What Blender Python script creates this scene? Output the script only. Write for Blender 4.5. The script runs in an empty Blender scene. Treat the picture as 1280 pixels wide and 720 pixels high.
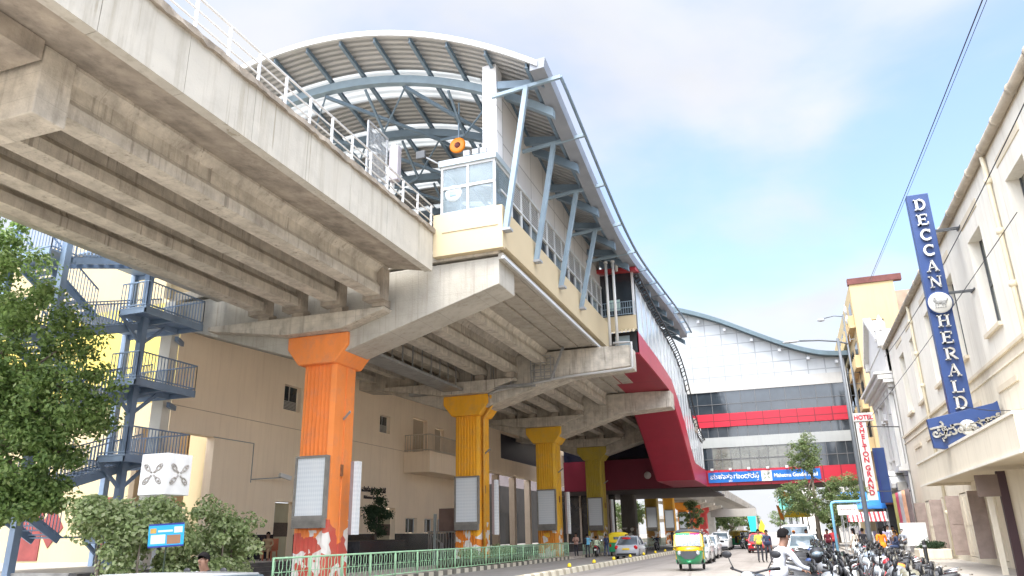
import bpy, bmesh, math, random
from mathutils import Vector, Matrix, Euler, noise
random.seed(7)
SC = bpy.context.scene
COL = SC.collection
R = math.radians
def lerp(a, b, t): return a + (b - a) * t
def table(tab, v):
    if v <= tab[0][0]: return tab[0][1]
    for (a, p), (b, q) in zip(tab, tab[1:]):
        if v <= b: return lerp(p, q, (v - a) / (b - a))
    return tab[-1][1]

# ------------------------------------------------------------------ materials
MATS = {}
def srgb(h):
    h = h.lstrip('#'); out = []
    for i in (0, 2, 4):
        c = int(h[i:i+2], 16) / 255
        out.append(c / 12.92 if c <= .04045 else ((c + .055) / 1.055) ** 2.4)
    return tuple(out)
class NT:
    def __init__(s, name):
        s.m = bpy.data.materials.new(name); s.m.use_nodes = True
        s.t = s.m.node_tree; s.n = s.t.nodes; s.b = s.n['Principled BSDF']
    def new(s, typ, **k):
        n = s.n.new('ShaderNode' + typ)
        for a, v in k.items():
            if a in n.bl_rna.properties: setattr(n, a, v)
        return n
    def link(s, a, b): s.t.links.new(a, b)
    def math(s, op, a, b=None, clamp=False):
        n = s.new('Math', operation=op); n.use_clamp = clamp
        for i, v in enumerate((a, b)):
            if v is None: continue
            if isinstance(v, (int, float)): n.inputs[i].default_value = v
            else: s.link(v, n.inputs[i])
        return n.outputs[0]
    def mix(s, f, a, b, blend='MIX'):
        n = s.new('Mix', data_type='RGBA', blend_type=blend)
        for i, v in ((0, f), (6, a), (7, b)):
            if isinstance(v, (int, float)): n.inputs[i].default_value = v
            elif isinstance(v, (tuple, list)): n.inputs[i].default_value = (*v[:3], 1)
            else: s.link(v, n.inputs[i])
        return n.outputs[2]
    def coord(s, scale=(1, 1, 1), kind='Object'):
        tc = s.new('TexCoord'); mp = s.new('Mapping')
        mp.inputs['Scale'].default_value = scale
        s.link(tc.outputs[kind], mp.inputs[0]); return mp.outputs[0]
    def noise(s, scale, detail=4, rough=.55, stretch=(1, 1, 1)):
        n = s.new('TexNoise'); s.link(s.coord(stretch), n.inputs['Vector'])
        n.inputs['Scale'].default_value = scale; n.inputs['Detail'].default_value = detail
        n.inputs['Roughness'].default_value = rough
        return n.outputs['Fac']
    def ramp(s, f, lo, hi):
        n = s.new('MapRange'); n.inputs['From Min'].default_value = lo; n.inputs['From Max'].default_value = hi
        s.link(f, n.inputs['Value']); return n.outputs[0]
def mul(c, k): return tuple(min(1, max(0, x * k)) for x in c[:3])
def M(name, col, rough=.7, var=.12, scale=1.2, streak=0, streakcol=None, metal=0, bump=0, bscale=18, grime=0, spec=.4, coat=0, drips=0, forms=0):
    """plain procedural surface: tone noise, optional vertical rain streaks and blotchy grime"""
    if name in MATS: return MATS[name]
    if isinstance(col, str): col = srgb(col)
    t = NT(name); b = t.b
    c = t.mix(t.ramp(t.noise(scale, 5), .3, .7), mul(col, 1 - var), mul(col, 1 + var))
    if streak:
        f = t.ramp(t.noise(1.0, 8, .68, (3.4, 3.4, .2)), .5, .76)
        c = t.mix(t.math('MULTIPLY', f, streak), c, streakcol or mul(col, .42))
    if grime:
        f = t.ramp(t.noise(.8, 9, .74), .5, .7)
        c = t.mix(t.math('MULTIPLY', f, grime), c, streakcol or mul(col, .45))
    if drips:      # thin dark runs where water has come down
        f = t.math('MULTIPLY', t.ramp(t.noise(1.0, 3, .5, (7, 7, .22)), .60, .68), t.ramp(t.noise(.7, 3), .4, .6))
        c = t.mix(t.math('MULTIPLY', f, drips), c, streakcol or mul(col, .3))
        f = t.ramp(t.noise(5.5, 6, .7), .68, .76); c = t.mix(t.math('MULTIPLY', f, drips * .8), c, mul(col, .35))
    if forms:      # board and panel joints left by the formwork
        s3 = t.new('SeparateXYZ'); t.link(t.coord(), s3.inputs[0]); f = None
        for ax, per, w_ in ((0, 2.44, .009), (1, 2.44, .007), (2, .61, .016)):
            q = t.math('LESS_THAN', t.math('FRACT', t.math('ADD', t.math('MULTIPLY', s3.outputs[ax], 1 / per), .37)), w_)
            f = q if f is None else t.math('MAXIMUM', f, q)
        c = t.mix(t.math('MULTIPLY', f, forms), c, mul(col, .5))
    t.link(c, b.inputs['Base Color'])
    b.inputs['Roughness'].default_value = rough; b.inputs['Metallic'].default_value = metal
    b.inputs['Specular IOR Level'].default_value = spec
    if coat: b.inputs['Coat Weight'].default_value = coat
    if bump:
        n = t.new('Bump'); n.inputs['Strength'].default_value = bump; n.inputs['Distance'].default_value = .05
        t.link(t.noise(bscale, 6), n.inputs['Height']); t.link(n.outputs[0], b.inputs['Normal'])
    MATS[name] = t.m; return t.m
def glass(name, col, rough=.06, alpha_mix=.0, dirt=.25):
    if name in MATS: return MATS[name]
    t = NT(name); b = t.b
    c = t.mix(t.ramp(t.noise(.7, 4), .35, .7), mul(col, 1 - dirt), mul(col, 1 + dirt))
    t.link(c, b.inputs['Base Color']); b.inputs['Roughness'].default_value = rough
    b.inputs['Specular IOR Level'].default_value = .8; b.inputs['IOR'].default_value = 1.52
    if alpha_mix:
        tr = t.new('BsdfTransparent'); mx = t.new('MixShader'); mx.inputs[0].default_value = alpha_mix
        tr.inputs[0].default_value = (.86, .9, .92, 1)
        t.link(b.outputs[0], mx.inputs[1]); t.link(tr.outputs[0], mx.inputs[2])
        t.link(mx.outputs[0], t.n['Material Output'].inputs[0])
    MATS[name] = t.m; return t.m
def leaf_mat(name, cols):
    if name in MATS: return MATS[name]
    t = NT(name); b = t.b
    g = t.new('NewGeometry'); cr = t.new('ValToRGB')
    el = cr.color_ramp.elements
    while len(el) < len(cols): el.new(.5)
    for i, c in enumerate(cols):
        el[i].position = i / (len(cols) - 1); el[i].color = (*c, 1)
    t.link(g.outputs['Random Per Island'], cr.inputs[0])
    t.link(cr.outputs[0], b.inputs['Base Color']); b.inputs['Roughness'].default_value = .55
    tl = t.new('BsdfTranslucent'); mx = t.new('MixShader'); mx.inputs[0].default_value = .52
    t.link(cr.outputs[0], tl.inputs[0]); t.link(b.outputs[0], mx.inputs[1]); t.link(tl.outputs[0], mx.inputs[2])
    t.link(mx.outputs[0], t.n['Material Output'].inputs[0])
    MATS[name] = t.m; return t.m

# ------------------------------------------------------------------ mesh builder
class MB:
    def __init__(s): s.v = []; s.f = []; s.mi = []; s.cur = 0; s.smooth = False; s.sm = []
    def m(s, i): s.cur = i; return s
    def add(s, vs, fs):
        o = len(s.v); s.v += [tuple(v) for v in vs]
        for f in fs:
            s.f.append([i + o for i in f]); s.mi.append(s.cur); s.sm.append(s.smooth)
        return s
    def box(s, x0, x1, y0, y1, z0, z1):
        x0, x1 = sorted((x0, x1)); y0, y1 = sorted((y0, y1)); z0, z1 = sorted((z0, z1))
        return s.add([(x0,y0,z0),(x1,y0,z0),(x1,y1,z0),(x0,y1,z0),(x0,y0,z1),(x1,y0,z1),(x1,y1,z1),(x0,y1,z1)],
              [(0,3,2,1),(4,5,6,7),(0,1,5,4),(1,2,6,5),(2,3,7,6),(3,0,4,7)])
    def cbox(s, c, d): return s.box(c[0]-d[0]/2, c[0]+d[0]/2, c[1]-d[1]/2, c[1]+d[1]/2, c[2]-d[2]/2, c[2]+d[2]/2)
    def beam(s, p, q, w, h, up=(0, 0, 1)):
        p = Vector(p); q = Vector(q); d = (q - p).normalized(); u = Vector(up)
        if abs(d.dot(u)) > .97: u = Vector((0, 1, 0)) if abs(d.y) < .9 else Vector((1, 0, 0))
        x = d.cross(u).normalized(); u = x.cross(d).normalized(); x *= w / 2; u *= h / 2
        return s.add([p-x-u, p+x-u, p+x+u, p-x+u, q-x-u, q+x-u, q+x+u, q-x+u],
              [(0,1,2,3),(7,6,5,4),(0,4,5,1),(1,5,6,2),(2,6,7,3),(3,7,4,0)])
    def tube(s, pts, r, n=8, cap=True, closed=False):
        pts = [Vector(p) for p in pts]; rs = r if isinstance(r, (list, tuple)) else [r] * len(pts)
        rings = []; prev = None; k = len(pts)
        for i, p in enumerate(pts):
            if closed: d = pts[(i + 1) % k] - pts[i - 1]
            else: d = pts[min(i + 1, k - 1)] - pts[max(i - 1, 0)]
            d.normalize()
            if prev is None:
                a = Vector((0, 0, 1)) if abs(d.z) < .9 else Vector((1, 0, 0))
                prev = (a - d * a.dot(d)).normalized()
            else: prev = (prev - d * prev.dot(d)).normalized()
            b = d.cross(prev)
            rings.append([p + (prev * math.cos(2*math.pi*j/n) + b * math.sin(2*math.pi*j/n)) * rs[i] for j in range(n)])
        vs = [v for g in rings for v in g]; fs = []
        for i in range(k if closed else k - 1):
            a = i * n; b2 = ((i + 1) % k) * n
            fs += [(a+j, a+(j+1)%n, b2+(j+1)%n, b2+j) for j in range(n)]
        if cap and not closed:
            fs.append(tuple(range(n-1, -1, -1))); fs.append(tuple((k-1)*n + j for j in range(n)))
        sm = s.smooth; s.smooth = True; s.add(vs, fs); s.smooth = sm; return s
    def prism(s, poly, axis, a, b):
        """2-D polygon swept along an axis: x -> (y,z), y -> (x,z), z -> (x,y)"""
        mk = {'x': lambda p, t: (t, p[0], p[1]), 'y': lambda p, t: (p[0], t, p[1]), 'z': lambda p, t: (p[0], p[1], t)}[axis]
        n = len(poly); vs = [mk(p, a) for p in poly] + [mk(p, b) for p in poly]
        return s.add(vs, [tuple(range(n)), tuple(range(2*n-1, n-1, -1))] + [(i, (i+1) % n, n+(i+1) % n, n+i) for i in range(n)])
    def lathe(s, prof, c=(0, 0, 0), n=16, axis='z', cap=True):
        vs = []; fs = []
        for r, h in prof:
            for j in range(n):
                a = 2*math.pi*j/n; x, y = r*math.cos(a), r*math.sin(a)
                vs.append({'z': (c[0]+x, c[1]+y, c[2]+h), 'y': (c[0]+x, c[1]+h, c[2]+y), 'x': (c[0]+h, c[1]+x, c[2]+y)}[axis])
        for i in range(len(prof) - 1):
            fs += [(i*n+j, i*n+(j+1) % n, (i+1)*n+(j+1) % n, (i+1)*n+j) for j in range(n)]
        if cap: fs += [tuple(range(n)), tuple((len(prof)-1)*n + j for j in range(n))]
        sm = s.smooth; s.smooth = True; s.add(vs, fs); s.smooth = sm; return s
    def ell(s, c, r, nu=12, nv=8):
        prof = [(math.sin(math.pi*i/nv), -math.cos(math.pi*i/nv)) for i in range(nv+1)]
        vs = []; fs = []
        for i in range(nv+1):
            for j in range(nu):
                a = 2*math.pi*j/nu
                vs.append((c[0]+r[0]*max(prof[i][0], .02)*math.cos(a), c[1]+r[1]*max(prof[i][0], .02)*math.sin(a), c[2]+r[2]*prof[i][1]))
        for i in range(nv):
            fs += [(i*nu+j, i*nu+(j+1) % nu, (i+1)*nu+(j+1) % nu, (i+1)*nu+j) for j in range(nu)]
        sm = s.smooth; s.smooth = True; s.add(vs, fs); s.smooth = sm; return s
    def grid(s, rows, smooth=True):
        n = len(rows[0]); vs = [p for r in rows for p in r]
        fs = [(i*n+j, i*n+j+1, (i+1)*n+j+1, (i+1)*n+j) for i in range(len(rows)-1) for j in range(n-1)]
        sm = s.smooth; s.smooth = smooth; s.add(vs, fs); s.smooth = sm; return s
    def loft(s, rings, cap=True, smooth=True):
        n = len(rings[0]); vs = [p for r in rings for p in r]
        fs = [(i*n+j, i*n+(j+1) % n, (i+1)*n+(j+1) % n, (i+1)*n+j) for i in range(len(rings)-1) for j in range(n)]
        if cap: fs += [tuple(range(n-1, -1, -1)), tuple((len(rings)-1)*n + j for j in range(n))]
        sm = s.smooth; s.smooth = smooth; s.add(vs, fs); s.smooth = sm; return s
    def quad(s, *p): return s.add(p, [tuple(range(len(p)))])
    def torus(s, c, R0, r, axis='x', n=20, k=8):
        pts = []
        for i in range(n):
            a = 2*math.pi*i/n; u, w = R0*math.cos(a), R0*math.sin(a)
            pts.append({'x': (c[0], c[1]+u, c[2]+w), 'y': (c[0]+u, c[1], c[2]+w), 'z': (c[0]+u, c[1]+w, c[2])}[axis])
        return s.tube(pts, r, k, closed=True)
    def xf(s, M4, start=0):
        for i in range(start, len(s.v)): s.v[i] = tuple(M4 @ Vector(s.v[i]))
        return s
    def build(s, name, mats, parent=None, bevel=0, fixn=True):
        me = bpy.data.meshes.new(name)
        me.from_pydata(s.v, [], s.f)
        mats = mats if isinstance(mats, (list, tuple)) else [mats]
        for m in mats: me.materials.append(m)
        me.polygons.foreach_set('material_index', s.mi); me.polygons.foreach_set('use_smooth', s.sm)
        me.update()
        if fixn:
            bm = bmesh.new(); bm.from_mesh(me); bmesh.ops.recalc_face_normals(bm, faces=bm.faces); bm.to_mesh(me); bm.free()
        o = bpy.data.objects.new(name, me); COL.objects.link(o)
        if parent: join(o, parent)
        if bevel:
            md = o.modifiers.new('bevel', 'BEVEL'); md.width = bevel; md.segments = 2; md.limit_method = 'ANGLE'
        return o
def join(o, parent):
    """parent without moving: meshes are written in world space, the thing's Empty sits at its base"""
    o.parent = parent
    M4 = Matrix(); p = parent
    while p: M4 = p.matrix_basis @ M4 if False else (p.matrix_parent_inverse @ p.matrix_basis) @ M4; p = p.parent
    o.matrix_parent_inverse = M4.inverted()
def tag(o, label, cat, group=None, kind=None):
    o['label'] = label; o['category'] = cat
    if group: o['group'] = group
    if kind: o['kind'] = kind
    return o
def thing(name, label, cat, loc=(0, 0, 0), group=None, rz=0):
    o = bpy.data.objects.new(name, None); COL.objects.link(o)
    o.location = loc; o.rotation_euler = (0, 0, rz); o.empty_display_size = .3
    return tag(o, label, cat, group)
def struct(o, label, cat):
    o['kind'] = 'structure'; o['label'] = label; o['category'] = cat; return o
KIDS = {}
def kids(o): return [c for c in bpy.data.objects if c.parent == o]
def dup(root, loc, rz, label, group=None, scale=None):
    r = root.copy(); COL.objects.link(r); r.location = loc; r.rotation_euler = (0, 0, rz); r['label'] = label
    if group: r['group'] = group
    if scale: r.scale = (scale,) * 3
    if root.name not in KIDS: KIDS[root.name] = [(c, kids(c)) for c in kids(root)]
    for ch, subs in KIDS[root.name]:
        c = ch.copy(); COL.objects.link(c); c.parent = r; c.matrix_parent_inverse = ch.matrix_parent_inverse.copy()
        for g in subs:
            d = g.copy(); COL.objects.link(d); d.parent = c; d.matrix_parent_inverse = g.matrix_parent_inverse.copy()
    return r
FONT_CACHE = {}
def text_mesh(body, size=1, extrude=.02, bold=0, align='CENTER', bevel=0):
    cu = bpy.data.curves.new('lettering', 'FONT'); cu.body = body; cu.size = size; cu.extrude = extrude
    cu.bevel_depth = bevel; cu.align_x = align; cu.offset = bold; cu.resolution_u = 4
    if bevel: cu.bevel_depth = bevel
    o = bpy.data.objects.new('lettering', cu); COL.objects.link(o); bpy.context.view_layer.update()
    me = bpy.data.meshes.new_from_object(o.evaluated_get(bpy.context.evaluated_depsgraph_get()))
    bpy.data.objects.remove(o); return me
def letters(name, items, mat, mat4, parent, extrude=.02, bold=0):
    """items: (text, x, y, size) laid on a local XY plane, carried to its place by mat4; one mesh"""
    bm = bmesh.new()
    for it in items:
        tx, x, y, sz = it[:4]; sx = it[4] if len(it) > 4 else 1
        me = text_mesh(tx, sz, extrude, bold)
        me.transform(Matrix.Translation((x, y, 0)) @ Matrix.Diagonal((sx, 1, 1, 1))); bm.from_mesh(me)
    me = bpy.data.meshes.new(name); bm.to_mesh(me); bm.free(); me.transform(mat4); me.materials.clear(); me.materials.append(mat)
    for p in me.polygons: p.material_index = 0
    o = bpy.data.objects.new(name, me); COL.objects.link(o)
    if parent: join(o, parent)
    return o
# planes for lettering: facing -Y (reads left to right along +X), facing +X (reads along +Y), facing -X (reads along -Y)
def face_my(x, y, z): return Matrix.Translation((x, y, z)) @ Matrix.Rotation(R(90), 4, 'X')
def face_px(x, y, z): return Matrix.Translation((x, y, z)) @ Matrix.Rotation(R(90), 4, 'Z') @ Matrix.Rotation(R(90), 4, 'X')
def face_mx(x, y, z): return Matrix.Translation((x, y, z)) @ Matrix.Rotation(R(-90), 4, 'Z') @ Matrix.Rotation(R(90), 4, 'X')

# ------------------------------------------------------------------ palette
CONC = M('weathered_concrete', (.52, .47, .39), .85, .2, 2.2, streak=.55, streakcol=(.15, .125, .1), bump=.3, grime=.45, drips=.6, forms=.5)
CONC_L = M('pale_concrete', (.42, .395, .34), .85, .12, .9, streak=.6, streakcol=(.25, .215, .17), bump=.25, grime=.3, drips=.6, forms=.4)
CONC_D = M('stained_concrete', (.36, .31, .25), .9, .25, 1.5, streak=.5, streakcol=(.11, .095, .08), bump=.3, grime=.5)
CREAM_Y = M('cream_yellow_paint', (.52, .425, .27), .75, .05, .5, streak=.18, streakcol=(.55, .43, .25))
PEACH = M('peach_wall_paint', (.90, .745, .555), .8, .05, .35, streak=.22, drips=.12, streakcol=(.5, .36, .23))
STEEL = M('blue_grey_steel', (.155, .215, .27), .5, .12, 2, spec=.5)
STEEL_L = M('pale_blue_steel', (.23, .305, .36), .5, .1, 2, spec=.5)
WHITE = M('white_paint', (.62, .62, .61), .5, .06, 2)
WHITE_M = M('white_metal_panel', (.55, .56, .56), .45, .06, .8, streak=.12, spec=.5)
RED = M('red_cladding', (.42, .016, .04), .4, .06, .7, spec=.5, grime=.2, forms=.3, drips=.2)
GREY = M('mid_grey_metal', (.30, .31, .32), .5, .1, 2)
DARK = M('dark_grey_metal', (.07, .075, .08), .5, .15, 2)
BLACK = M('black_plastic', (.018, .018, .02), .45, .2, 3)
GLASS_D = glass('dark_glazing', (.03, .038, .046), .06)
GLASS_C = glass('clear_glazing', (.35, .42, .45), .04, alpha_mix=.62)
# ================================================================== THE SETTING
ASPH = M('worn_asphalt', (.31, .28, .25), .9, .13, .8, bump=.2, bscale=40, grime=.3, streakcol=(.19, .17, .145))
def _tracks(m, col):
    t = NT.__new__(NT); t.m = m; t.t = m.node_tree; t.n = t.t.nodes; t.b = t.n['Principled BSDF']
    src = t.b.inputs['Base Color'].links[0].from_socket
    f = t.ramp(t.noise(1.0, 5, .6, (.9, .035, 1)), .5, .75); c = t.mix(t.math('MULTIPLY', f, .75), src, col)
    v = t.new('TexVoronoi', feature='DISTANCE_TO_EDGE'); t.link(t.coord((.16, .07, 1)), v.inputs['Vector']); v.inputs['Scale'].default_value = 1.0
    c = t.mix(t.math('MULTIPLY', t.math('LESS_THAN', v.outputs['Distance'], .006), .45), c, mul(col, .7)); t.link(c, t.b.inputs['Base Color'])
_tracks(ASPH, (.17, .15, .13))
ASPH2 = M('side_lane_asphalt', (.29, .27, .245), .9, .14, .8, bump=.2, bscale=40, grime=.3)
PAVE = NT('concrete_paving'); 
def _pave():
    t = PAVE; b = t.b
    br = t.new('TexBrick'); t.link(t.coord((1, 1, 1)), br.inputs['Vector'])
    br.inputs['Scale'].default_value = 1; br.inputs['Brick Width'].default_value = .6; br.inputs['Row Height'].default_value = .6
    br.inputs['Mortar Size'].default_value = .008; br.offset = 0
    br.inputs['Color1'].default_value = (.40, .36, .31, 1); br.inputs['Color2'].default_value = (.35, .32, .275, 1); br.inputs['Mortar'].default_value = (.2, .18, .155, 1)
    c = t.mix(t.math('MULTIPLY', t.ramp(t.noise(.6, 6), .45, .75), .5), br.outputs['Color'], (.24, .215, .18))
    t.link(c, b.inputs['Base Color']); b.inputs['Roughness'].default_value = .85
_pave(); PAVE = PAVE.m
EARTH = M('dusty_ground', (.30, .26, .205), .95, .2, .2)
GRANITE = M('black_granite', (.022, .021, .026), .22, .35, 6, spec=.5)
KERB = NT('black_and_white_kerb_paint')
def _kerb():
    t = KERB; sep = t.new('SeparateXYZ'); t.link(t.coord(), sep.inputs[0])
    f = t.math('FRACT', t.math('MULTIPLY', sep.outputs[1], 1 / 1.0))
    f = t.math('GREATER_THAN', f, .5)
    n = t.ramp(t.noise(2, 5), .35, .7)
    a = t.mix(n, (.60, .56, .46), (.46, .42, .33)); k = t.mix(n, (.09, .085, .07), (.2, .185, .15))
    t.link(t.mix(f, a, k), t.b.inputs['Base Color']); t.b.inputs['Roughness'].default_value = .8
_kerb(); KERB = KERB.m
DIVK = NT('median_kerb_paint')
def _divk():
    t = DIVK; sep = t.new('SeparateXYZ'); t.link(t.coord(), sep.inputs[0])
    f = t.math('GREATER_THAN', t.math('FRACT', t.math('MULTIPLY', sep.outputs[1], 1 / 1.1)), .62)
    n = t.ramp(t.noise(2, 5), .35, .7)
    a = t.mix(n, (.66, .62, .5), (.52, .46, .34)); k = t.mix(n, (.33, .285, .2), (.40, .35, .26))
    t.link(t.mix(f, a, k), t.b.inputs['Base Color']); t.b.inputs['Roughness'].default_value = .8
_divk(); DIVK = DIVK.m

g = MB().quad((-900, -300, -.03), (900, -300, -.03), (900, 1500, -.03), (-900, 1500, -.03))
struct(g.build('ground', EARTH), 'dusty ground reaching to the horizon', 'ground')
g = MB().quad((-9.78, -60, 0), (3.9, -60, 0), (3.9, 500, 0), (-9.78, 500, 0))
struct(g.build('road', ASPH), 'worn sunlit grey road beside the parked motorbikes', 'road')
g = MB().quad((-15.52, -60, -.004), (-10.12, -60, -.004), (-10.12, 500, -.004), (-15.52, 500, -.004))
struct(g.build('side_lane', ASPH2), 'darker grey lane beside the green railing', 'road')
g = MB().box(3.9, 7.62, -40, 260, -.02, .13)
struct(g.build('pavement', PAVE), 'pale paved footpath in front of the old buildings', 'pavement')
g = MB()
for i in range(60):
    g.box(3.74, 3.895, -20 + i*2.0, -20 + i*2.0 + 1.985, -.02, .14)
struct(g.build('kerb', M('grey_kerb_stone', (.4, .37, .32), .85, .15, 2)), 'grey kerb stones along the footpath', 'kerb')
# median kerb with its yellow reflectors
g = MB()
for i in range(150):
    y = 14 + i*1.1
    g.prism([(-10.12, -.02), (-10.08, .2), (-10.03, .24), (-9.87, .24), (-9.82, .2), (-9.78, -.02)], 'y', y, y + 1.09)
tag(g.build('road_divider', DIVK), 'long low cream striped kerb dividing the two lanes', 'divider')
STUD = M('yellow_reflector', (.85, .62, .03), .4, .05)
st0 = None
names = ['nearest', 'second', 'third', 'fourth', 'fifth', 'sixth', 'seventh', 'eighth', 'ninth', 'tenth', 'eleventh', 'farthest']
for i in range(12):
    y = 35.2 + i*4.7
    lab = f'{names[i]} yellow reflector stud on the lane divider'
    if st0 is None:
        st0 = thing('reflector_stud', lab, 'reflector', (-9.95, y, .24), 'yellow reflectors on the lane divider')
        MB().box(-10.03, -9.87, y-.1, y+.1, .24, .27).build('base', DARK, st0)
        MB().lathe([(.09, 0), (.095, .04), (.09, .1), (.055, .15), (.01, .17)], (-9.95, y, .265), 10).build('lens', STUD, st0)
    else: dup(st0, (-9.95, y, .24), 0, lab)
# railing footway and its painted kerb, granite steps and plaza on the station side
g = MB().box(-15.72, -15.52, 20.6, 55.4, -.02, .2)
struct(g.build('painted_kerb', KERB), 'black and white painted kerb under the green railing', 'kerb')
g = MB().box(-15.72, -15.52, 59.2, 150, -.02, .17)
struct(g.build('far_painted_kerb', KERB), 'black and white painted kerb beyond the gap', 'kerb')
g = MB().box(-20.4, -15.72, -20, 150, -.03, .12)
struct(g.build('station_footway', M('grey_footway', (.48, .44, .39), .85, .15, 1, grime=.3)), 'grey footway below the station pillars', 'pavement')
g = MB()
for i in range(4): g.box(-20.4 - i*.36 - .37, -20.4 - i*.36, 19, 110, .1, .28 + i*.165)
struct(g.build('granite_steps', M('dark_granite_steps', (.085, .08, .078), .45, .3, 3)), 'dark granite steps up to the station wall', 'steps')
g = MB().box(-70, -21.83, 19, 110, .1, .8)
struct(g.build('station_plaza', M('plaza_granite', (.36, .34, .31), .5, .25, 2)), 'dark plaza at the foot of the station wall', 'plaza')

# green railing on the painted kerb: two runs, panels of bent bars
GREEN = M('pale_green_paint', (.34, .56, .34), .5, .12, 3, grime=.3, streakcol=(.4, .48, .38))
GREEN2 = M('faded_green_paint', (.34, .50, .36), .6, .12, 3, grime=.3)
def railing(name, y0, y1, mat, label, posts=2.0):
    x = -15.62; zb = .19; zt = 1.12
    t = thing(name, label, 'railing', (x, y0, zb))
    n = max(1, round((y1 - y0) / posts)); d = (y1 - y0) / n
    MB().tube([(x, y0-.02, zt), (x, y1+.02, zt)], .032, 8).build('top_rail', mat, t)
    MB().tube([(x, y0, zb+.08), (x, y1, zb+.08)], .022, 6).build('bottom_rail', mat, t)
    for i in range(n + 1):
        MB().tube([(x, y0 + i*d, zb), (x, y0 + i*d, zt)], .034, 8).build('post', mat, t)
    for i in range(n):
        b = MB(); k = 5; e = d / k
        for j in range(k + 1):
            y = y0 + i*d + j*e
            if 0 < j < k or True:
                o = e*.24
                if j < k:
                    b.tube([(x, y+.03, zb+.1), (x, y+o, zb+.3), (x, y+o, zb+.42), (x, y+.04, zb+.5), (x, y+o, zb+.62), (x, y+o, zb+.8), (x, y+.04, zt-.02)], .014, 5)
                if j > 0:
                    b.tube([(x, y-.03, zb+.1), (x, y-o, zb+.3), (x, y-o, zb+.42), (x, y-.04, zb+.5), (x, y-o, zb+.62), (x, y-o, zb+.8), (x, y-.04, zt-.02)], .014, 5)
        b.tube([(x, y0 + i*d, zb+.5), (x, y0 + i*d + d, zb+.5)], .012, 5)
        b.build('bar_panel', mat, t)
    return t
railing('green_railing', 21.0, 55.2, GREEN, 'long pale green railing in front of the orange pillar')
railing('green_railing', 59.4, 68.4, GREEN2, 'short faded green railing behind the standing pedestrians')
railing('green_railing', 71.5, 100.5, GREEN2, 'far green railing beyond the yellow auto rickshaw')
# ================================================================== ELEVATED TRACK, PIERS
XC = -17.6
def girder(mb, x, y0, y1, zb=10.78, zt=12.1, w=.64, web=.34):
    h = w / 2; q = web / 2
    return mb.prism([(x-h, zb), (x+h, zb), (x+h, zb+.34), (x+q, zb+.55), (x+q, zt-.38), (x+h*1.25, zt-.12), (x+h*1.25, zt),
                     (x-h*1.25, zt), (x-h*1.25, zt-.12), (x-q, zt-.38), (x-q, zb+.55), (x-h, zb+.34)], 'y', y0, y1)
GX = [-14.56, -16.5, -18.35, -20.05]
via = thing('metro_viaduct', 'grey concrete metro viaduct sweeping over the top left corner', 'viaduct', (XC, 25, 0))
MB().prism([(-12.6, 11.74), (-14.2, 12.06), (-20.6, 12.06), (-22.5, 11.74), (-22.5, 12.2), (-22.1, 12.32), (-12.9, 12.32), (-12.6, 12.2)], 'y', 2.0, 25.15).build('deck', CONC_D, via)
for x in GX: girder(MB(), x, 10.4, 25.05, zb=10.78, zt=12.09).build('girder', CONC, via)
def parapet(xa, xb, y0, y1, seg=2.44):
    b = MB(); y = y0
    while y < y1 - .05:
        e = min(y + seg, y1); b.box(xa, xb, y + .008, e - .008, 11.72, 13.36); y = e
    return b
PARA = M('pale_parapet_concrete', (.50, .47, .405), .85, .1, 1.6, streak=.7, streakcol=(.30, .265, .2), bump=.2, grime=.25, drips=.75)
def cope(x0, x1, y0, y1, z):
    rnd = random.Random(3); rows = []
    n = int((y1 - y0) / .22)
    for i in range(n + 1):
        y = lerp(y0, y1, i / n); j = lambda a: rnd.uniform(-a, a)
        rows.append([(x0 + j(.02), y, z - .03 + j(.02)), (x0 + j(.02), y, z + .12 + j(.02)), (x1 + j(.03), y, z + .12 + j(.015)), (x1 + j(.04), y, z - .05 + j(.03)), (x0, y, z-.04)])
    return MB().grid(rows, smooth=False)
for xa, xb, side in ((-12.3, -12.62, 1), (-22.8, -22.48, -1)):
    parapet(xa, xb, 2.0, 25.25).build('parapet', PARA, via)
    cp = cope(min(xa, xb) - (.12 if side < 0 else .05), max(xa, xb) + (.12 if side > 0 else .05), 2.0, 25.3, 13.38).build('coping', CONC_D, via)
    r = MB(); x = xa + .02*side
    ys = [2.2 + i*1.2 for i in range(20)]
    for y in ys: r.beam((x, y, 13.45), (x, y, 14.5), .065, .065)
    for z in (13.78, 14.12, 14.48): r.tube([(x, 2.2, z), (x, 25.2, z)],   .026 if z < 14.3 else .036, 6)
    r.build('guard_rail', WHITE, via)
MB().box(-22.3, -14.08, 9.55, 10.35, 10.35, 12.04).build('end_beam', CONC, via, bevel=.03)
for x in GX: MB().box(x-.45, x+.45, 24.55, 25.05, 10.62, 11.9).build('end_block', CONC_D, via)
MB().box(-21.9, -13.9, 2, 9.4, 11.5, 11.98).build('soffit_slab', CONC_D, via)

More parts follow.
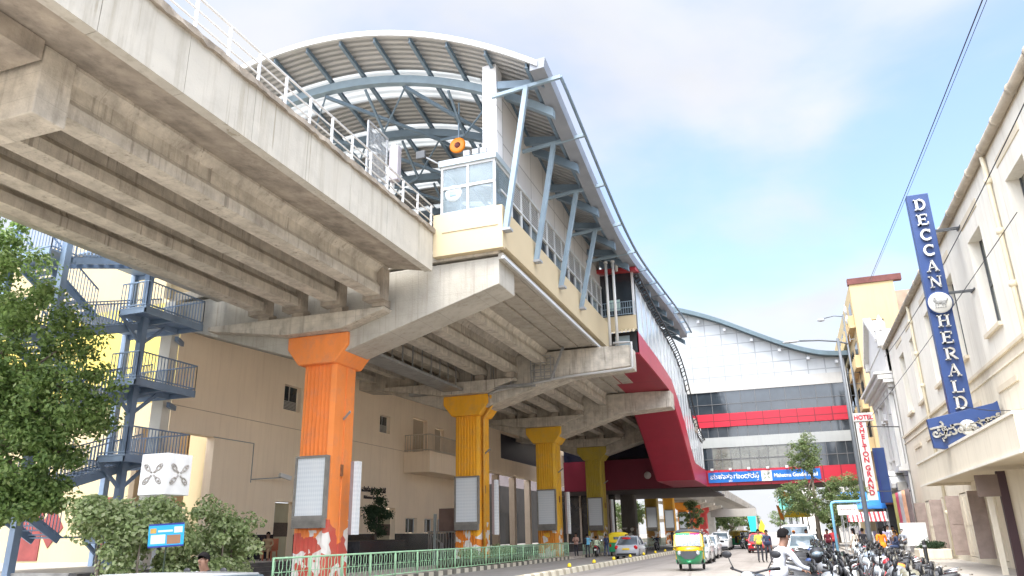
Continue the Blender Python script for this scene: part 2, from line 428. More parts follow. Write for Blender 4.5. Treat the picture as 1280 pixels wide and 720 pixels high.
# ---- piers
def pillar_paint(name, col, worn, tri=True):
    if name in MATS: return MATS[name]
    t = NT(name); b = t.b
    base = t.mix(t.ramp(t.noise(.8, 5), .3, .7), mul(col, .9), mul(col, 1.08))
    f = t.ramp(t.noise(1, 6, .62, (3, 3, .2)), .5, .8); base = t.mix(t.math('MULTIPLY', f, .3), base, mul(col, .55))
    if tri:
        # painted shards up to about two metres: hard-edged polygons, white among red and orange
        vo = t.new('TexVoronoi', distance='EUCLIDEAN'); t.link(t.coord((1.0, 1.0, 1.0)), vo.inputs['Vector']); vo.inputs['Scale'].default_value = 2.7
        sp = t.new('SeparateColor'); t.link(vo.outputs['Color'], sp.inputs[0])
        patch = t.mix(t.math('GREATER_THAN', sp.outputs[0], .6), worn, (.74, .70, .64))
        sx = t.new('SeparateXYZ'); t.link(t.coord(), sx.inputs[0])
        edge = t.math('ADD', sx.outputs[2], t.math('MULTIPLY', sp.outputs[1], 1.1))
        base = t.mix(t.math('LESS_THAN', edge, 2.55), base, patch)
    d_ = t.ramp(t.noise(1.6, 8, .7), .48, .75); base = t.mix(t.math('MULTIPLY', d_, .55), base, mul(tuple(.5*x+.12 for x in col), .8))  # 'pillar_dust'
    t.link(base, b.inputs['Base Color']); b.inputs['Roughness'].default_value = .75
    MATS[name] = t.m; return t.m
FRAME = M('board_frame_metal', (.20, .185, .16), .55, .2, 3)
def board_mat():
    t = NT('blank_display_sheet'); b = t.b
    sx = t.new('SeparateXYZ'); t.link(t.coord(), sx.inputs[0]); a_ = t.math('ADD', sx.outputs[0], sx.outputs[1])
    u = t.math('SINE', t.math('MULTIPLY', t.math('ADD', a_, t.math('MULTIPLY', sx.outputs[2], .55)), 33)); v = t.math('SINE', t.math('MULTIPLY', t.math('SUBTRACT', a_, t.math('MULTIPLY', sx.outputs[2], .55)), 33))
    c = t.mix(t.ramp(t.math('MULTIPLY', u, v), -.9, .9), (.68, .70, .70), (.56, .59, .605))
    c = t.mix(t.math('MULTIPLY', t.ramp(t.noise(.9, 5), .5, .75), .6), c, (.66, .66, .64))  # broad pale blotches painted on as a highlight
    t.link(c, b.inputs['Base Color']); b.inputs['Roughness'].default_value = .3
    return t.m
SHEET = board_mat()
def display_board(cx, y, z0, z1, w, label, side=False, facing='y'):
    t = thing('display_board', label, 'display board', (cx, y, z0), 'display boards strapped to the pillars')
    if facing == 'y':
        f = MB(); d = .22
        f.box(cx-w/2, cx-w/2+.09, y-d, y, z0, z1).box(cx+w/2-.09, cx+w/2, y-d, y, z0, z1)
        f.box(cx-w/2+.09, cx+w/2-.09, y-d, y, z1-.09, z1).box(cx-w/2+.09, cx+w/2-.09, y-d, y, z0, z0+.12)
        f.build('frame', FRAME, t)
        MB().box(cx-w/2+.09, cx+w/2-.09, y-d+.05, y-.02, z0+.12, z1-.09).build('sheet', SHEET, t)
        b = MB(); b.box(cx-w/2+.02, cx+w/2-.02, y-d-.02, y-.03, z0-.34, z0-.005)
        for k in range(4): b.box(cx-w/2+.05, cx+w/2-.05, y-d-.05, y-d-.02, z0-.32+k*.08, z0-.28+k*.08)
        b.build('louvre_box', FRAME, t)
    else:
        d = .3
        d = .16; w = .3; f = MB(); f.box(cx, cx+d, y-w/2, y+w/2, z0, z1); f.build('case', M('board_case_metal', (.26, .2, .19), .5, .1, 2), t, bevel=.02)
        MB().box(cx+d, cx+d+.17, y-w/2, y+w/2, z0, z1).build('sheet', SHEET, t)
    return t
def fluted(x, y, w, dpt, nfl=9):
    """plan of a pillar: flutes on the street-near and far faces and the station side, a grooved flat face to the road"""
    pts = []; h = w / 2; k = dpt
    def face(p, q, n, out):
        (x0, y0), (x1, y1) = p, q
        for i in range(n):
            for t_, o in ((i + .0, 0), (i + .28, -k), (i + .72, -k), (i + .999, 0)):
                f = t_ / n; pts.append((lerp(x0, x1, f) + out[0]*o, lerp(y0, y1, f) + out[1]*o))
    c = .1
    q = .3
    face((x-h, y+h-c), (x-h, y-h+q), 6, (-1, 0))
    for a in (198, 216, 234, 252): pts.append((x-h+q + q*math.cos(R(a))*(1 if a % 36 else .82), y-h+q + q*math.sin(R(a))*(1 if a % 36 else .82)))
    face((x-h+q, y-h), (x+h-c-.1, y-h), 6, (0, -1))
    pts.extend([(x+h, y-h+c), (x+h, y-.08), (x+h-.05, y-.06), (x+h-.05, y+.06), (x+h, y+.08), (x+h, y+h-c)])
    face((x+h-c, y+h), (x-h+c, y+h), 8, (0, 1))
    return pts
PIER = {
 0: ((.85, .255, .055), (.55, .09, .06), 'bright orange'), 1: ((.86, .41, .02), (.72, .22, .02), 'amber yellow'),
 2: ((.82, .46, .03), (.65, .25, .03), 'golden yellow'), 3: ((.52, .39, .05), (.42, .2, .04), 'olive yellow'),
 4: ((.16, .14, .12), (.2, .13, .09), 'shadow dark'), 5: ((.38, .25, .03), (.4, .2, .05), 'dull mustard'),  # the pillar under the concourse has its shadow painted into the colour
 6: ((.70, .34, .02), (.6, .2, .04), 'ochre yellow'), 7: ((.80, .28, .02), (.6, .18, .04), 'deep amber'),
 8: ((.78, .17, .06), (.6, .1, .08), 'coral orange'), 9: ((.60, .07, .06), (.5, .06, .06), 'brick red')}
def pier(k):
    y = 26.5 + 15.42*k; x = XC
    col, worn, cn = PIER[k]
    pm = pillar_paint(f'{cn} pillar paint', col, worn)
    lab = {0: 'bright orange fluted pillar with red and white shards at its foot, nearest', 1: 'amber yellow fluted pillar carrying two bent downpipes', 2: 'golden yellow fluted pillar, third of the row, white patches at foot',
           3: 'olive yellow shaded pillar, fourth of the row', 4: 'pillar under the concourse with shadow painted into its colour', 5: 'dull mustard pillar half hidden under the footbridge',
           6: 'ochre yellow pillar beyond the footbridge', 7: 'deep amber pillar beyond the footbridge with flared top',
           8: 'coral orange flared pillar beyond the footbridge', 9: 'brick red pillar behind the street trees'}[k]
    t = thing('station_pier', lab, 'pillar', (x, y, 0), 'row of painted station pillars')
    w = 1.62
    h8 = 5.4 if k >= 7 else 8.56; dz = h8 - 8.56
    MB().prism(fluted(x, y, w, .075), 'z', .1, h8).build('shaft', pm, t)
    c = MB()
    c.prism([(x-.88, 8.5+dz), (x+.88, 8.5+dz), (x+1.44, 9.2+dz), (x+1.44, 9.72+dz), (x-1.44, 9.72+dz), (x-1.44, 9.2+dz)], 'y', y-1.06, y+1.06)
    c.build('capital', pillar_paint(f'{cn} capital paint', col, worn, False), t, bevel=.05)
    tipR = -9.6 if k == 0 else -7.55
    yc0, yc1 = y - .9, y + .9
    zt = 12.08
    if k == 0: poly = [(tipR, 10.95), (tipR, zt), (-25.4, zt), (-25.4, 10.95), (-19.0, 8.95), (-16.3, 8.95)]
    else: poly = [(tipR, 10.62), (tipR, 11.84), (-9.4, 11.9), (-25.6, 11.9), (-25.6, 10.7), (-23.5, 10.5), (-19.0, 8.95), (-16.3, 8.95), (-11.3, 10.42)]
    if k >= 7: poly = [(-13.6, 6.5), (-13.6, 6.9), (-21.6, 6.9), (-21.6, 6.5), (-19, 5.9), (-16.3, 5.9)]
    MB().prism(poly, 'y', yc0, yc1).build('crosshead', CONC_L if k == 0 else CONC, t, bevel=.03)
    # ledge the track girders rest on
    if k < 7:
        MB().prism([(-22.9, 10.32), (-18.95, 9.725), (-16.25, 9.725), (-14.35, 10.3), (-14.25, 10.42), (-22.9, 10.5)], 'y', y-1.55, yc0 + .01).build('ledge', CONC, t, bevel=.02)
        for gx in GX: MB().box(gx-.28, gx+.28, y-1.5, y-1.0, 10.46, 10.77).build('bearing', CONC_D, t)
    if k == 1:
        for j, off in enumerate((0, .17)):
            xs = x + .815 + .08 + off*.5; yf = y - .35 - off
            MB().tube([(xs, yf, .3), (xs, yf, 8.35), (xs+.55, yf-.15, 9.15), (xs+.55, yf-.45, 9.65)] if j == 0
                      else [(xs, yf, .3), (xs, yf, 8.3), (xs+.6, yf-.1, 9.1), (xs+.6, yf-.45, 9.65)], .075, 8).build('downpipe', [pm, CONC_L][0] if False else pillar_paint('amber pipe paint', (.75, .38, .05), worn, False), t)
        p = MB().tube([(xs+.5, yf-.45, 9.65), (xs+1.1, y-1.02, 9.85), (-11.3, y-1.02, 10.3), (-7.5, y-1.02, 10.45), (-7.42, y-1.02, 10.52), (-7.42, y-1.02, 11.95), (-7.9, y-1.02, 11.98), (-8.45, y-1.02, 11.98)], .075, 8)
        p.build('downpipe_elbow', M('pale_grey_pipe', (.42, .41, .39), .5, .08, 3), t)
    if k < 4:
        MB().beam((x+.84, y-.1, 6.3), (x+1.3, y-.35, 6.55), .05, .09).build('flood_lamp', GREY, t)
        MB().box(x+.8, x+.86, y-.1, y+.06, 4.05, 4.5).build('junction_box', M('rusty_steel', (.25, .11, .05), .8, .3, 4), t)
    return y
PY = [pier(k) for k in range(10)]
for k, (za, zb, w) in {0: (2.42, 4.8, 1.45), 1: (2.35, 5.0, 1.5), 2: (2.35, 5.0, 1.5), 3: (2.35, 5.0, 1.45), 5: (2.3, 5, 1.4), 6: (2.3, 5, 1.4), 7: (2.3, 5, 1.4)}.items():
    nm = PIER[k][2]
    display_board(XC + .08, PY[k] - .84, za, zb, w, f'blank grey display board facing the viewer on the {nm} pillar')
    if k < 4: display_board(XC + 1.25, PY[k] + .1, za - .6, zb - .2, 1.3, f'slim display board seen edge on beside the {nm} pillar', facing='x')
# ================================================================== STATION ON TOP
EAVE = [(24.6, 19.95), (25.4, 19.74), (29.25, 18.95), (33.1, 18.22), (37, 17.6), (40.8, 17.45), (44.6, 17.7), (48.5, 18.05), (52.3, 18.35), (56.2, 18.7), (60, 18.95), (64, 19.1), (72, 19.2)]
PIPE = [(25.4, 19.51), (29.25, 18.81), (33.1, 18.11), (36.95, 17.5), (40.8, 17.28), (44.6, 17.5), (48.5, 17.85), (52.3, 18.19), (56.2, 18.58), (60, 18.9), (64, 19.1), (68.2, 19.14)]
def smooth_tab(tab, v): return (table(tab, v-1.2) + table(tab, v) + table(tab, v+1.2)) / 3
XR, XL, XM = -7.5, -30.1, -18.8
def roof_z(x, y): return smooth_tab(EAVE, y) + 3.95 * (1 - ((x - XM) / (XR - XM)) ** 2)
ROOF = NT('corrugated_roof_metal')
def _roof(t, c0, c1, translucent):
    b = t.b; w = t.new('TexWave', wave_type='BANDS', bands_direction='Y'); t.link(t.coord(), w.inputs['Vector']); w.inputs['Scale'].default_value = 1.05 if not translucent else .8
    w.inputs['Distortion'].default_value = .15
    c = t.mix(t.ramp(t.noise(.6, 5, .6, (.3, 2, 1)), .3, .7), c0, c1); c = t.mix(t.math('MULTIPLY', t.math('GREATER_THAN', w.outputs['Fac'], .78), .35), c, mul(c0, .6)); t.link(c, b.inputs['Base Color'])
    bp = t.new('Bump'); bp.inputs['Strength'].default_value = .8; bp.inputs['Distance'].default_value = .08
    t.link(w.outputs['Fac'], bp.inputs['Height']); t.link(bp.outputs[0], b.inputs['Normal'])
    b.inputs['Roughness'].default_value = .5; b.inputs['Metallic'].default_value = 0 if translucent else .2
    if translucent:
        tl = t.new('BsdfTranslucent'); t.link(c, tl.inputs[0]); mx = t.new('MixShader'); mx.inputs[0].default_value = .75
        t.link(b.outputs[0], mx.inputs[1]); t.link(tl.outputs[0], mx.inputs[2]); t.link(bp.outputs[0], tl.inputs['Normal'])
        t.link(mx.outputs[0], t.n['Material Output'].inputs[0])
_roof(ROOF, (.36, .36, .355), (.45, .445, .435), False); ROOF = ROOF.m
SKYL = NT('translucent_roof_sheet'); _roof(SKYL, (.55, .56, .55), (.74, .74, .72), True); SKYL = SKYL.m

st = thing('metro_station', 'elevated metro station hall under a sweeping grey arched roof', 'station', (XM, 48, 12))
AY = [27.0 + 3.85*k for k in range(12)]
def roof_strip(y0, y1, name, mat, th=.07, xa=XL, xb=XR):
    xs = [lerp(xa, xb, i / 28) for i in range(29)]; n = max(2, int((y1 - y0) / .5))
    top = MB()
    ys = [lerp(y0, y1, j / n) for j in range(n + 1)]
    rings = []
    for y in ys:
        rings.append([(x, y, roof_z(x, y)) for x in xs] + [(x, y, roof_z(x, y) - th) for x in reversed(xs)])
    top.loft(rings, smooth=False)
    return top.build(name, mat, st)
roof_strip(24.75, 26.95, 'roof_sheet', ROOF)
for k in range(len(AY) - 1):
    roof_strip(AY[k] - .04, AY[k] + 1.85, 'skylight_sheet', SKYL, .03, XL + 3.4, XR - 3.4)
    roof_strip(AY[k] - .04, AY[k] + 1.85, 'eave_sheet', ROOF, .07, XR - 3.39, XR)
    roof_strip(AY[k] - .04, AY[k] + 1.85, 'eave_sheet', ROOF, .07, XL, XL + 3.39)
    roof_strip(AY[k] + 1.86, AY[k+1] - .05, 'roof_sheet', ROOF)
# white barge board on the leading edge
xs = [lerp(XL, XR, i / 40) for i in range(41)]
b = MB(); b.loft([[(x, 24.62, roof_z(x, 24.75) + .1), (x, 24.74, roof_z(x, 24.75) + .1), (x, 24.74, roof_z(x, 24.75) - .16), (x, 24.62, roof_z(x, 24.75) - .16)] for x in xs], smooth=False)
b.build('barge_board', WHITE_M, st)
def along_roof(y, off, xa=XL, xb=XR, n=30): return [(lerp(xa, xb, i / n), y, roof_z(lerp(xa, xb, i / n), y) - off) for i in range(n + 1)]
for y in AY:
    pts = along_roof(y, .62); b = MB()
    b.loft([[(x, yy, z) for yy, z in ((y-.17, zz-.2), (y+.17, zz-.2), (y+.17, zz+.2), (y-.17, zz+.2))] for (x, _, zz) in pts], smooth=False)
    b.build('arch_rib', STEEL_L if y < 28 else STEEL, st)
PXS = [lerp(XL + .5, XR - .5, i / 12) for i in range(13)]
for x in PXS:
    ys = [24.8 + i*1.6 for i in range(28)]; b = MB()
    for dz, w, h in ((.1, .14, .03), (.2, .05, .2), (.3, .14, .03)):
        b.loft([[(x-w/2, y, roof_z(x, y)-.06-dz-h/2), (x+w/2, y, roof_z(x, y)-.06-dz-h/2), (x+w/2, y, roof_z(x, y)-.06-dz+h/2), (x-w/2, y, roof_z(x, y)-.06-dz+h/2)] for y in ys], smooth=False)
    b.build('purlin', STEEL, st)
for k in range(5):
    b = MB(); y0, y1 = AY[k], AY[k+1]
    xs = [XL + 2.2 + i*4.4 for i in range(5)]
    for i in range(4):
        z = lambda x, y: roof_z(x, y) - 1.0
        b.beam((xs[i], y0, z(xs[i], y0)), (xs[i+1], y1, z(xs[i+1], y1)), .13, .16)
        m = (xs[i] + xs[i+1]) / 2
        b.beam((xs[i], y1, z(xs[i], y1)), (m, (y0+y1)/2, z(m, (y0+y1)/2) - .9), .1, .12)
        b.beam((m, y0, z(m, y0)), (m, (y0+y1)/2, z(m, (y0+y1)/2) - .9), .1, .12)
        b.beam((xs[i+1], y0, z(xs[i+1], y0)+.1), (m, (y0+y1)/2, z(m, (y0+y1)/2) - .9), .07, .07)
    b.build('roof_bracing', STEEL, st)
# eave gutter, outer pipe frame and its arms, leaning struts
ys = [24.7 + i*.9 for i in range(50)]
for s in (1, -1):
    xg = XR if s > 0 else XL
    b = MB(); b.loft([[(xg - .32*s, y, smooth_tab(EAVE, y) - .3), (xg + .28*s, y, smooth_tab(EAVE, y) - .26), (xg + .34*s, y, smooth_tab(EAVE, y) + .2), (xg - .3*s, y, smooth_tab(EAVE, y) + .16)] for y in ys], smooth=False)
    b.build('eave_gutter', M('pale_gutter_metal', (.22, .235, .26), .45, .1, 1.5), st)
fy = [25.4 + 3.85*k for k in range(12)]
PIPEX = -6.72
b = MB(); b.tube([(PIPEX, y, smooth_tab(PIPE, y)) for y in [25.4 + .95*i for i in range(46)]], .075, 8); b.build('outer_pipe', STEEL, st)
for k, y in enumerate(fy):
    z = smooth_tab(PIPE, y)
    b = MB(); b.beam((-9.75, y, z - .25), (PIPEX, y, z), .13, .15); b.build('outrigger_arm', STEEL_L if k < 5 else STEEL, st)
    if k < 4:
        b = MB(); b.beam((-9.22, y + .02, 13.1), (-8.2, y, z - .08), .2, .2, up=(0, 1, 0)); s_ = b.build('strut', STEEL_L, st)
        MB().box(-9.35, -8.98, y-.16, y+.2, 13.0, 13.1).build('foot_plate', GREY, s_)
    b = MB(); b.beam((-9.75, y+.4, z+.5), (-7.5, y+.4, z + .1), .25, .35); b.build('eave_beam', STEEL, st)
# cladding wall, louvres, glazing, parapet
def wall_strip(z0, z1, x0, x1, ya, yb, name, mat, curved=False):
    b = MB(); n = 16
    b.loft([[(x0, y, z0), (x1, y, z0), (x1, y, z1 if not curved else roof_z(x1, y) - .45), (x0, y, z1 if not curved else roof_z(x1, y) - .45)] for y in [lerp(ya, yb, i/n) for i in range(n+1)]], smooth=False)
    return b.build(name, mat, st)
CLAD = NT('jointed_metal_cladding')
def _clad(t, horiz, bw, bh, col, gap=.03, joint=.42):
    b = t.b; br = t.new('TexBrick'); mp = t.coord()
    sp = t.new('SeparateXYZ'); t.link(mp, sp.inputs[0]); cb = t.new('CombineXYZ'); t.link(sp.outputs[horiz], cb.inputs[0]); t.link(sp.outputs[2], cb.inputs[1])
    t.link(cb.outputs[0], br.inputs['Vector']); br.offset = 0; br.inputs['Scale'].default_value = 1
    br.inputs['Brick Width'].default_value = bw; br.inputs['Row Height'].default_value = bh; br.inputs['Mortar Size'].default_value = gap
    br.inputs['Color1'].default_value = (*mul(col, 1.05), 1); br.inputs['Color2'].default_value = (*mul(col, .92), 1); br.inputs['Mortar'].default_value = (*mul(col, joint), 1)
    f = t.ramp(t.noise(1, 6, .6, (1.6, 1.6, .15)), .52, .8)
    c = t.mix(t.math('MULTIPLY', f, .25), br.outputs['Color'], mul(col, .5)); t.link(c, b.inputs['Base Color']); b.inputs['Roughness'].default_value = .42
_clad(CLAD, 1, 1.9, 2.2, (.60, .58, .555)); CLAD = CLAD.m
wall_strip(16.35, 20, -9.95, -9.72, 25.9, 44.2, 'cladding_wall', CLAD, True)
MB().box(-10.25, -9.62, 25.62, 26.3, 16.45, 20.95).build('corner_column', M('white_column_panel', (.72, .72, .72), .45, .05, 1, streak=.15), st)
for z in (17.7, 18.9, 20.1): MB().box(-10.26, -9.61, 25.61, 26.31, z, z+.015).build('panel_joint', GREY, st)
# louvre strip with frames, glass strip under it
LOUV = NT('louvre_blades')
def _louv():
    t = LOUV; w = t.new('TexWave', wave_type='BANDS', bands_direction='Z'); t.link(t.coord(), w.inputs['Vector']); w.inputs['Scale'].default_value = 2.6
    t.link(t.mix(w.outputs['Fac'], (.2, .2, .19), (.52, .51, .48)), t.b.inputs['Base Color'])
    bp = t.new('Bump'); bp.inputs['Distance'].default_value = .06; t.link(w.outputs['Fac'], bp.inputs['Height']); t.link(bp.outputs[0], t.b.inputs['Normal'])
_louv(); LOUV = LOUV.m
yy = 26.1; i = 0
while yy < 43.6:
    e = min(yy + 1.28, 43.9)
    MB().box(-9.74, -9.68, yy+.05, e-.05, 15.2, 16.3).build('louvre_panel', LOUV, st)
    MB().box(-9.72, -9.69, yy+.05, e-.05, 14.1, 15.1).build('window_pane', GLASS_D if i % 3 else GLASS_C, st)
    MB().box(-9.77, -9.62, e-.05, e+.05, 14.05, 16.34).build('mullion', M('pale_frame', (.55, .56, .55), .5), st)
    yy = e; i += 1
MB().box(-9.77, -9.6, 26.05, 43.9, 15.1, 15.2).build('transom', MATS['pale_frame'], st)
MB().box(-9.78, -9.58, 26.05, 43.9, 16.3, 16.42).build('head_rail', MATS['pale_frame'], st)
MB().box(-9.95, -9.8, 26.3, 44.1, 14.0, 16.4).build('inner_screen', M('dim_interior', (.16, .15, .14), .9), st)
b = MB(); b.prism([(-9.302, 12.4), (-9.302, 14.05), (-9.78, 14.05), (-9.78, 12.56), (-9.6, 12.56), (-9.6, 12.4)], 'y', 25.552, 44.0); b.build('platform_parapet', CREAM_Y, st, bevel=.015)
MB().box(-12.3, -9.3, 25.25, 25.55, 12.3, 14.12).build('end_parapet', CREAM_Y, st, bevel=.015)
MB().box(-11.9, -9.5, 25.22, 25.252, 13.28, 13.31).build('parapet_groove', M('groove_shadow', (.5, .42, .28), .9), st)
MB().box(-25.8, -9.62, 25.56, 75, 12.2, 12.55).build('platform_slab', CONC, st)
MB().box(-9.62, -9.42, 25.6, 44.0, 11.96, 12.2).build('slab_edge', CONC_L, st)
MB().box(-9.40, -9.30, 25.4, 43.5, 11.9, 12.0).build('edge_conduit', WHITE_M, st)
# soffit planks with open joints, platform girders
for xa, xb in ((-9.66, -10.45), (-10.55, -11.35), (-11.5, -12.7)):
    for k in range(4):
        y0 = PY[k] + .95; y1 = PY[k+1] - .95
        MB().box(xa, xb, y0, y1, 11.98, 12.16).build('soffit_plank', CONC, st)
for k in range(4):
    for x in GX: girder(MB(), x, PY[k] + .92, PY[k+1] - .95).build('girder', CONC, st)
    girder(MB(), -12.7, PY[k] + .92, PY[k+1] - .95, zb=11.1, w=.5, web=.3).build('girder', CONC, st)
    for x in (-22.0, -24.0): girder(MB(), x, PY[k] + .92, PY[k+1] - .95, zb=11.0, w=.5, web=.3).build('girder', CONC, st)
    MB().box(-20.6, -12.4, PY[k]+.95, PY[k+1]-.95, 12.1, 12.19).build('deck_soffit', CONC_D, st)
MB().box(-25.9, -25.6, 25.3, 75, 12.3, 16.0).build('rear_parapet', CREAM_Y, st)
MB().box(-20.9, -14.2, 25.6, 75, 12.56, 12.62).build('track_bed', CONC_D, st)
MB().box(-14.0, -9.8, 27.4, 75, 12.56, 13.5).build('platform', CONC_L, st)
# things inside the hall, seen through the open end
for y in (34.7, 42.4, 50.1):
    MB().beam((-13.2, y, 13.5), (-13.2, y, roof_z(-13.2, y) - .8), .3, .3).build('hall_column', STEEL, st)

# glazed booth on the platform end
bt = thing('glazed_booth', 'square white framed glass booth on the cream platform end', 'booth', (-10.8, 25.5, 14.12))
f = MB(); x0, x1, y0, y1, z0, z1 = -11.95, -9.64, 25.3, 27.3, 14.12, 16.2
for x in (x0, (x0+x1)/2, x1): f.box(x-.045, x+.045, y0, y0+.09, z0, z1)
for z in (z0, (z0+z1)/2+.1, z1): f.box(x0-.045, x1+.045, y0-.003, y0+.093, z-.05, z+.05)
for y in (y1,): 
    for x in (x0, x1): f.box(x-.045, x+.045, y-.09, y, z0, z1)
for z in (z0, z1):
    f.box(x1-.048, x1+.043, y0+.1, y1, z-.045, z+.045); f.box(x0-.043, x0+.048, y0+.1, y1, z-.045, z+.045)
f.build('frame', WHITE, bt)
xm = (x0+x1)/2
for a, c in ((x0+.05, xm-.05), (xm+.05, x1-.05)):
    for p, q in ((z0+.05, (z0+z1)/2+.04), ((z0+z1)/2+.16, z1-.05)):
        MB().box(a, c, y0+.04, y0+.05, p, q).build('pane', GLASS_C, bt)
MB().box(x0-.02, x0+.0, y0+.1, y1-.1, z0+.06, z1-.06).build('side_pane', GLASS_C, bt)
MB().box(x1-.01, x1+.01, y0+.1, y1-.1, z0+.06, z1-.06).build('side_pane', GLASS_C, bt)
MB().box(x0-.12, x1+.12, y0-.1, y1+.1, z1+.05, z1+.32).build('roof', M('booth_roof_metal', (.36, .42, .45), .5), bt)
MB().lathe([(.36, 0), (.37, .02), (.36, .04)], (-11.45, 25.33, 15.0), 24, 'y').build('round_sticker', M('pale_sticker', (.5, .55, .56), .5), bt)
MB().box(-11.6, -11.3, 25.3, 25.325, 14.9, 15.12).build('sticker_centre', M('blue_sticker', (.25, .42, .5), .5), bt)
# lamps and equipment
sp_ = thing('round_speaker', 'orange ring shaped disc with dark centre hung under station roof', 'disc', (-12.6, 28.6, 18.9))
MB().lathe([(.12, -.02), (.33, -.06), (.4, 0), (.36, .1), (.2, .2), (.02, .25)], (-12.55, 28.2, 18.95), 24, 'y').build('ring', M('orange_disc_paint', (.85, .25, .01), .4), sp_)
MB().lathe([(.01, -.05), (.12, -.04), (.16, .0)], (-12.55, 28.18, 18.95), 18, 'y').build('centre', M('dark_red_centre', (.12, .02, .015), .5), sp_)
MB().beam((-12.55, 28.35, 19.2), (-12.55, 28.35, 21.3), .06, .06).build('hanger', STEEL, sp_)
fl = thing('flood_light', 'small black floodlight on a bracket left of the booth', 'floodlight', (-12.0, 25.6, 16.6))
MB().beam((-12.0, 25.4, 16.4), (-12.55, 25.0, 16.7), .06, .06).build('bracket', GREY, fl)
MB().cbox((-12.75, 24.9, 16.8), (.4, .14, .35)).build('lamp_head', DARK, fl, bevel=.02)
fl = thing('equipment_rack', 'grey lamp rack standing on the booth roof', 'lamp rack', (-10.6, 26, 16.55))
b = MB()
for x in (-10.95, -10.55, -10.2): b.beam((x, 25.7, 16.52), (x, 25.7, 17.0), .05, .05); b.cbox((x, 25.6, 16.85), (.28, .2, .24))
b.beam((-11, 25.7, 16.7), (-10.1, 25.7, 16.7), .04, .04); b.build('rack', GREY, fl)
sg = thing('track_signal', 'white pole signal behind a grey wire mesh screen on viaduct', 'signal', (-13.6, 23.2, 12.3))
MB().tube([(-13.2, 23.4, 12.3), (-13.2, 23.4, 16.6)], .09, 8).build('pole', WHITE, sg)
MB().cbox((-13.0, 23.2, 15.6), (.4, .3, 1.5)).build('signal_head', M('dull_lilac_grey', (.3, .28, .3), .6), sg, bevel=.03)
b = MB(); x = -13.55
for i in range(16): b.beam((x + .0, 22.0 + i*.1, 12.4), (x, 22.0 + i*.1, 16.9), .014, .014)
for i in range(26): b.beam((x, 22.0, 12.6 + i*.17), (x, 23.5, 12.6 + i*.17), .014, .014)
for y in (22.0, 23.5): b.beam((x, y, 12.3), (x, y, 17.0), .06, .06)
for z in (12.5, 17.0): b.beam((x, 22, z), (x, 23.5, z), .06, .06)
b.build('mesh_screen', GREY, sg)
# cable trays slung under the deck near the second pillar
ct = thing('cable_tray', 'galvanised cable trays slung on rods under the station deck', 'cable tray', (-17, 39, 10))
GALV = M('galvanised_steel', (.28, .28, .27), .5, .2, 3, metal=.3)
b = MB()
b.box(-21.2, -13.2, 40.5, 40.58, 9.9, 10.05).box(-21.2, -13.2, 40.9, 40.98, 9.9, 10.05).box(-21.2, -13.2, 40.58, 40.9, 9.9, 9.92)
b.box(-18.75, -18.67, 29, 40.4, 9.9, 10.05).box(-17.6, -17.52, 29, 40.4, 9.9, 10.05)
b.box(-18.67, -17.6, 29, 40.4, 9.9, 9.92)
b.build('tray', GALV, ct)
b = MB()
for x in [-20.8 + i*1.25 for i in range(7)]: b.beam((x, 40.54, 9.9), (x, 40.54, 12.1), .05, .05); b.beam((x, 40.94, 9.9), (x, 40.94, 11.2), .05, .05)
for y in [29.5 + i*1.1 for i in range(10)]: b.beam((-18.7, y, 9.9), (-18.7, y, 12.0), .05, .05); b.beam((-17.56, y, 9.9), (-17.56, y, 12.0), .05, .05)
b.build('hanger_rod', GALV, ct)
b = MB(); rnd = random.Random(5)
for i in range(7): b.tube([(-18.55 + i*.14, 29 + j*1.1, 9.97 + rnd.uniform(-.02, .06)) for j in range(11)], .035, 5)
for i in range(4): b.tube([(-21 + j*.8, 40.62 + i*.08, 9.96 + rnd.uniform(-.01, .06)) for j in range(10)], .035, 5)
b.build('cable_bundle', BLACK, ct)
wc = thing('maintenance_cage', 'small steel maintenance cage beside the second crosshead', 'cage', (-13, 41, 10.3))
b = MB()
for x in (-13.2, -12.6, -12.0):
    for y in (40.2, 40.9): b.beam((x, y, 10.3), (x, y, 11.5), .05, .05)
for z in (10.3, 10.7, 11.1, 11.5):
    for y in (40.2, 40.9): b.beam((-13.2, y, z), (-12.0, y, z), .04, .04)
b.beam((-12.0, 40.2, 10.1), (-11.2, 40.2, 11.9), .12, .12); b.build('frame', GALV, wc)

# ---------------------------------------------------------------- covered stair down to the footbridge
cs = thing('covered_stairway', 'red enclosed stairway sloping down from platform to footbridge', 'stairway', (-8.4, 55, 5.5))
XO, XI = -7.6, -10.9
LOW = [(44.6, 12.1), (50, 12.05), (56.6, 11.9), (59.5, 10.7), (63, 9.0), (66, 7.25), (68.0, 6.0), (78.3, 5.98)]
TOP = [(44.6, 13.5), (52, 13.35), (58.2, 13.0), (61.5, 11.75), (64.5, 10.3), (67.5, 8.4), (69.4, 7.52), (78.3, 7.5)]
CRV = [(44.6, 16.9), (51, 16.4), (57, 16.15), (61, 15.9), (63.8, 15.4), (66.3, 14.5), (68.3, 13.2), (70.5, 11.6), (73, 10.6), (75.6, 10.2), (77.6, 10.1)]
b = MB(); b.prism(LOW + list(reversed(TOP)), 'x', XO, XO - .1); b.build('fascia', RED, cs)
b = MB(); b.prism([(y, z) for y, z in LOW] + [(y, z + .12) for y, z in reversed(LOW)], 'x', XO - .1, XI); b.build('soffit', M('red_soffit', (.30, .014, .034), .5, .08, .7, forms=.3, grime=.15), cs)
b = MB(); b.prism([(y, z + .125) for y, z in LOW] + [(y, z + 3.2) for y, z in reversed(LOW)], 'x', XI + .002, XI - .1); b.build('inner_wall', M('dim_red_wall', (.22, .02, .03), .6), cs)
PANEL = glass('reflective_pale_glazing', (.52, .54, .54), .12, dirt=.15)
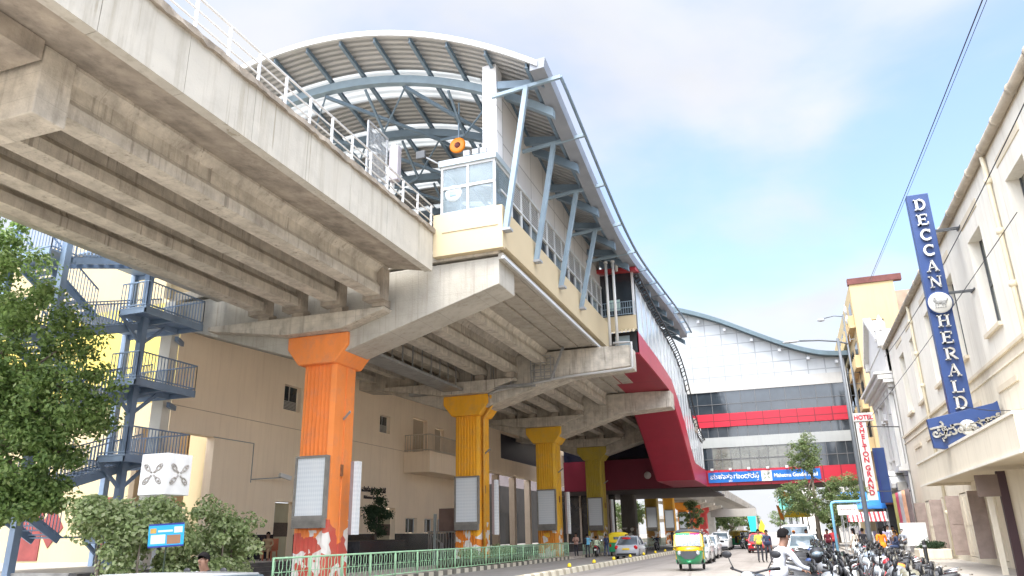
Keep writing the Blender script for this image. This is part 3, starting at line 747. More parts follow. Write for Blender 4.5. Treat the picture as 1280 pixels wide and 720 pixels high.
ys = [45.1 + 1.74*i for i in range(19)]
for y0, y1 in zip(ys, ys[1:]):
    zz = [table(TOP, y0) + .02, table(TOP, y1) + .02, table(CRV, y1), table(CRV, y0)]
    MB().prism([(y0 + .03, zz[0]), (y1 - .03, zz[1]), (y1 - .03, zz[2]), (y0 + .03, zz[3])], 'x', XO - .06, XO - .1).build('wall_panel', PANEL, cs)
    b = MB(); b.beam((XO - .05, y1, zz[1]), (XO - .05, y1, zz[2]), .06, .1); b.build('mullion', MATS['pale_frame'], cs)
def curve(v): return (table(CRV, v-.8) + table(CRV, v) + table(CRV, v+.8)) / 3
yc = [44.4 + .57*i for i in range(59)]
b = MB(); b.loft([[(XO - .28, y, curve(y) - .03), (XO + .02, y, curve(y) - .03), (XO + .02, y, curve(y) + .05), (XO - .28, y, curve(y) + .05)] for y in yc], smooth=False)
for o in (-.27, .16): b.tube([(XO + o + .1, y, curve(y) + .3) for y in yc], .055, 6)
for y in yc: b.beam((XO - .2, y, curve(y) + .04), (XO + .28, y, curve(y) + .32), .09, .06)
b.build('curved_gutter', M('dark_gutter_steel', (.035, .037, .04), .5, .2, 3), cs)
b = MB(); b.loft([[(XO - .1, y, curve(y) + .04), (-10.4, y, curve(y) + .9), (-10.4, y, curve(y) + .98), (XO - .1, y, curve(y) + .12)] for y in yc], smooth=False)
b.build('stair_roof', ROOF, cs)
# lobby facing the viewer at the stair head
x0, x1, y0 = -10.05, -7.62, 44.3
MB().box(x0, x1, y0-.06, y0+.1, 13.6, 14.5).build('spandrel', CREAM_Y, cs)
MB().box(x0, x0+.3, y0-.06, y0+.1, 14.501, 17.6).build('jamb', WHITE_M, cs)
MB().box(x1-.13, x1, y0-.07, y0+.1, 14.501, 17.4).build('jamb', WHITE, cs)
MB().box(x0+.3, x1-.13, y0, y0+.03, 14.55, 17.3).build('lobby_glass', GLASS_D, cs)
MB().box(x0+.7, x0+1.5, y0-.03, y0-.005, 14.9, 15.6).build('notice_sheet', M('pale_green_notice', (.5, .66, .6), .6), cs)
b = MB()
for i in range(15): b.beam((x0+.4 + i*.145, y0-.12, 14.55), (x0+.4 + i*.145, y0-.12, 15.4), .026, .026)
for z in (14.6, 15.0, 15.4): b.beam((x0+.3, y0-.12, z), (x1-.15, y0-.12, z), .036, .036)
b.build('balustrade', STEEL_L, cs)
b = MB(); b.loft([[(x0 - .5, y0 - 1.0, 17.2), (x1 + .35, y0 - 1.0, 17.05), (x1 + .35, y0 - 1.0, 17.3), (x0 - .5, y0 - 1.0, 17.45)], [(x0 - .5, y0 + .6, 17.55), (x1 + .35, y0 + .6, 17.4), (x1 + .35, y0 + .6, 17.65), (x0 - .5, y0 + .6, 17.8)]], smooth=False)
b.build('red_canopy', M('red_canopy_sheet', (.36, .035, .04), .5, .1, 2), cs)
b = MB(); b.grid([[(x0 + i*.05, y0-.06, 13.6 + .04*math.sin(i*1.3)), (x0 + i*.05, y0-.65, 13.32 + .04*math.sin(i*1.3))] for i in range(50)]); b.build('corrugated_awning', M('cream_corrugated', (.5, .42, .28), .6), cs)
MB().box(x0, x1, y0+.3, y0+.4, 12.2, 13.55).build('dark_opening', BLACK, cs)
MB().box(x0+1.0, x0+1.9, y0+.2, y0+.28, 12.2, 13.3).build('shop_panel', M('pale_blue_panel', (.3, .38, .42), .6), cs)
for i, x in enumerate((-8.62, -8.2)):
    b = MB(); b.tube([(x, 41.0, 11.9), (x, 41.0, 16.9)], .085, 10); b.lathe([(.12, 0), (.13, .06), (.09, .14), (.02, .17)], (x, 41.0, 16.9), 10)
    b.build('vent_pipe', M('off_white_pipe', (.55, .54, .51), .5, .06), cs)
MB().tube([(-8.3, 42.6, 16.9), (-8.3, 42.6, 18.3)], .085, 8).build('vent_pipe', MATS['off_white_pipe'], cs)
# ================================================================== FOOTBRIDGE ACROSS THE ROAD
YB = 78.5; BX0, BX1 = -7.75, 6.45
br = thing('footbridge', 'white and red glazed footbridge spanning the road with a curved roof', 'footbridge', (0, YB, 6))
TILE = NT('white_wall_tiles'); _clad(TILE, 0, 1.6, 1.12, (.40, .415, .415), .06, .66); TILE = TILE.m
REDP = NT('bright_red_panels'); _clad(REDP, 0, 1.6, 4.1, (.42, .008, .025), .05); REDP = REDP.m
SILV = M('silver_band', (.34, .35, .335), .45, .06, .6, streak=.25, spec=.5)
RCV = [(-11.8, 24.9), (-9.5, 24.3), (-7.1, 23.45), (-4.7, 22.4), (-1.45, 20.65), (1.55, 19.1), (3.6, 18.3), (5.15, 17.9), (7.1, 17.8)]
def rc(x): return (table(RCV, x-.9) + table(RCV, x) + table(RCV, x+.9)) / 3
MB().box(BX0, BX1, YB, YB+.15, 5.98, 7.5).build('lower_red_band', REDP, br)
MB().box(BX0, BX1, YB+.12, YB+.15, 9.7, 10.7).build('silver_band', SILV, br)
MB().box(-10.3, BX1, YB, YB+.15, 11.72, 13.05).build('upper_red_band', REDP, br)
MB().box(-10.7, BX1, YB+.06, YB+.15, 15.3, 16.35).build('upper_silver_band', M('pale_stone_band', (.40, .39, .365), .6, .05, .8, streak=.2), br)
xs = [lerp(-11.4, BX1, i/30) for i in range(31)]
b = MB(); b.loft([[(x, YB+.1, 16.35), (x, YB+.16, 16.35), (x, YB+.16, rc(x)), (x, YB+.1, rc(x))] for x in xs], smooth=False); b.build('tiled_gable', TILE, br)
b = MB(); xs = [lerp(-11.9, 7.0, i/44) for i in range(45)]
b.loft([[(x, YB-.8, rc(x) - .04), (x, YB+9.0, rc(x) - .04), (x, YB+9.0, rc(x) + .4), (x, YB-.8, rc(x) + .4)] for x in xs], smooth=False)
b.build('curved_roof', M('teal_grey_roof_edge', (.09, .13, .15), .5, .12, 1.5), br)
for i in range(6):
    x = -6.9 + i*2.55
    b = MB(); b.beam((x, YB-.0, rc(x)-.45), (x, YB-.5, rc(x)-.45), .14, .14); b.cbox((x, YB-.5, rc(x)-.62), (.28, .22, .25)); b.build('soffit_lamp', GREY, br)
WHITEW = M('white_side_wall', (.48, .49, .48), .5, .05, .8, streak=.2)
MB().box(-9.6, BX0, YB+.0, YB+.16, 7.6, 11.7).build('white_end_wall', WHITEW, br)
rnd = random.Random(11)
WARM = M('dim_warm_interior', (.34, .28, .19), .8, .3, 1.2)
for z0, z1, xa, n, nm in ((7.5, 9.7, BX0, 16, 'lower_window'), (10.7, 11.72, -9.0, 16, 'middle_window'), (13.05, 15.3, -10.7, 12, 'upper_window')):
    for i in range(n):
        a = lerp(xa, BX1, i/n); c = lerp(xa, BX1, (i+1)/n)
        w = MB().box(a+.02, c-.02, YB+.2, YB+.23, z0, z1).build('window', GLASS_D if (nm != 'lower_window' or i < 1 or i > 9) else glass('clear_bridge_glazing', (.22, .22, .19), .05, alpha_mix=.35), br)
        MB().box(c-.025, c+.025, YB+.14, YB+.25, z0, z1).build('frame', M('window_frame_grey', (.12, .12, .12), .5), w)
        if nm == 'lower_window': MB().box(a+.03, c-.03, YB+.15, YB+.199, 8.52, 8.58).build('transom', MATS['window_frame_grey'], w)
        if nm == 'upper_window': MB().box(a+.03, c-.03, YB+.15, YB+.199, 14.0, 14.05).build('transom', MATS['window_frame_grey'], w)
DBR = M('dark_brown_soffit', (.065, .045, .04), .8, .2, 1)
MB().box(BX0, BX1, YB+.36, YB+9.3, 5.96, 6.08).build('deck', DBR, br)
MB().box(BX0, BX1, YB+.151, YB+.35, 5.92, 6.06).build('soffit_edge', DBR, br)
for z in (9.75, 12.2): MB().box(-10, BX1, YB+.4, YB+9.3, z, z+.45).build('floor_slab', M('dim_slab', (.2, .19, .17), .8), br)
MB().box(-10, BX1, YB+9.3, YB+9.45, 5.95, 17.6).build('rear_wall', WHITEW, br)
MB().box(BX1, BX1+.12, YB, YB+9.4, 5.95, 17.7).build('end_wall', WHITEW, br)
MB().box(-6.3, 2.0, YB+1.8, YB+1.9, 6.5, 9.7).build('warm_partition', WARM, br)
for i in range(5):
    x = -5.2 + i*1.45 + rnd.uniform(-.2, .2); MB().box(x, x+.9, YB+1.5, YB+1.78, 7.2, 9.1).build('wall_panel', M('pale_panel', (.6, .53, .4), .6), br)
# name board with its floodlights
nb = thing('name_board', 'long blue station name board in white letters on the footbridge', 'name board', (-2.6, YB-.2, 6.4))
BLUE = M('sign_blue', (.012, .13, .42), .45, .04, 1)
SX0, SX1, SZ0, SZ1 = -7.45, 2.95, 6.28, 7.27
MB().box(SX0, SX1, YB-.2, YB-.02, SZ0, SZ1).build('panel', BLUE, nb)
MB().box(-2.42, -1.45, YB-.215, YB-.2, SZ0, SZ1).build('emblem_panel', M('emblem_white', (.6, .6, .54), .5), nb)
cx, cz = -1.935, (SZ0+SZ1)/2
b = MB()
for a in (45, 135, 225, 315):
    c_, s_ = math.cos(R(a)), math.sin(R(a)); q = []
    for i in range(9):
        t_ = i / 8; r_ = .08 + .34*t_; of = .09*math.sin(math.pi*t_)
        q.append((cx + c_*r_ - s_*of, YB-.235, cz + s_*r_ + c_*of))
    for i in range(9):
        t_ = 1 - i / 8; r_ = .08 + .34*t_; of = -.05*math.sin(math.pi*t_)
        q.append((cx + c_*r_ - s_*of, YB-.235, cz + s_*r_ + c_*of))
    b.add(q, [tuple(range(18))])
b.build('emblem', M('emblem_grey_green', (.25, .30, .23), .6), nb)
LET = M('white_lettering', (.78, .78, .76), .5, .02)
letters('kannada_lettering', [('ಮಹಾತಾ', -6.2, .0, .62), ('ಮ', -5.36, -.28, .3), ('ಗಾಂಧಿ', -4.2, .0, .62), ('ರಸೆ', -3.05, .0, .62), ('ತ', -2.78, -.27, .28)], LET, face_my(0, YB-.21, 6.62), nb, .012, .004)
letters('english_lettering', [('Mahatma Gandhi Road', .72, 0, .50, .86)], LET, face_my(0, YB-.21, 6.6), nb, .012, .008)
for i in range(6):
    x = -7.0 + i*1.75
    l = MB(); l.beam((x, YB, 7.42), (x, YB-.5, 7.56), .05, .05); l.cbox((x, YB-.5, 7.52), (.28, .16, .22)); l.build('flood_lamp', M('pale_lamp', (.5, .5, .47), .5), nb)
# ---- concourse block under the station hall, dark behind the pillars
cc = thing('concourse_block', 'shaded concourse with dull red band under the station hall', 'concourse', (-18, YB, 6))
DRED = M('shaded_red_band', (.15, .008, .025), .5, .1, .6)  # the footbridge red again, with the shade under the hall put into its colour
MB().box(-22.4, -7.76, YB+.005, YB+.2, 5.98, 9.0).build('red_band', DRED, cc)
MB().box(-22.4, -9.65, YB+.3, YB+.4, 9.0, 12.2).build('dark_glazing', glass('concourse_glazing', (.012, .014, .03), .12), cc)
MB().box(-24.7, -7.76, YB+.25, 100, 5.9, 6.1).build('deck', DBR, cc)
MB().box(-40, -8, 98, 98.3, 6.1, 12).build('rear_wall', M('dim_rear_wall', (.12, .1, .1), .8), cc)
MB().box(-8.1, -7.9, YB+9.5, 98, 6.1, 12).build('side_wall', WHITEW, cc)
MB().lathe([(.01, 0), (.36, .0), (.36, .05), (.01, .05)], (-13.5, YB-.06, 7.3), 24, 'y').build('round_plate', M('pale_round_plate', (.5, .45, .42), .6), cc)
# ---- viaduct running on lower beyond the footbridge, then bending away
MB().box(-25, -18.7, 86, 86.2, .8, 5.9).build('entrance_glazing', glass('entrance_glazing', (.02, .022, .026), .15), cc)
for i in range(4): MB().box(-24.4+i*1.6, -24.2+i*1.6, 85.8, 86, .8, 5.9).build('entrance_post', M('beige_post', (.4, .32, .25), .8), cc)
fv = thing('far_viaduct', 'pale viaduct curving away left beyond the footbridge', 'viaduct', (XC, 150, 0))
path = []
p = Vector((XC, 101, 0)); hd = 0.0
for i in range(80):
    path.append((p.copy(), hd)); p = p + Vector((-math.sin(hd), math.cos(hd), 0)) * 4.0
    if p.y > 285: hd += R(1.5)
def sweep(sec, name, mat):
    rings = []
    for q, h in path:
        n = Vector((math.cos(h), math.sin(h), 0)); rings.append([tuple(q + n*o + Vector((0, 0, z))) for o, z in sec])
    MB().loft(rings, smooth=False).build(name, mat, fv)
FARC = M('far_pale_concrete', (.30, .275, .24), .85, .08, .4, streak=.3)
sweep([(4.9, 8.5), (5.25, 8.3), (5.3, 9.9), (5.0, 9.9), (4.95, 8.9), (-4.95, 8.9), (-5, 9.9), (-5.3, 9.9), (-5.25, 8.3), (-4.9, 8.5), (-3.0, 8.4), (-2.2, 6.95), (2.2, 6.95), (3.0, 8.4)], 'deck', FARC)
for i in range(30):
    q, h = path[8+i]; n = Vector((math.cos(h), math.sin(h), 0)); c = q + n*5.32
    MB().beam(c + Vector((0, 0, 8.35)), c + Vector((0, 0, 9.9)), .1, .12).build('parapet_joint', CONC_D, fv)
for k, i in enumerate((20, 28, 36, 44, 52)):
    q, h = path[i]
    MB().prism(fluted(q.x, q.y, 1.8, .03), 'z', 0, 6).build('pier', M('far_pier_paint', (.5, .46, .4), .8), fv)
    n = Vector((math.cos(h), math.sin(h), 0))
    MB().beam(q - n*3 + Vector((0, 0, 6.4)), q + n*3 + Vector((0, 0, 6.4)), 1.6, 1.1).build('pier_cap', FARC, fv)
MB().box(-16.5, -7.2, 170, 172, 4.7, 6.3).build('portal_beam', FARC, fv)
MB().box(-8.4, -7.2, 170.1, 171.9, 0, 4.7).build('portal_leg', FARC, fv)
# ================================================================== STATION BUILDING ON THE LEFT
WX = -25.0
sb = thing('station_building', 'peach rendered station building with black granite base behind pillars', 'building', (WX, 45, .8))
def wall_with_holes(u0, u1, z0, z1, holes, mk, depth):
    """front sheet with rectangular openings and their reveals; mk(u, d, z) places a point, d = depth into the wall"""
    us = sorted({u0, u1, *[h[0] for h in holes], *[h[1] for h in holes]}); zs = sorted({z0, z1, *[h[2] for h in holes], *[h[3] for h in holes]})
    b = MB()
    for a, c in zip(us, us[1:]):
        for p, q in zip(zs, zs[1:]):
            m = ((a+c)/2, (p+q)/2)
            if any(h[0] < m[0] < h[1] and h[2] < m[1] < h[3] for h in holes): continue
            b.quad(mk(a, 0, p), mk(c, 0, p), mk(c, 0, q), mk(a, 0, q))
    for h in holes:
        a, c, p, q = h[:4]
        b.quad(mk(a, 0, p), mk(a, depth, p), mk(a, depth, q), mk(a, 0, q)); b.quad(mk(c, 0, p), mk(c, depth, p), mk(c, depth, q), mk(c, 0, q))
        b.quad(mk(a, 0, q), mk(c, 0, q), mk(c, depth, q), mk(a, depth, q)); b.quad(mk(a, 0, p), mk(c, 0, p), mk(c, depth, p), mk(a, depth, p))
    return b
lw = lambda u, d, z: (WX - d, u, z)
doors = [(33.4, 35.1, .8, 3.58), (43.8, 46.3, .8, 3.56)]
smallw = [(47.8, 49.5, 2.0, 2.98), (50.7, 52.2, 2.0, 2.98), (52.9, 54.3, 2.0, 2.98), (55.5, 57.0, 2.0, 2.98)]
upw = [(33.45, 34.95, 8.35, 9.72), (43.8, 45.2, 8.35, 9.5)]
updoor = [(48.6, 50.9, 7.32, 10.0), (52.2, 53.9, 7.32, 9.7)]
niche = [(26.3, 28.5, .8, 6.3)]
strip = [(66.5, 86, 8.6, 11.0)]
wb = wall_with_holes(25.6, 63.5, .8, 12.1, doors + smallw + upw + updoor + niche, lw, .45)
wb.build('wall', PEACH, sb)
wb = wall_with_holes(63.5, 92, 7.3, 12.1, strip, lw, .5); wb.build('upper_wall', PEACH, sb)
MB().box(WX-.5, WX-.02, 63.5, 92, 7.12, 7.3).build('overhang_soffit', MATS['peach_wall_paint'], sb)
MB().box(WX-12, WX-.02, 63.3, 63.5, .8, 12).build('return_wall', PEACH, sb)
MB().box(WX-6.5, WX-6.3, 63.5, 130, .8, 7.2).build('rear_wall', M('shaded_wall', (.07, .065, .06), .8), sb)  # shade of the colonnade recess put into the wall colour
for i in range(5):
    y = 66 + i*4.6; MB().box(WX-.75, WX-.2, y, y+.55, .8, 7.1).build('colonnade_post', M('beige_column', (.5, .4, .3), .8, .08), sb)
    MB().box(WX-6.2, WX-6, y+1.2, y+3.8, .8, 4.2).build('dark_doorway', BLACK, sb)
MB().box(WX-.6, WX-.4, 66.5, 86, 8.6, 11.0).build('strip_window', M('dark_strip_glass', (.012, .014, .028), .4), sb)
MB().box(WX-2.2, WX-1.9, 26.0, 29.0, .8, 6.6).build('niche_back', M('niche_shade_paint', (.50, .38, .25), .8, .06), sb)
# granite plinth between the openings
segs = [(28.5, 33.4), (35.1, 43.8), (46.3, 63.5)]
for a, c in segs: MB().box(WX, WX+.06, a+.02, c-.02, .8, 1.95).build('plinth', GRANITE, sb)
for a, c in ((25.62, 63.5),):
    for z in (7.4,): MB().box(WX, WX+.012, a, c, z, z+.03).build('wall_groove', M('groove_peach', (.5, .38, .26), .9), sb)
SHUT = M('khaki_shutter', (.40, .36, .24), .7, .08, 2); GRIL = M('brown_grille', (.09, .065, .05), .7, .3, 20)
for a, c, p, q in doors:
    d = MB().box(WX-.42, WX-.36, a+.05, c-.05, p, q-.05).build('door', SHUT, sb)
    MB().box(WX-.36, WX-.33, a+.06, c-.06, p+1.05, p+1.75).build('grille', GRIL, d)
WFR = M('white_window_frame', (.62, .62, .6), .5)
for a, c, p, q in smallw:
    w = MB().box(WX-.3, WX-.27, a+.04, c-.04, p+.02, q-.02).build('window', GLASS_D, sb)
    f = MB(); f.box(WX-.27, WX-.23, (a+c)/2-.04, (a+c)/2+.04, p, q).box(WX-.27, WX-.22, a+.01, a+.08, p, q).box(WX-.27, WX-.22, c-.08, c-.01, p, q).box(WX-.27, WX-.22, a+.08, c-.08, q-.07, q-.01)
    f.build('frame', WFR, w)
for a, c, p, q in upw:
    w = MB().box(WX-.3, WX-.27, a+.04, c-.04, p+.02, q-.02).build('window', GLASS_D, sb)
    f = MB(); f.box(WX-.27, WX-.24, (a+c)/2-.03, (a+c)/2+.03, p+.5, q)
    for i in range(7): f.box(WX-.27, WX-.22, a+.05, c-.05, p+.05+i*.075, p+.09+i*.075)
    f.build('louvre', M('louvre_grey', (.42, .40, .36), .6), w)
for a, c, p, q in updoor:
    MB().box(WX-.36, WX-.3, a+.04, c-.04, p, q-.04).build('balcony_door', M('beige_door', (.52, .42, .3), .7, .05), sb)
# balcony
bal = MB().box(WX, WX+2.0, 47.3, 56.0, 7.18, 7.34).build('balcony', PEACH, sb)
b = MB(); b.prism([(WX+.001, 5.95), (WX+2.0, 5.95), (WX+2.0, 7.178), (WX+.001, 7.178)], 'y', 47.3, 56); b.build('balcony_box', PEACH, bal, bevel=.02)
b = MB(); x1 = WX+1.95
for i in range(int(8.6/.2)): b.beam((x1, 47.36+i*.2, 7.34), (x1, 47.36+i*.2, 8.5), .03, .03)
for i in range(10): b.beam((WX+.05+i*.2, 47.36, 7.34), (WX+.05+i*.2, 47.36, 8.5), .03, .03)
for z in (7.45, 8.5): b.beam((x1, 47.36, z), (x1, 56, z), .06, .06); b.beam((WX, 47.36, z), (x1, 47.36, z), .06, .06)
b.build('balcony_railing', M('beige_railing', (.55, .48, .38), .6), bal)
# painted south end: yellow and cream, red shapes low down
sy = 30.0
YEL = M('bright_yellow_wall', (.56, .44, .10), .75, .06, .5, streak=.15)
CRM = M('cream_wall', (.46, .37, .215), .8, .05, .4, streak=.2, streakcol=(.55, .44, .26))
MB().box(-70, WX-.5, sy, sy+.3, .8, 8.6).build('end_wall_base', CRM, sb)
MB().box(-70, WX-.5, sy-.02, sy+.3, 8.61, 14.0).build('end_wall_yellow', YEL, sb)
MB().box(-75, -30, sy+6, sy+6.3, 10, 22).build('tower_wall', CRM, sb)
MB().box(WX-.6, WX, 25.1, 25.58, .8, 12).build('corner_pilaster', M('white_pilaster', (.75, .70, .6), .7, .05), sb)
REDP2 = M('red_wall_patch', (.20, .045, .04), .85, .2, 2)
y = sy-.045
for x0 in (-38.2, -33.2): MB().box(x0, x0+1.4, y, y+.04, .9, 3.9).build('painted_panel', REDP2, sb)
for cx in (-36.2, -31.0): MB().prism([(cx-.85, 2.5), (cx, 1.5), (cx+.85, 2.5), (cx, 3.6)], 'y', y, y+.04).build('painted_diamond', REDP2, sb)
wl = thing('wall_lettering', 'small dark station name lettering on the peach wall', 'lettering', (WX, 43, 4.2))
DK = M('dark_lettering', (.03, .03, .03), .5)
letters('lettering', [('ಮಹಾತಾ', 42.55, .42, .42), ('ಮ', 43.05, .25, .2), ('ಗಾಂಧಿ', 43.75, .42, .42), ('ರಸೆ', 44.55, .42, .42), ('Mahatma Gandhi Road', 43.35, 0, .27)], DK, face_px(WX+.03, 0, 4.05), wl, .02, .008)
b = MB()
for a in (60, 130, 245, 310): b.beam((WX+.03, 41.2+.12*math.cos(R(a)), 4.35+.12*math.sin(R(a))), (WX+.03, 41.2+.5*math.cos(R(a)), 4.35+.5*math.sin(R(a))), .1, .05, up=(1, 0, 0))
b.build('emblem', DK, wl)
cam_ = thing('security_camera', 'white security camera on a thin wall arm', 'camera', (WX, 33, 4.6))
b = MB(); b.beam((WX, 31.3, 4.55), (WX+.5, 33.0, 4.72), .05, .05); b.beam((WX+.02, 31.3, 4.4), (WX+.02, 31.3, 6.3), .03, .03); b.beam((WX+.02, 28.4, 6.3), (WX+.02, 31.3, 6.3), .03, .03); b.build('arm', GREY, cam_)
MB().beam((WX+.5, 32.9, 4.85), (WX+.75, 33.5, 4.7), .2, .2).build('camera_body', WHITE, cam_)
# planter with clipped shrub, handrail, notice stand
pl = thing('stone_planter', 'black stone planter box by the station steps', 'planter', (-21.6, 37, .5))
MB().box(-22.4, -21.0, 35.2, 40.2, .3, 1.55).build('box', GRANITE, pl, bevel=.02)
MB().box(-22.3, -21.1, 35.3, 40.1, 1.55, 1.6).build('soil', M('dark_soil', (.05, .04, .03), .95), pl)
hr = thing('stair_handrail', 'grey metal handrail with bars beside the granite steps', 'handrail', (-21, 48, .5))
b = MB()
for x in (-20.5,):
    b.tube([(-19.9, 43.2, .2), (-20.1, 43.2, 1.3), (-21.6, 44.3, 2.0), (-21.6, 49.5, 2.0)], .045, 7)
    for i in range(12): b.beam((-21.6, 44.4+i*.44, .8), (-21.6, 44.4+i*.44, 1.98), .035, .035)
    for i in range(4): b.beam((-20.2-i*.38, 43.3+i*.27, .4+i*.1), (-20.2-i*.38, 43.3+i*.27, 1.35+i*.18), .035, .035)
b.build('rail', M('brushed_steel', (.42, .42, .41), .35, .1, 2, metal=.6), hr)
ns = thing('notice_stand', 'brown notice board on a grey post beside the amber pillar', 'notice board', (-20.3, 43, .2))
MB().beam((-20.3, 42.6, .1), (-20.3, 42.6, 3.0), .14, .14).build('post', M('grey_green_post', (.3, .33, .31), .6), ns)
MB().box(-20.0, -18.9, 42.5, 42.65, 2.0, 3.3).build('board', M('brown_board', (.17, .11, .085), .6, .2), ns)
# ================================================================== BLUE STEEL ESCAPE STAIR
BLU = M('slate_blue_paint', (.19, .26, .36), .5, .12, 2, spec=.5)
es = thing('escape_stair', 'slate blue steel switchback escape stair beside the yellow wall', 'staircase', (-25, 22, .5))
AX0, AX1 = -24.6, -23.2; BX_0, BX_1 = -26.0, -24.62; CX0, CX1 = -27.4, -26.02
YN, YF = 21.8, 25.0
def rail_run(b, p, q, h=1.05, n=None):
    p = Vector(p); q = Vector(q); L = (q-p).length; n = n or max(2, int(L/.16))
    for i in range(n+1): s_ = p.lerp(q, i/n); b.beam(s_, s_ + Vector((0, 0, h)), .026, .026)
    for z in (.08, h): b.beam(p + Vector((0, 0, z)), q + Vector((0, 0, z)), .05, .05)
def flight(b, x0, x1, p, q):
    (ya, za), (yb_, zb) = p, q; n = 9
    for x in (x0+.04, x1-.04): b.beam((x, ya, za-.12), (x, yb_, zb-.12), .07, .3)
    for i in range(n): 
        f = (i+.5)/n; y = lerp(ya, yb_, f); z = lerp(za, zb, f); b.box(x0+.08, x1-.08, y-.16, y+.16, z-.03, z+.02)
for k, z in enumerate((1.95, 4.85, 7.75, 10.65, 13.5)):
    b = MB(); b.box(AX0, AX1, YN, YF, z-.06, z).box(CX0, AX0, YF-1.1, YF, z-.061, z).box(CX0, CX1, YN, YF-1.1, z-.06, z)
    for x in (AX0+.04, AX1-.04): b.beam((x, YN, z-.17), (x, YF, z-.17), .08, .22)
    for y in (YN+.04, (YN+YF)/2, YF-.04): b.beam((AX0, y, z-.17), (AX1, y, z-.17), .08, .2)
    b.beam((CX0, YF-.04, z-.17), (AX0, YF-.04, z-.17), .08, .2); b.build('landing', BLU, es)
    r = MB(); rail_run(r, (AX1-.03, YN+.03, z), (AX1-.03, YF-.03, z)); rail_run(r, (AX0, YN+.03, z), (AX1-.03, YN+.03, z)); rail_run(r, (CX0, YF-.03, z), (AX1-.03, YF-.03, z)); r.build('landing_railing', BLU, es)
    if k < 4:
        b = MB(); flight(b, CX0, CX1, (YN+.2, z), (YN-2.3, z+1.45)); b.build('flight', BLU, es)
        for xx in (CX1, CX0): r = MB(); rail_run(r, (xx, YN+.1, z), (xx, YN-2.3, z+1.45)); r.build('flight_railing', BLU, es)
        b = MB(); b.box(CX0, BX_1, YN-3.4, YN-2.3, z+1.39, z+1.45)
        for y in (YN-3.36, YN-2.34): b.beam((CX0, y, z+1.28), (BX_1, y, z+1.28), .08, .22)
        b.build('half_landing', BLU, es)
        r = MB(); rail_run(r, (BX_1, YN-3.36, z+1.45), (BX_1, YN-2.34, z+1.45)); rail_run(r, (CX0, YN-3.36, z+1.45), (BX_1, YN-3.36, z+1.45)); r.build('half_landing_railing', BLU, es)
        b = MB(); flight(b, BX_0, BX_1, (YN-2.3, z+1.45), (YF-1.1, z+2.9)); b.build('flight', BLU, es)
        for xx in (BX_1, BX_0): r = MB(); rail_run(r, (xx, YN-2.3, z+1.45), (xx, YF-1.1, z+2.9)); r.build('flight_railing', BLU, es)
for x, y in ((AX0+.1, YN+1.2), (AX0+.1, YN-2.8), (CX0, YN-2.8), (CX0, YF-.1)):
    MB().box(x-.13, x+.13, y-.13, y+.13, .1, 14.4).build('column', BLU, es)
b = MB()
for k, z in enumerate((1.95, 4.85, 7.75, 10.65)):
    b.beam((AX0+.1, YN+1.2, z-1.2), (AX0+.1, YN+2.4, z-.2), .1, .12); b.beam((AX0+.1, YN+1.2, z-1.2), (AX0+.1, YN-.0, z-.2), .1, .12)
    b.beam((AX0+.1, YF-.1, z-.5), (WX, 25.8, z-.5), .14, .2)
b.build('brace', BLU, es)
# ================================================================== SIGN BOX AND BOARD BY THE CREEPER
mb_ = thing('emblem_box', 'white cube sign box with curling metro emblem above the creeper', 'sign box', (-17.5, 18.4, 2.9))
MB().box(-18.25, -17.25, 17.8, 18.8, 3.0, 4.2).build('box', M('white_sign_box', (.86, .85, .82), .5, .06, 2, streak=.2), mb_, bevel=.02)
MB().beam((-17.75, 18.3, .0), (-17.75, 18.3, 3.0), .16, .16).build('post', GREY, mb_)
EMB = M('emblem_silver_brown', (.46, .42, .38), .45)
for q, (fr) in enumerate(('y', 'x')):
    b = MB(); cxx, cz = 0, 3.6
    for a in (40, 140, 220, 320):
        pts = []; ca, sa = math.cos(R(a)), math.sin(R(a))
        for i in range(13):
            th = math.pi*2*i/12; lx, ly = .3 + .13*math.cos(th), .065*math.sin(th); u = lx*ca - ly*sa; w = lx*sa + ly*ca
            pts.append((-17.75+u, 17.775, cz+w) if fr == 'y' else (-17.225, 18.3+u, cz+w))
        b.tube(pts, .02, 6); u0, w0 = .06*ca, .06*sa; u1, w1 = .2*ca, .2*sa
        b.tube([(-17.75+u0, 17.775, cz+w0), (-17.75+u1, 17.775, cz+w1)] if fr == 'y' else [(-17.225, 18.3+u0, cz+w0), (-17.225, 18.3+u1, cz+w1)], .03, 6)
        u2, w2 = .33*ca, .33*sa; b.ell((-17.75+u2, 17.775, cz+w2) if fr == 'y' else (-17.225, 18.3+u2, cz+w2), (.035, .03, .035), 8, 6)
    b.build('emblem', EMB, mb_)
ib = thing('information_board', 'small bright blue information board fixed to the creeper', 'board', (-16.8, 17.9, 1.5))
b = MB(); b.box(-.42, .42, -.03, .03, -.29, .29)
pn = b.xf(Matrix.Translation((-15.3, 16.05, 1.84)) @ Matrix.Rotation(R(40), 4, 'Z') @ Matrix.Rotation(R(-3), 4, 'Y')).build('panel', M('cyan_board', (.02, .33, .60), .4, .05), ib)
Mx = Matrix.Translation((-15.3, 16.05, 1.84)) @ Matrix.Rotation(R(40), 4, 'Z') @ Matrix.Rotation(R(-3), 4, 'Y')
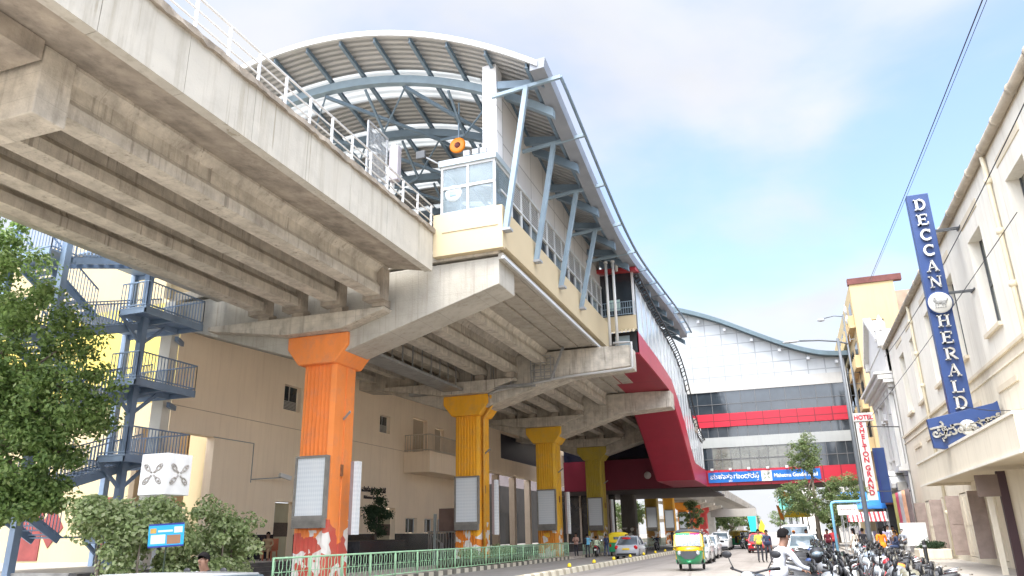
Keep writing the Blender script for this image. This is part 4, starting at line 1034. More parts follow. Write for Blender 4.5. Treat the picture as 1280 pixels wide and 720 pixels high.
for nm, rect, mt in (('border', (-.42, .42, -.29, -.25), M('navy_stripe', (.02, .03, .2), .5)), ('border', (-.42, .42, .25, .29), MATS['navy_stripe']), ('text_block', (-.36, -.02, -.2, .02), M('pale_print', (.55, .68, .7), .5)),
                     ('picture', (.02, .34, -.22, .0), M('brown_print', (.28, .14, .07), .5)), ('picture', (.18, .38, .05, .2), MATS['pale_print']), ('picture', (-.38, -.24, .06, .18), M('ochre_print', (.5, .3, .06), .5)), ('title', (-.2, .15, .08, .13), MATS['pale_print'])):
    MB().box(rect[0], rect[1], -.036, -.031, rect[2], rect[3]).xf(Mx).build(nm, mt, ib)
MB().beam((-15.33, 16.12, 0), (-15.33, 16.12, 2.0), .03, .03).build('post', M('dark_green_post', (.03, .045, .025), .7), ib)
# ================================================================== CREAM NEWSPAPER BUILDING ON THE RIGHT
FX = 7.6
CREAMW = M('cream_stucco', (.70, .63, .50), .85, .04, .5, streak=.45, streakcol=(.42, .35, .25), grime=.15, drips=.35)
CREAM2 = M('pale_stucco', (.72, .68, .59), .85, .04, .5, streak=.5, streakcol=(.44, .385, .3), grime=.12, drips=.35)
TRIM = M('buff_trim', (.60, .52, .39), .8, .08, 1)
WOOD = M('mauve_brown_wood', (.30, .235, .205), .7, .2, 2.5, bump=.2)
nbld = thing('newspaper_building', 'two storey cream stucco building with tall recessed windows at right', 'building', (FX, 40, .13))
rw = lambda u, d, z: (FX + d, u, z)
NW = [(y, y+1.95, 8.4, 12.0) for y in (23.4, 29.1, 34.65, 40.1, 45.65, 50.3)]
SHD = [(24.4, 26.2), (30.0, 31.6), (35.2, 37.0), (40.6, 42.2), (45.6, 47.0), (51.2, 52.6)]
lowh = [(a, c, .35, 3.2) for a, c in SHD]
wall_with_holes(12, 56.3, 7.38, 13.5, NW, rw, .45).build('upper_wall', CREAM2, nbld)
wall_with_holes(12, 56.3, .12, 7.38, lowh, rw, .4).build('lower_wall', CREAMW, nbld)
MB().box(FX, FX+12, 56.1, 56.3, .1, 13.5).build('end_wall', CREAMW, nbld)
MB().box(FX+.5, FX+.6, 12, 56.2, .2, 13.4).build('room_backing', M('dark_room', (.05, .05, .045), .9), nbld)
MB().box(FX-.1, FX, 12, 56.3, 7.33, 7.45).build('string_course', TRIM, nbld)
MB().box(FX-.05, FX, 12, 56.3, 6.95, 7.02).build('string_course', CREAMW, nbld)
for a, c, p, q in NW:
    w = MB().box(FX+.42, FX+.45, a, c, p, q).build('window', glass('grey_window', (.16, .17, .15), .15), nbld)
    f = MB(); f.box(FX+.38, FX+.42, a+.01, a+.09, p, q).box(FX+.38, FX+.42, c-.09, c-.01, p, q).box(FX+.38, FX+.42, a+.09, c-.09, (p+q)/2-.06, (p+q)/2+.06).box(FX+.38, FX+.42, (a+c)/2-.05, (a+c)/2+.05, p, q)
    f.build('frame', DARK, w)
    MB().box(FX-.14, FX+.42, a-.12, c+.12, p-.16, p-.02).build('sill', TRIM, w)
    MB().box(FX-.03, FX, a-.25, c+.4, 12.65, 12.95).build('recess_band', TRIM, nbld)
    MB().box(FX-.06, FX, a-.4, c+.3, 6.25, 6.45).build('lower_hood', TRIM, nbld)
for i, (a, c) in enumerate(SHD):
    d = MB(); 
    for k in range(2):
        y0 = lerp(a, c, k/2) + .02; y1 = lerp(a, c, (k+1)/2) - .02
        d.box(FX+.02, FX+.08, y0, y1, .38, 3.15)
        for z0, z1 in ((.55, 1.6), (1.75, 3.0)): d.box(FX-.005, FX+.02, y0+.1, y1-.1, z0, z1)
    d.build('shutter', WOOD if i in (1,) else CREAMW, nbld)
    lf = MB().box(FX-.62, FX-.02, c-.01, c+.05, .42, 3.1); lf.box(FX-.54, FX-.1, c-.025, c-.01, .6, 1.6).box(FX-.54, FX-.1, c-.025, c-.01, 1.8, 2.95)
    lf.build('open_shutter', WOOD, nbld)
for y in (26.62, 45.38):
    b = MB(); b.tube([(FX-.12, y, 13.5), (FX-.1, y, 13.0), (FX-.1, y, 12.6), (FX-.1, y, .3)], .075, 10)
    for z in (12.6, 10.8, 9.0, 6.5, 4.6, 2.4): b.lathe([(.09, -.1), (.125, -.08), (.125, .08), (.09, .1)], (FX-.1, y, z), 10)
    b.build('downpipe', M('cream_pipe', (.62, .55, .40), .6, .06, 2), nbld)
# eaves: half round gutter with joint collars, tiles over it, boarded soffit
b = MB(); b.tube([(FX-.13, 12, 13.68), (FX-.13, 56.6, 13.68)], .16, 10)
for i in range(24): b.lathe([(.16, -.07), (.19, -.06), (.19, .06), (.16, .07)], (FX-.13, 13+i*1.9, 13.68), 10, 'y')
b.build('eaves_gutter', M('weathered_gutter', (.36, .31, .24), .85, .2, 2, grime=.3), nbld)
MB().box(FX+.0, FX+.3, 12, 56.5, 13.5, 13.58).build('eaves_soffit', TRIM, nbld)
rnd = random.Random(2); b = MB()
for i in range(150):
    y = 12 + i*.3; j = rnd.uniform(-.06, .06)
    b.tube([(FX-.08+j, y, 13.86+j*.3), (FX+1.2, y, 14.45), (FX+3, y, 15.3)], .1, 6)
b.build('roof_tiles', M('old_roof_tiles', (.20, .155, .12), .9, .3, 3), nbld)
b = MB(); b.prism([(FX+.05, 13.59), (FX+3.2, 15.2), (FX+9, 15.2), (FX+9, 13.59)], 'y', 12.05, 56.4); b.build('roof', M('roof_underlay', (.2, .16, .13), .9), nbld)
# canopy over the entrance
CX_0, CY0, CY1, CZ0, CZ1 = 5.65, 22.5, 39.25, 3.45, 4.5
MB().box(CX_0, CX_0+.16, CY0, CY1, CZ0, CZ1).build('canopy_fascia', CREAMW, nbld)
MB().box(CX_0+.16, FX, CY0, CY0+.16, CZ0, CZ1).build('canopy_fascia', CREAMW, nbld)
MB().box(CX_0+.16, FX, CY1-.16, CY1, CZ0, CZ1).build('canopy_fascia', CREAMW, nbld)
MB().box(CX_0+.16, FX, CY0+.16, CY1-.16, CZ0+.12, CZ0+.2).build('canopy_soffit', M('buff_soffit', (.60, .52, .38), .85, .06, .6), nbld)
for z in (CZ0-.03, CZ1-.1): MB().box(CX_0-.05, CX_0, CY0-.05, CY1+.03, z, z+.08).build('canopy_moulding', CREAM2, nbld)
MB().box(CX_0+.16, FX, CY0+.16, CY1-.16, CZ1-.1, CZ1-.02).build('canopy_roof', CREAM2, nbld)
# entrance leaf, dark post and plate under the canopy
MB().box(FX-1.1, FX-.85, 29.3, 29.5, .13, 3.4).build('dark_post', M('dark_maroon_post', (.05, .025, .028), .6), nbld)
MB().box(FX-.85, FX-.02, 29.45, 29.57, .13, 3.44).build('buff_pier', CREAMW, nbld)
MB().box(FX-1.75, FX-1.1, 29.3, 29.4, 2.6, 3.3).build('name_plate', M('brown_plate', (.16, .115, .09), .6, .15), nbld)
MB().box(FX-1.3, FX-1.12, 30.4, 30.44, .13, 3.4).build('door_edge', CREAMW, nbld)
eb = MB().box(FX-.5, FX-.3, 29.43, 29.448, 1.05, 2.0).build('red_cabinet', M('faded_red_box', (.42, .07, .05), .6), nbld)
MB().box(FX-.4, FX+.1, 29.6, 31.3, .13, .3).build('door_step', TRIM, nbld)

# ---- tall projecting sign tower with silver serif letters
SIGNB = M('deep_blue_enamel', (.015, .042, .145), .4, .1, 1, spec=.5, grime=.1)
SILVER = M('silver_lettering', (.62, .6, .55), .3, .15, 3, metal=.75)
ts = thing('vertical_sign', 'tall blue vertical newspaper sign with silver serif letters', 'sign', (6.3, 31.6, 5.5))
TX0, TX1, TY = 5.93, 6.72, 31.5
MB().box(TX0, TX1, TY, TY+.35, 5.66, 14.5).build('panel', SIGNB, ts, bevel=.015)
def serif(mb, strokes, cx, cz, sx, sz, y, th=.12):
    """blocky roman capitals: heavy stems (v), thin bars (h), diagonals and bowls, each on raised faces"""
    for s_ in strokes:
        k = s_[0]; P = lambda u, w: (cx + (u-.5)*sx, y, cz + (w-.5)*sz)
        if k == 'l': mb.beam(P(*s_[1]), P(*s_[2]), s_[3]*sx, th, up=(0, 1, 0))
        else:
            (u, w), (ru, rw_), a0, a1, t_ = s_[1:]; n = 10; prev = None
            for i in range(n+1):
                a = R(lerp(a0, a1, i/n)); q = P(u + ru*math.cos(a), w + rw_*math.sin(a))
                if prev: mb.beam(prev, (q[0], q[1] - .001*i, q[2]), t_*sx, th, up=(0, 1, 0))
                prev = q
GL = {
 'D': [('l', (.26, 0), (.26, 1), .2), ('l', (.05, .04), (.5, .04), .07), ('l', (.05, .96), (.5, .96), .07), ('a', (.46, .5), (.4, .46), -90, 90, .17)],
 'E': [('l', (.26, 0), (.26, 1), .2), ('l', (.05, .05), (.9, .05), .1), ('l', (.05, .95), (.85, .95), .1), ('l', (.3, .52), (.68, .52), .09), ('l', (.88, .0), (.88, .26), .08), ('l', (.84, .74), (.84, 1), .08), ('l', (.68, .4), (.68, .64), .07)],
 'C': [('a', (.54, .5), (.38, .45), 48, 312, .18), ('l', (.84, .7), (.84, .97), .08), ('l', (.84, .05), (.84, .26), .06)],
 'A': [('l', (.5, 1), (.84, 0), .18), ('l', (.5, .97), (.16, 0), .08), ('l', (.27, .34), (.7, .34), .08), ('l', (.02, .03), (.32, .03), .07), ('l', (.66, .03), (1, .03), .07)],
 'N': [('l', (.2, 0), (.2, 1), .09), ('l', (.84, 0), (.84, 1), .09), ('l', (.17, .97), (.84, .04), .17), ('l', (.0, .97), (.24, .97), .07), ('l', (.04, .03), (.38, .03), .07), ('l', (.66, .97), (1, .97), .07)],
 'H': [('l', (.22, 0), (.22, 1), .18), ('l', (.78, 0), (.78, 1), .18), ('l', (.24, .52), (.76, .52), .08), ('l', (.03, .03), (.42, .03), .07), ('l', (.03, .97), (.42, .97), .07), ('l', (.58, .03), (.97, .03), .07), ('l', (.58, .97), (.97, .97), .07)],
 'R': [('l', (.26, 0), (.26, 1), .19), ('l', (.05, .03), (.46, .03), .07), ('l', (.05, .96), (.5, .96), .07), ('l', (.3, .48), (.5, .48), .07), ('a', (.46, .72), (.34, .24), -90, 90, .16), ('l', (.48, .46), (.9, .03), .17), ('l', (.84, .03), (1, .03), .06)],
 'L': [('l', (.28, 0), (.28, 1), .2), ('l', (.06, .05), (.9, .05), .09), ('l', (.08, .96), (.5, .96), .07), ('l', (.88, .0), (.88, .3), .08)]}
z = 14.0
for ch in 'DECCAN':
    b = MB(); serif(b, GL[ch], (TX0+TX1)/2, z, .46, .46, TY-.07); b.build('letter', SILVER, ts); z -= .655
ez = 10.15
for ch, z in zip('HERALD', (9.15, 8.5, 7.87, 7.24, 6.62, 6.02)):
    b = MB(); serif(b, GL[ch], (TX0+TX1)/2, z, .46, .46, TY-.07); b.build('letter', SILVER, ts)
cxm = (TX0+TX1)/2
MB().lathe([(.01, -.12), (.46, -.12), (.46, .02)], (cxm, TY, 9.87), 28, 'y').build('emblem_rim', SIGNB, ts)
MB().lathe([(.01, -.15), (.40, -.15), (.42, -.12)], (cxm, TY, 9.87), 28, 'y').build('emblem_disc', M('emblem_disc_white', (.52, .51, .47), .5, .06, 3), ts)
b = MB(); y = TY-.17; ex, e_z = cxm, 9.87
b.ell((ex-.02, y, e_z+.02), (.17, .02, .075)); b.ell((ex-.17, y, e_z+.09), (.07, .02, .085)); b.ell((ex+.14, y, e_z+.0), (.08, .02, .09))
for dx, l in ((-.16, .14), (-.07, .12), (.08, .12), (.18, .14)): b.beam((ex+dx, y, e_z), (ex+dx-.02, y, e_z-l), .035, .03, up=(0, 1, 0))
b.tube([(ex+.2, y, e_z+.03), (ex+.27, y, e_z+.1), (ex+.24, y, e_z+.17)], .014, 5); b.beam((ex-.22, y, e_z+.17), (ex-.13, y, e_z+.2), .03, .03, up=(0, 1, 0))
for i in range(5): b.beam((ex-.2+i*.08, y, e_z-.2-.01*(i % 2)), (ex-.14+i*.08, y, e_z-.2+.01*(i % 2)), .03, .02, up=(0, 1, 0))
b.build('emblem', M('emblem_grey', (.22, .22, .21), .5), ts)
b = MB()
for zz in (12.9, 10.3):
    b.beam((TX1, TY+.1, zz), (FX, TY+.1, zz), .05, .05); b.beam((TX1, TY+.3, zz), (FX, TY+.3, zz), .05, .05); b.beam((FX-.02, TY-.1, zz), (FX-.02, TY+.5, zz), .06, .06)
b.build('wall_bracket', DARK, ts)
ks = thing('low_sign', 'angled blue sign with chrome regional script on the canopy edge', 'sign', (6.3, 31.5, 4.5))
b = MB(); b.prism([(5.15, 4.42), (5.5, 4.36), (5.95, 4.5), (7.55, 4.78), (7.45, 5.98), (7.3, 5.9), (5.08, 5.46)], 'y', TY-.28, TY-.02); b.build('panel', SIGNB, ks, bevel=.01)
CHR = M('chrome_lettering', (.40, .39, .36), .25, .35, 9, metal=.85)
sl = math.atan2(.5, 2.4)
K4 = face_my(5.2, TY-.33, 4.62) @ Matrix.Rotation(sl, 4, 'Z')
letters('lettering', [('ಪ', .26, .14, .66), ('ರ', .34, -.08, .26), ('ಜಾ', .74, .1, .62), ('ವಾ', 1.62, .04, .56), ('ಣಿ', 2.1, .1, .5)], CHR, K4, ks, .04, .012)
MB().lathe([(.01, -.06), (.27, -.06), (.29, 0)], (6.36, TY-.28, 5.08), 24, 'y').build('emblem_disc', MATS['emblem_disc_white'], ks)
b = MB(); b.ell((6.36, TY-.36, 5.1), (.15, .02, .07)); b.ell((6.24, TY-.36, 5.16), (.06, .02, .07)); b.beam((6.2, TY-.36, 4.98), (6.5, TY-.36, 4.98), .02, .05); b.build('emblem', CHR, ks)
# ================================================================== ORNATE WHITE BUILDING
OX = 7.5
ob = thing('ornate_building', 'white classical two storey building with heavy cornice and gabled parapet', 'building', (OX, 62, .13))
WST = M('white_stucco', (.56, .55, .52), .85, .05, .7, streak=.6, streakcol=(.4, .37, .31), drips=.5)
OY0, OY1 = 56.6, 67.5
ow = lambda u, d, z: (OX + d, u, z)
oh = [(y, y+.9, 6.6, 9.2) for y in (57.8, 59.9, 62.0, 64.1)] + [(58, 60.5, .2, 3.2), (62, 64.6, .2, 3.2)]
wall_with_holes(OY0, OY1, .12, 11.2, oh, ow, .4).build('wall', WST, ob)
MB().box(OX, OX+9, OY0, OY0+.2, .12, 15).build('side_wall', WST, ob)
for h in oh[:4]:
    w = MB().box(OX+.36, OX+.4, h[0], h[1], h[2], h[3]).build('window', GLASS_D, ob)
    MB().box(OX-.12, OX+.02, h[0]-.15, h[1]+.15, h[2]-.2, h[2]-.02).build('sill', WST, w)
    b = MB(); b.prism([(h[0]-.25, h[3]+.1), (h[1]+.25, h[3]+.1), ((h[0]+h[1])/2, h[3]+.65)], 'x', OX-.22, OX); b.build('hood', WST, w)
for z, d, hh in ((11.2, .55, .22), (11.45, .85, .3), (11.8, 1.05, .16), (10.9, .3, .3), (5.3, .5, .25), (5.55, .35, .2)):
    MB().box(OX-d, OX+.3, OY0-.1 if z < 11 else OY0-.35, OY1, z, z+hh).build('cornice', WST, ob)
for i in range(24): MB().box(OX-.28, OX, OY0+.15+i*.45, OY0+.35+i*.45, 10.55, 10.9).build('dentil', WST, ob)
MB().box(OX-.1, OX+.3, OY0, OY1, 11.95, 14.0).build('parapet', WST, ob)
b = MB(); b.prism([(57.2, 14.0), (66.8, 14.0), (66.8, 14.4), (62, 17.0), (57.2, 14.4)], 'x', OX-.15, OX+.35); b.build('gable', WST, ob)
for s_, e_ in (((57.0, 14.35), (62, 17.1)), ((67, 14.35), (62, 17.1))): MB().beam((OX-.25, *s_), (OX-.25, *e_), .5, .28).build('gable_moulding', WST, ob)
for y in (57.3, 59.6, 64.4, 66.7): MB().box(OX-.28, OX+.1, y-.22, y+.22, 5.8, 10.9).build('pilaster', WST, ob)
for y in (57.2, 66.8): 
    b = MB(); b.box(OX-.4, OX+.4, y-.4, y+.4, 13.9, 15.0); b.lathe([(.5, 0), (.3, .2), (.35, .6), (.1, 1.0), (.02, 1.2)], (OX, y, 15.0), 10); b.build('finial', WST, ob)
for y0, y1 in ((58.3, 61.2), (62.6, 65.2)):
    b = MB(); pts = [(lerp(y0, y1, i/10), 4.6 + .9*math.sin(math.pi*i/10)) for i in range(11)]
    b.prism(pts + [(y1, 4.3), (y0, 4.3)], 'x', OX-.9, OX); b.build('shell_hood', WST, ob)
def ac_unit(y, z, label):
    t = thing('air_conditioner', label, 'air conditioner', (OX-.4, y, z), 'air conditioners on the ornate building')
    MB().box(OX-.62, OX-.05, y-.5, y+.5, z, z+.65).build('case', M('dusty_ac_case', (.42, .40, .35), .6, .15, 3), t, bevel=.02)
    MB().lathe([(.02, 0), (.24, 0), (.26, .015)], (OX-.64, y+.1, z+.33), 16, 'x').build('fan_grille', DARK, t)
    b = MB(); b.beam((OX-.6, y-.4, z-.04), (OX, y-.4, z-.04), .05, .05); b.beam((OX-.6, y+.4, z-.04), (OX, y+.4, z-.04), .05, .05); b.build('bracket', DARK, t)
ac_unit(58.2, 4.0, 'dusty air conditioner nearest the newspaper building'); ac_unit(61.0, 3.7, 'dusty air conditioner by the hotel sign')
# hanging cloth panels
CL = [(52.0, 1.3, 'dark brown cloth hung nearest the wooden shutters', (.16, .12, .115)), (53.5, 1.5, 'peach cloth hung between grey and brown cloths', (.60, .33, .2)), (55.2, 1.5, 'grey cloth hung beside the peach cloth', (.38, .37, .38)),
      (57.2, 1.0, 'crimson pink cloth hung beside the grey cloth', (.55, .09, .14)), (58.5, 1.4, 'lime yellow cloth hung farthest along the wall', (.55, .52, .18))]
for y, w, lab, c in CL:
    b = MB(); b.grid([[(OX - .75 + .05*math.sin(j*1.4 + i*.3), y + w*j/12, 3.95 - i*.36) for j in range(13)] for i in range(9)])
    o = b.build('hanging_cloth', M('cloth ' + lab[:12], c, .9, .2, 3)); md = o.modifiers.new('thick', 'SOLIDIFY'); md.thickness = .02
    tag(o, lab, 'cloth', 'cloths hung along the facade')
wbd = thing('white_board', 'blank white board leaning by the potted hedge', 'board', (6.6, 53.4, .2))
MB().box(5.5, 6.8, 48.2, 48.26, .75, 1.95).build('panel', M('bare_white_board', (.72, .72, .70), .5, .04), wbd)
b = MB(); b.beam((5.65, 48.3, .13), (5.65, 48.3, .8), .05, .05); b.beam((6.65, 48.3, .13), (6.65, 48.3, .8), .05, .05); b.build('leg', GREY, wbd)
pt = thing('hedge_planter', 'low cream planter with a small hedge by the ornate building', 'planter', (6.5, 51.5, .13))
MB().box(5.9, 7.4, 45.6, 47.4, .13, .62).build('box', CREAMW, pt, bevel=.03)
# ================================================================== HOTEL BUILDING BEHIND
HX = 7.3
hb = thing('hotel_building', 'tall stained yellow hotel block behind the white ornate building', 'building', (HX+4, 80, .13))
HY = M('stained_yellow_wall', (.50, .38, .20), .85, .07, .4, streak=.6, streakcol=(.36, .26, .15), grime=.3)
HB = M('stained_brown_wall', (.34, .25, .18), .9, .2, .6, streak=.6, grime=.5)
hz = 22.6; HY0 = 70.4
hw = lambda u, d, z: (u, HY0 + d, z)
wall_with_holes(HX, 10.9, .12, hz, [(8.1, 9.6, 17.6, 19.2)], hw, .35).build('south_wall', HY, hb)
MB().box(10.9, 22, HY0, HY0+.3, .12, 21.6).build('south_wall_bare', HB, hb)
MB().box(8.1, 9.6, HY0+.36, HY0+.4, 17.6, 19.2).build('window', GLASS_D, hb)
MB().box(7.9, 9.8, HY0-.25, HY0, 17.42, 17.58).build('sill', HY, hb)
MB().box(HX-.1, 11.6, HY0-.12, HY0+.5, hz, hz+.55).build('red_parapet', M('brown_red_parapet', (.13, .045, .038), .8, .2, 2), hb)
MB().box(HX, HX+.3, HY0+.3, 100, .12, hz).build('street_wall', HY, hb)
b = MB()
for row in range(5):
    z = 4.5 + row*3.6
    for i in range(30): b.box(HX-.45, HX, HY0+.6+i*.95, HY0+.8+i*.95, z, z+1.0)
    b.box(HX-.5, HX, HY0+.2, 99, z-.2, z-.02)
b.build('brise_soleil', HY, hb)
for row in range(5):
    z = 5.7 + row*3.6
    for i in range(7): MB().box(HX-.02, HX, HY0+1.5+i*4, HY0+3.6+i*4, z, z+1.3).build('window', GLASS_D, hb)
b = MB(); rnd = random.Random(4)
for x in (6.2, 6.7, 7.2):
    for y in (72.5,): b.beam((x, y, 11), (x, y, 15.5), .05, .05)
for z in (11, 12, 13, 14, 15): b.beam((6.1, 72.5, z), (7.25, 72.5, z), .05, .05)
b.build('stair_cage', DARK, hb)
dish = thing('dish_antennas', 'pair of small white dish antennas above the street lamp', 'antenna', (6.6, 74, 20))
b = MB(); b.beam((6.9, 73, 18), (6.9, 73, 21.5), .06, .06); b.lathe([(.02, 0), (.3, .08), (.42, .2)], (6.75, 72.8, 20.9), 14, 'x', cap=False); b.lathe([(.02, 0), (.3, .08), (.42, .2)], (6.75, 72.8, 20.0), 14, 'x', cap=False); b.beam((6.9, 73, 18.2), (7.3, 73, 18.2), .06, .06); b.build('dish', WHITE, dish)
hs = thing('hotel_sign', 'white vertical hotel sign with red capital letters', 'sign', (5, 55.5, 3.4))
SGW = M('aged_sign_white', (.52, .505, .47), .5, .06, 1.5, grime=.15); SGR = M('sign_red', (.40, .012, .03), .45, .05)
hy = 55.4
MB().box(4.72, 5.35, hy, hy+.2, 3.45, 8.55).build('upright_panel', SGW, hs)
MB().box(4.62, 5.85, hy-.06, hy+.26, 8.56, 9.1).build('head_panel', SGW, hs)
letters('head_lettering', [('HOTEL', 5.235, 8.66, .42, .88)], SGR, face_my(0, hy-.07, 0), hs, .012, .014)
its = []; z = 8.18
for ch in 'SHELTON':
    its.append((ch, 5.035, z-.02, .455)); z -= .385
z -= .12
for ch in 'GRAND':
    its.append((ch, 5.035, z-.02, .455)); z -= .395
letters('upright_lettering', its, SGR, face_my(0, hy-.012, 0), hs, .012, .013)
b = MB(); b.beam((5.35, hy+.1, 8.2), (7.5, hy+1.4, 8.2), .06, .06); b.beam((5.35, hy+.1, 4.0), (7.5, hy+1.4, 4.0), .06, .06); b.build('bracket', DARK, hs)
bs = thing('blue_side_sign', 'dark blue upright sign panel right behind the hotel sign', 'sign', (5.9, 57, 3.3))
MB().box(5.62, 6.35, 56.9, 57.1, 3.3, 6.9).build('panel', SIGNB, bs, bevel=.02)
MB().box(5.75, 5.8, 56.88, 56.9, 3.5, 6.7).build('trim', MATS['navy_stripe'], bs)
MB().beam((6.3, 57, 5), (7.5, 57, 5), .06, .06).build('bracket', DARK, bs)
# ---- shop front with awning, tarpaulin, bus bay frame
shop = thing('shop_stall', 'street stall with red and white striped awning under blue tarpaulin', 'stall', (4.6, 57.5, .13))
b = MB(); n = 18
for i in range(n): b.m(i % 2).quad((3.4+i*2.4/n, 56.2, 2.15), (3.4+(i+1)*2.4/n, 56.2, 2.15), (3.4+(i+1)*2.4/n, 56.9, 2.75), (3.4+i*2.4/n, 56.9, 2.75))
o = b.build('awning', [M('awning_red', (.55, .06, .07), .8), M('awning_white', (.75, .73, .7), .8)], shop, fixn=False)
md = o.modifiers.new('thick', 'SOLIDIFY'); md.thickness = .03
for x in (3.45, 5.75):
    for y in (56.3, 58.5): MB().beam((x, y, .13), (x, y, 2.7), .06, .06).build('post', GREY, shop)
MB().box(3.5, 5.7, 56.6, 57.6, .13, .95).build('counter', M('stall_counter', (.35, .36, .42), .7, .3, 4), shop)
rnd = random.Random(9)
for i in range(10): MB().cbox((3.6+i*.22, 56.9+rnd.uniform(-.2, .2), 1.3+rnd.uniform(-.2, .4)), (.2, .2, .35)).build('hung_goods', M(f'goods {i%4}', [(.3, .3, .5), (.6, .6, .6), (.2, .18, .25), (.5, .4, .45)][i % 4], .8), shop)
tp = thing('blue_tarpaulin', 'bright blue tarpaulin stretched above the striped stall awning', 'tarpaulin', (4.5, 58, 3.4))
o = MB().grid([[(3.1+j*.32, 57.4+i*.5, 2.95+i*.3-.1*math.sin(j*.9)*(i % 2)) for j in range(10)] for i in range(5)]).build('sheet', M('tarpaulin_blue', (.02, .2, .6), .5, .15, 2), tp)
o.modifiers.new('thick', 'SOLIDIFY').thickness = .015
for x in (3.15, 5.95):
    for y, z in ((59.3, 4.1), (57.45, 2.95)): MB().beam((x, y, .13), (x, y, z), .05, .05).build('pole', GREY, tp)
sw = thing('shop_doorway', 'dark shop doorway left of the hanging cloths', 'shop', (6.2, 64.5, .13))
MB().box(5.9, 7.45, 64.9, 65.1, .13, 3.6).build('opening', BLACK, sw)
MB().box(5.8, 7.45, 64.7, 64.9, 3.4, 3.9).build('fascia', M('brown_fascia', (.16, .07, .06), .7), sw)
bf = thing('bus_bay_frame', 'pale blue pipe frame holding a white sign over the motorbikes', 'sign frame', (2.6, 47, .13))
LB = M('sky_blue_pipe', (.22, .52, .75), .4, .06)
MB().tube([(2.05, 46.5, .1), (2.05, 46.5, 2.95), (2.1, 46.5, 3.08), (2.25, 46.5, 3.12), (4.0, 46.5, 3.12)], .07, 8).build('pipe', LB, bf)
s_ = MB().box(2.35, 3.35, 46.46, 46.52, 2.42, 2.95).build('sign_panel', M('bay_sign_white', (.75, .75, .73), .5), bf)
b = MB(); rnd = random.Random(1); x = 2.45
while x < 3.2: w = rnd.uniform(.03, .07); b.box(x, x+w, 46.45, 46.46, 2.66, 2.75); x += w + .025
b.build('faint_lettering', M('faint_brown_lettering', (.35, .28, .26), .6), s_)
b = MB(); b.beam((2.5, 46.5, 2.95), (2.5, 46.5, 3.1), .02, .02); b.beam((3.2, 46.5, 2.95), (3.2, 46.5, 3.1), .02, .02); b.build('hanger', GREY, bf)
# ---- street lamp with two heads, wires
LP = M('lamp_post_grey', (.10, .11, .12), .5, .1, 2)
sl_ = thing('street_lamp', 'tall grey street lamp post leaning over the parked motorbikes', 'street lamp', (3.3, 41, .13))
b = MB(); b.tube([(3.3, 41, .1), (3.3, 41, 1.5), (3.3, 41, 6), (3.3, 41, 11.05)], [.12, .12, .1, .07], 10); b.lathe([(.2, 0), (.2, .04), (.13, .3)], (3.3, 41, .13), 10); b.build('post', LP, sl_)
MB().tube([(3.75, 41.0, 10.72), (3.3, 41, 10.9), (2.4, 41, 11.05), (1.4, 41, 11.12)], .045, 7).build('arm', LP, sl_)
b = MB(); b.loft([[(1.45+dx, 41+w_*math.cos(a), 11.1+h_*math.sin(a)) for a in [i*math.pi/4 for i in range(8)]] for dx, w_, h_ in ((0, .04, .03), (-.15, .12, .05), (-.5, .14, .06), (-.8, .08, .04), (-.86, .02, .02))]); b.build('lamp_head', M('lamp_head_grey', (.35, .36, .37), .4), sl_)
s2 = thing('far_street_lamp', 'second street lamp with a round head beside the hotel roof', 'street lamp', (6.4, 66, .13))
b = MB(); b.tube([(6.0, 66, .1), (6.0, 66, 18.8)], [.12, .06], 8); b.tube([(6.0, 66, 18.6), (5.3, 66, 18.75), (4.4, 66, 18.6)], .04, 6); b.build('post', LP, s2)
MB().ell((4.25, 66, 18.5), (.32, .18, .14), 12, 8).build('lamp_head', MATS['lamp_head_grey'], s2)
def cable(name, pts, r, label, n=16, sag=.4):
    p, q = Vector(pts[0]), Vector(pts[1])
    b = MB(); b.tube([p.lerp(q, i/n) - Vector((0, 0, sag*4*(i/n)*(1-i/n))) for i in range(n+1)], r, 5)
    tag(b.build(name, BLACK), label, 'cable')
cable('overhead_cable', ((4.58, 14.05, 11.12), (5.79, 45, 15.2)), .013, 'thick black cable crossing the sky from the top right', sag=.05)
cable('overhead_cable', ((4.66, 14.05, 11.12), (5.84, 45, 15.15)), .007, 'thin grey cable running beside the thick black one', sag=.06)
cable('wall_cable', ((7.3, 20.5, 12.6), (7.3, 56, 12.9)), .018, 'black cable slung along under the eaves of cream building', sag=.5)
cable('sign_cable', ((7.45, 24.5, 10.6), (5.5, 56, 8.6)), .014, 'thin cable from the cream wall to the hotel sign', sag=.2)
cable('canopy_cable', ((6.2, 31.2, 5.9), (7.5, 22.6, 4.9)), .014, 'thin cable drooping over the entrance canopy', sag=.35)
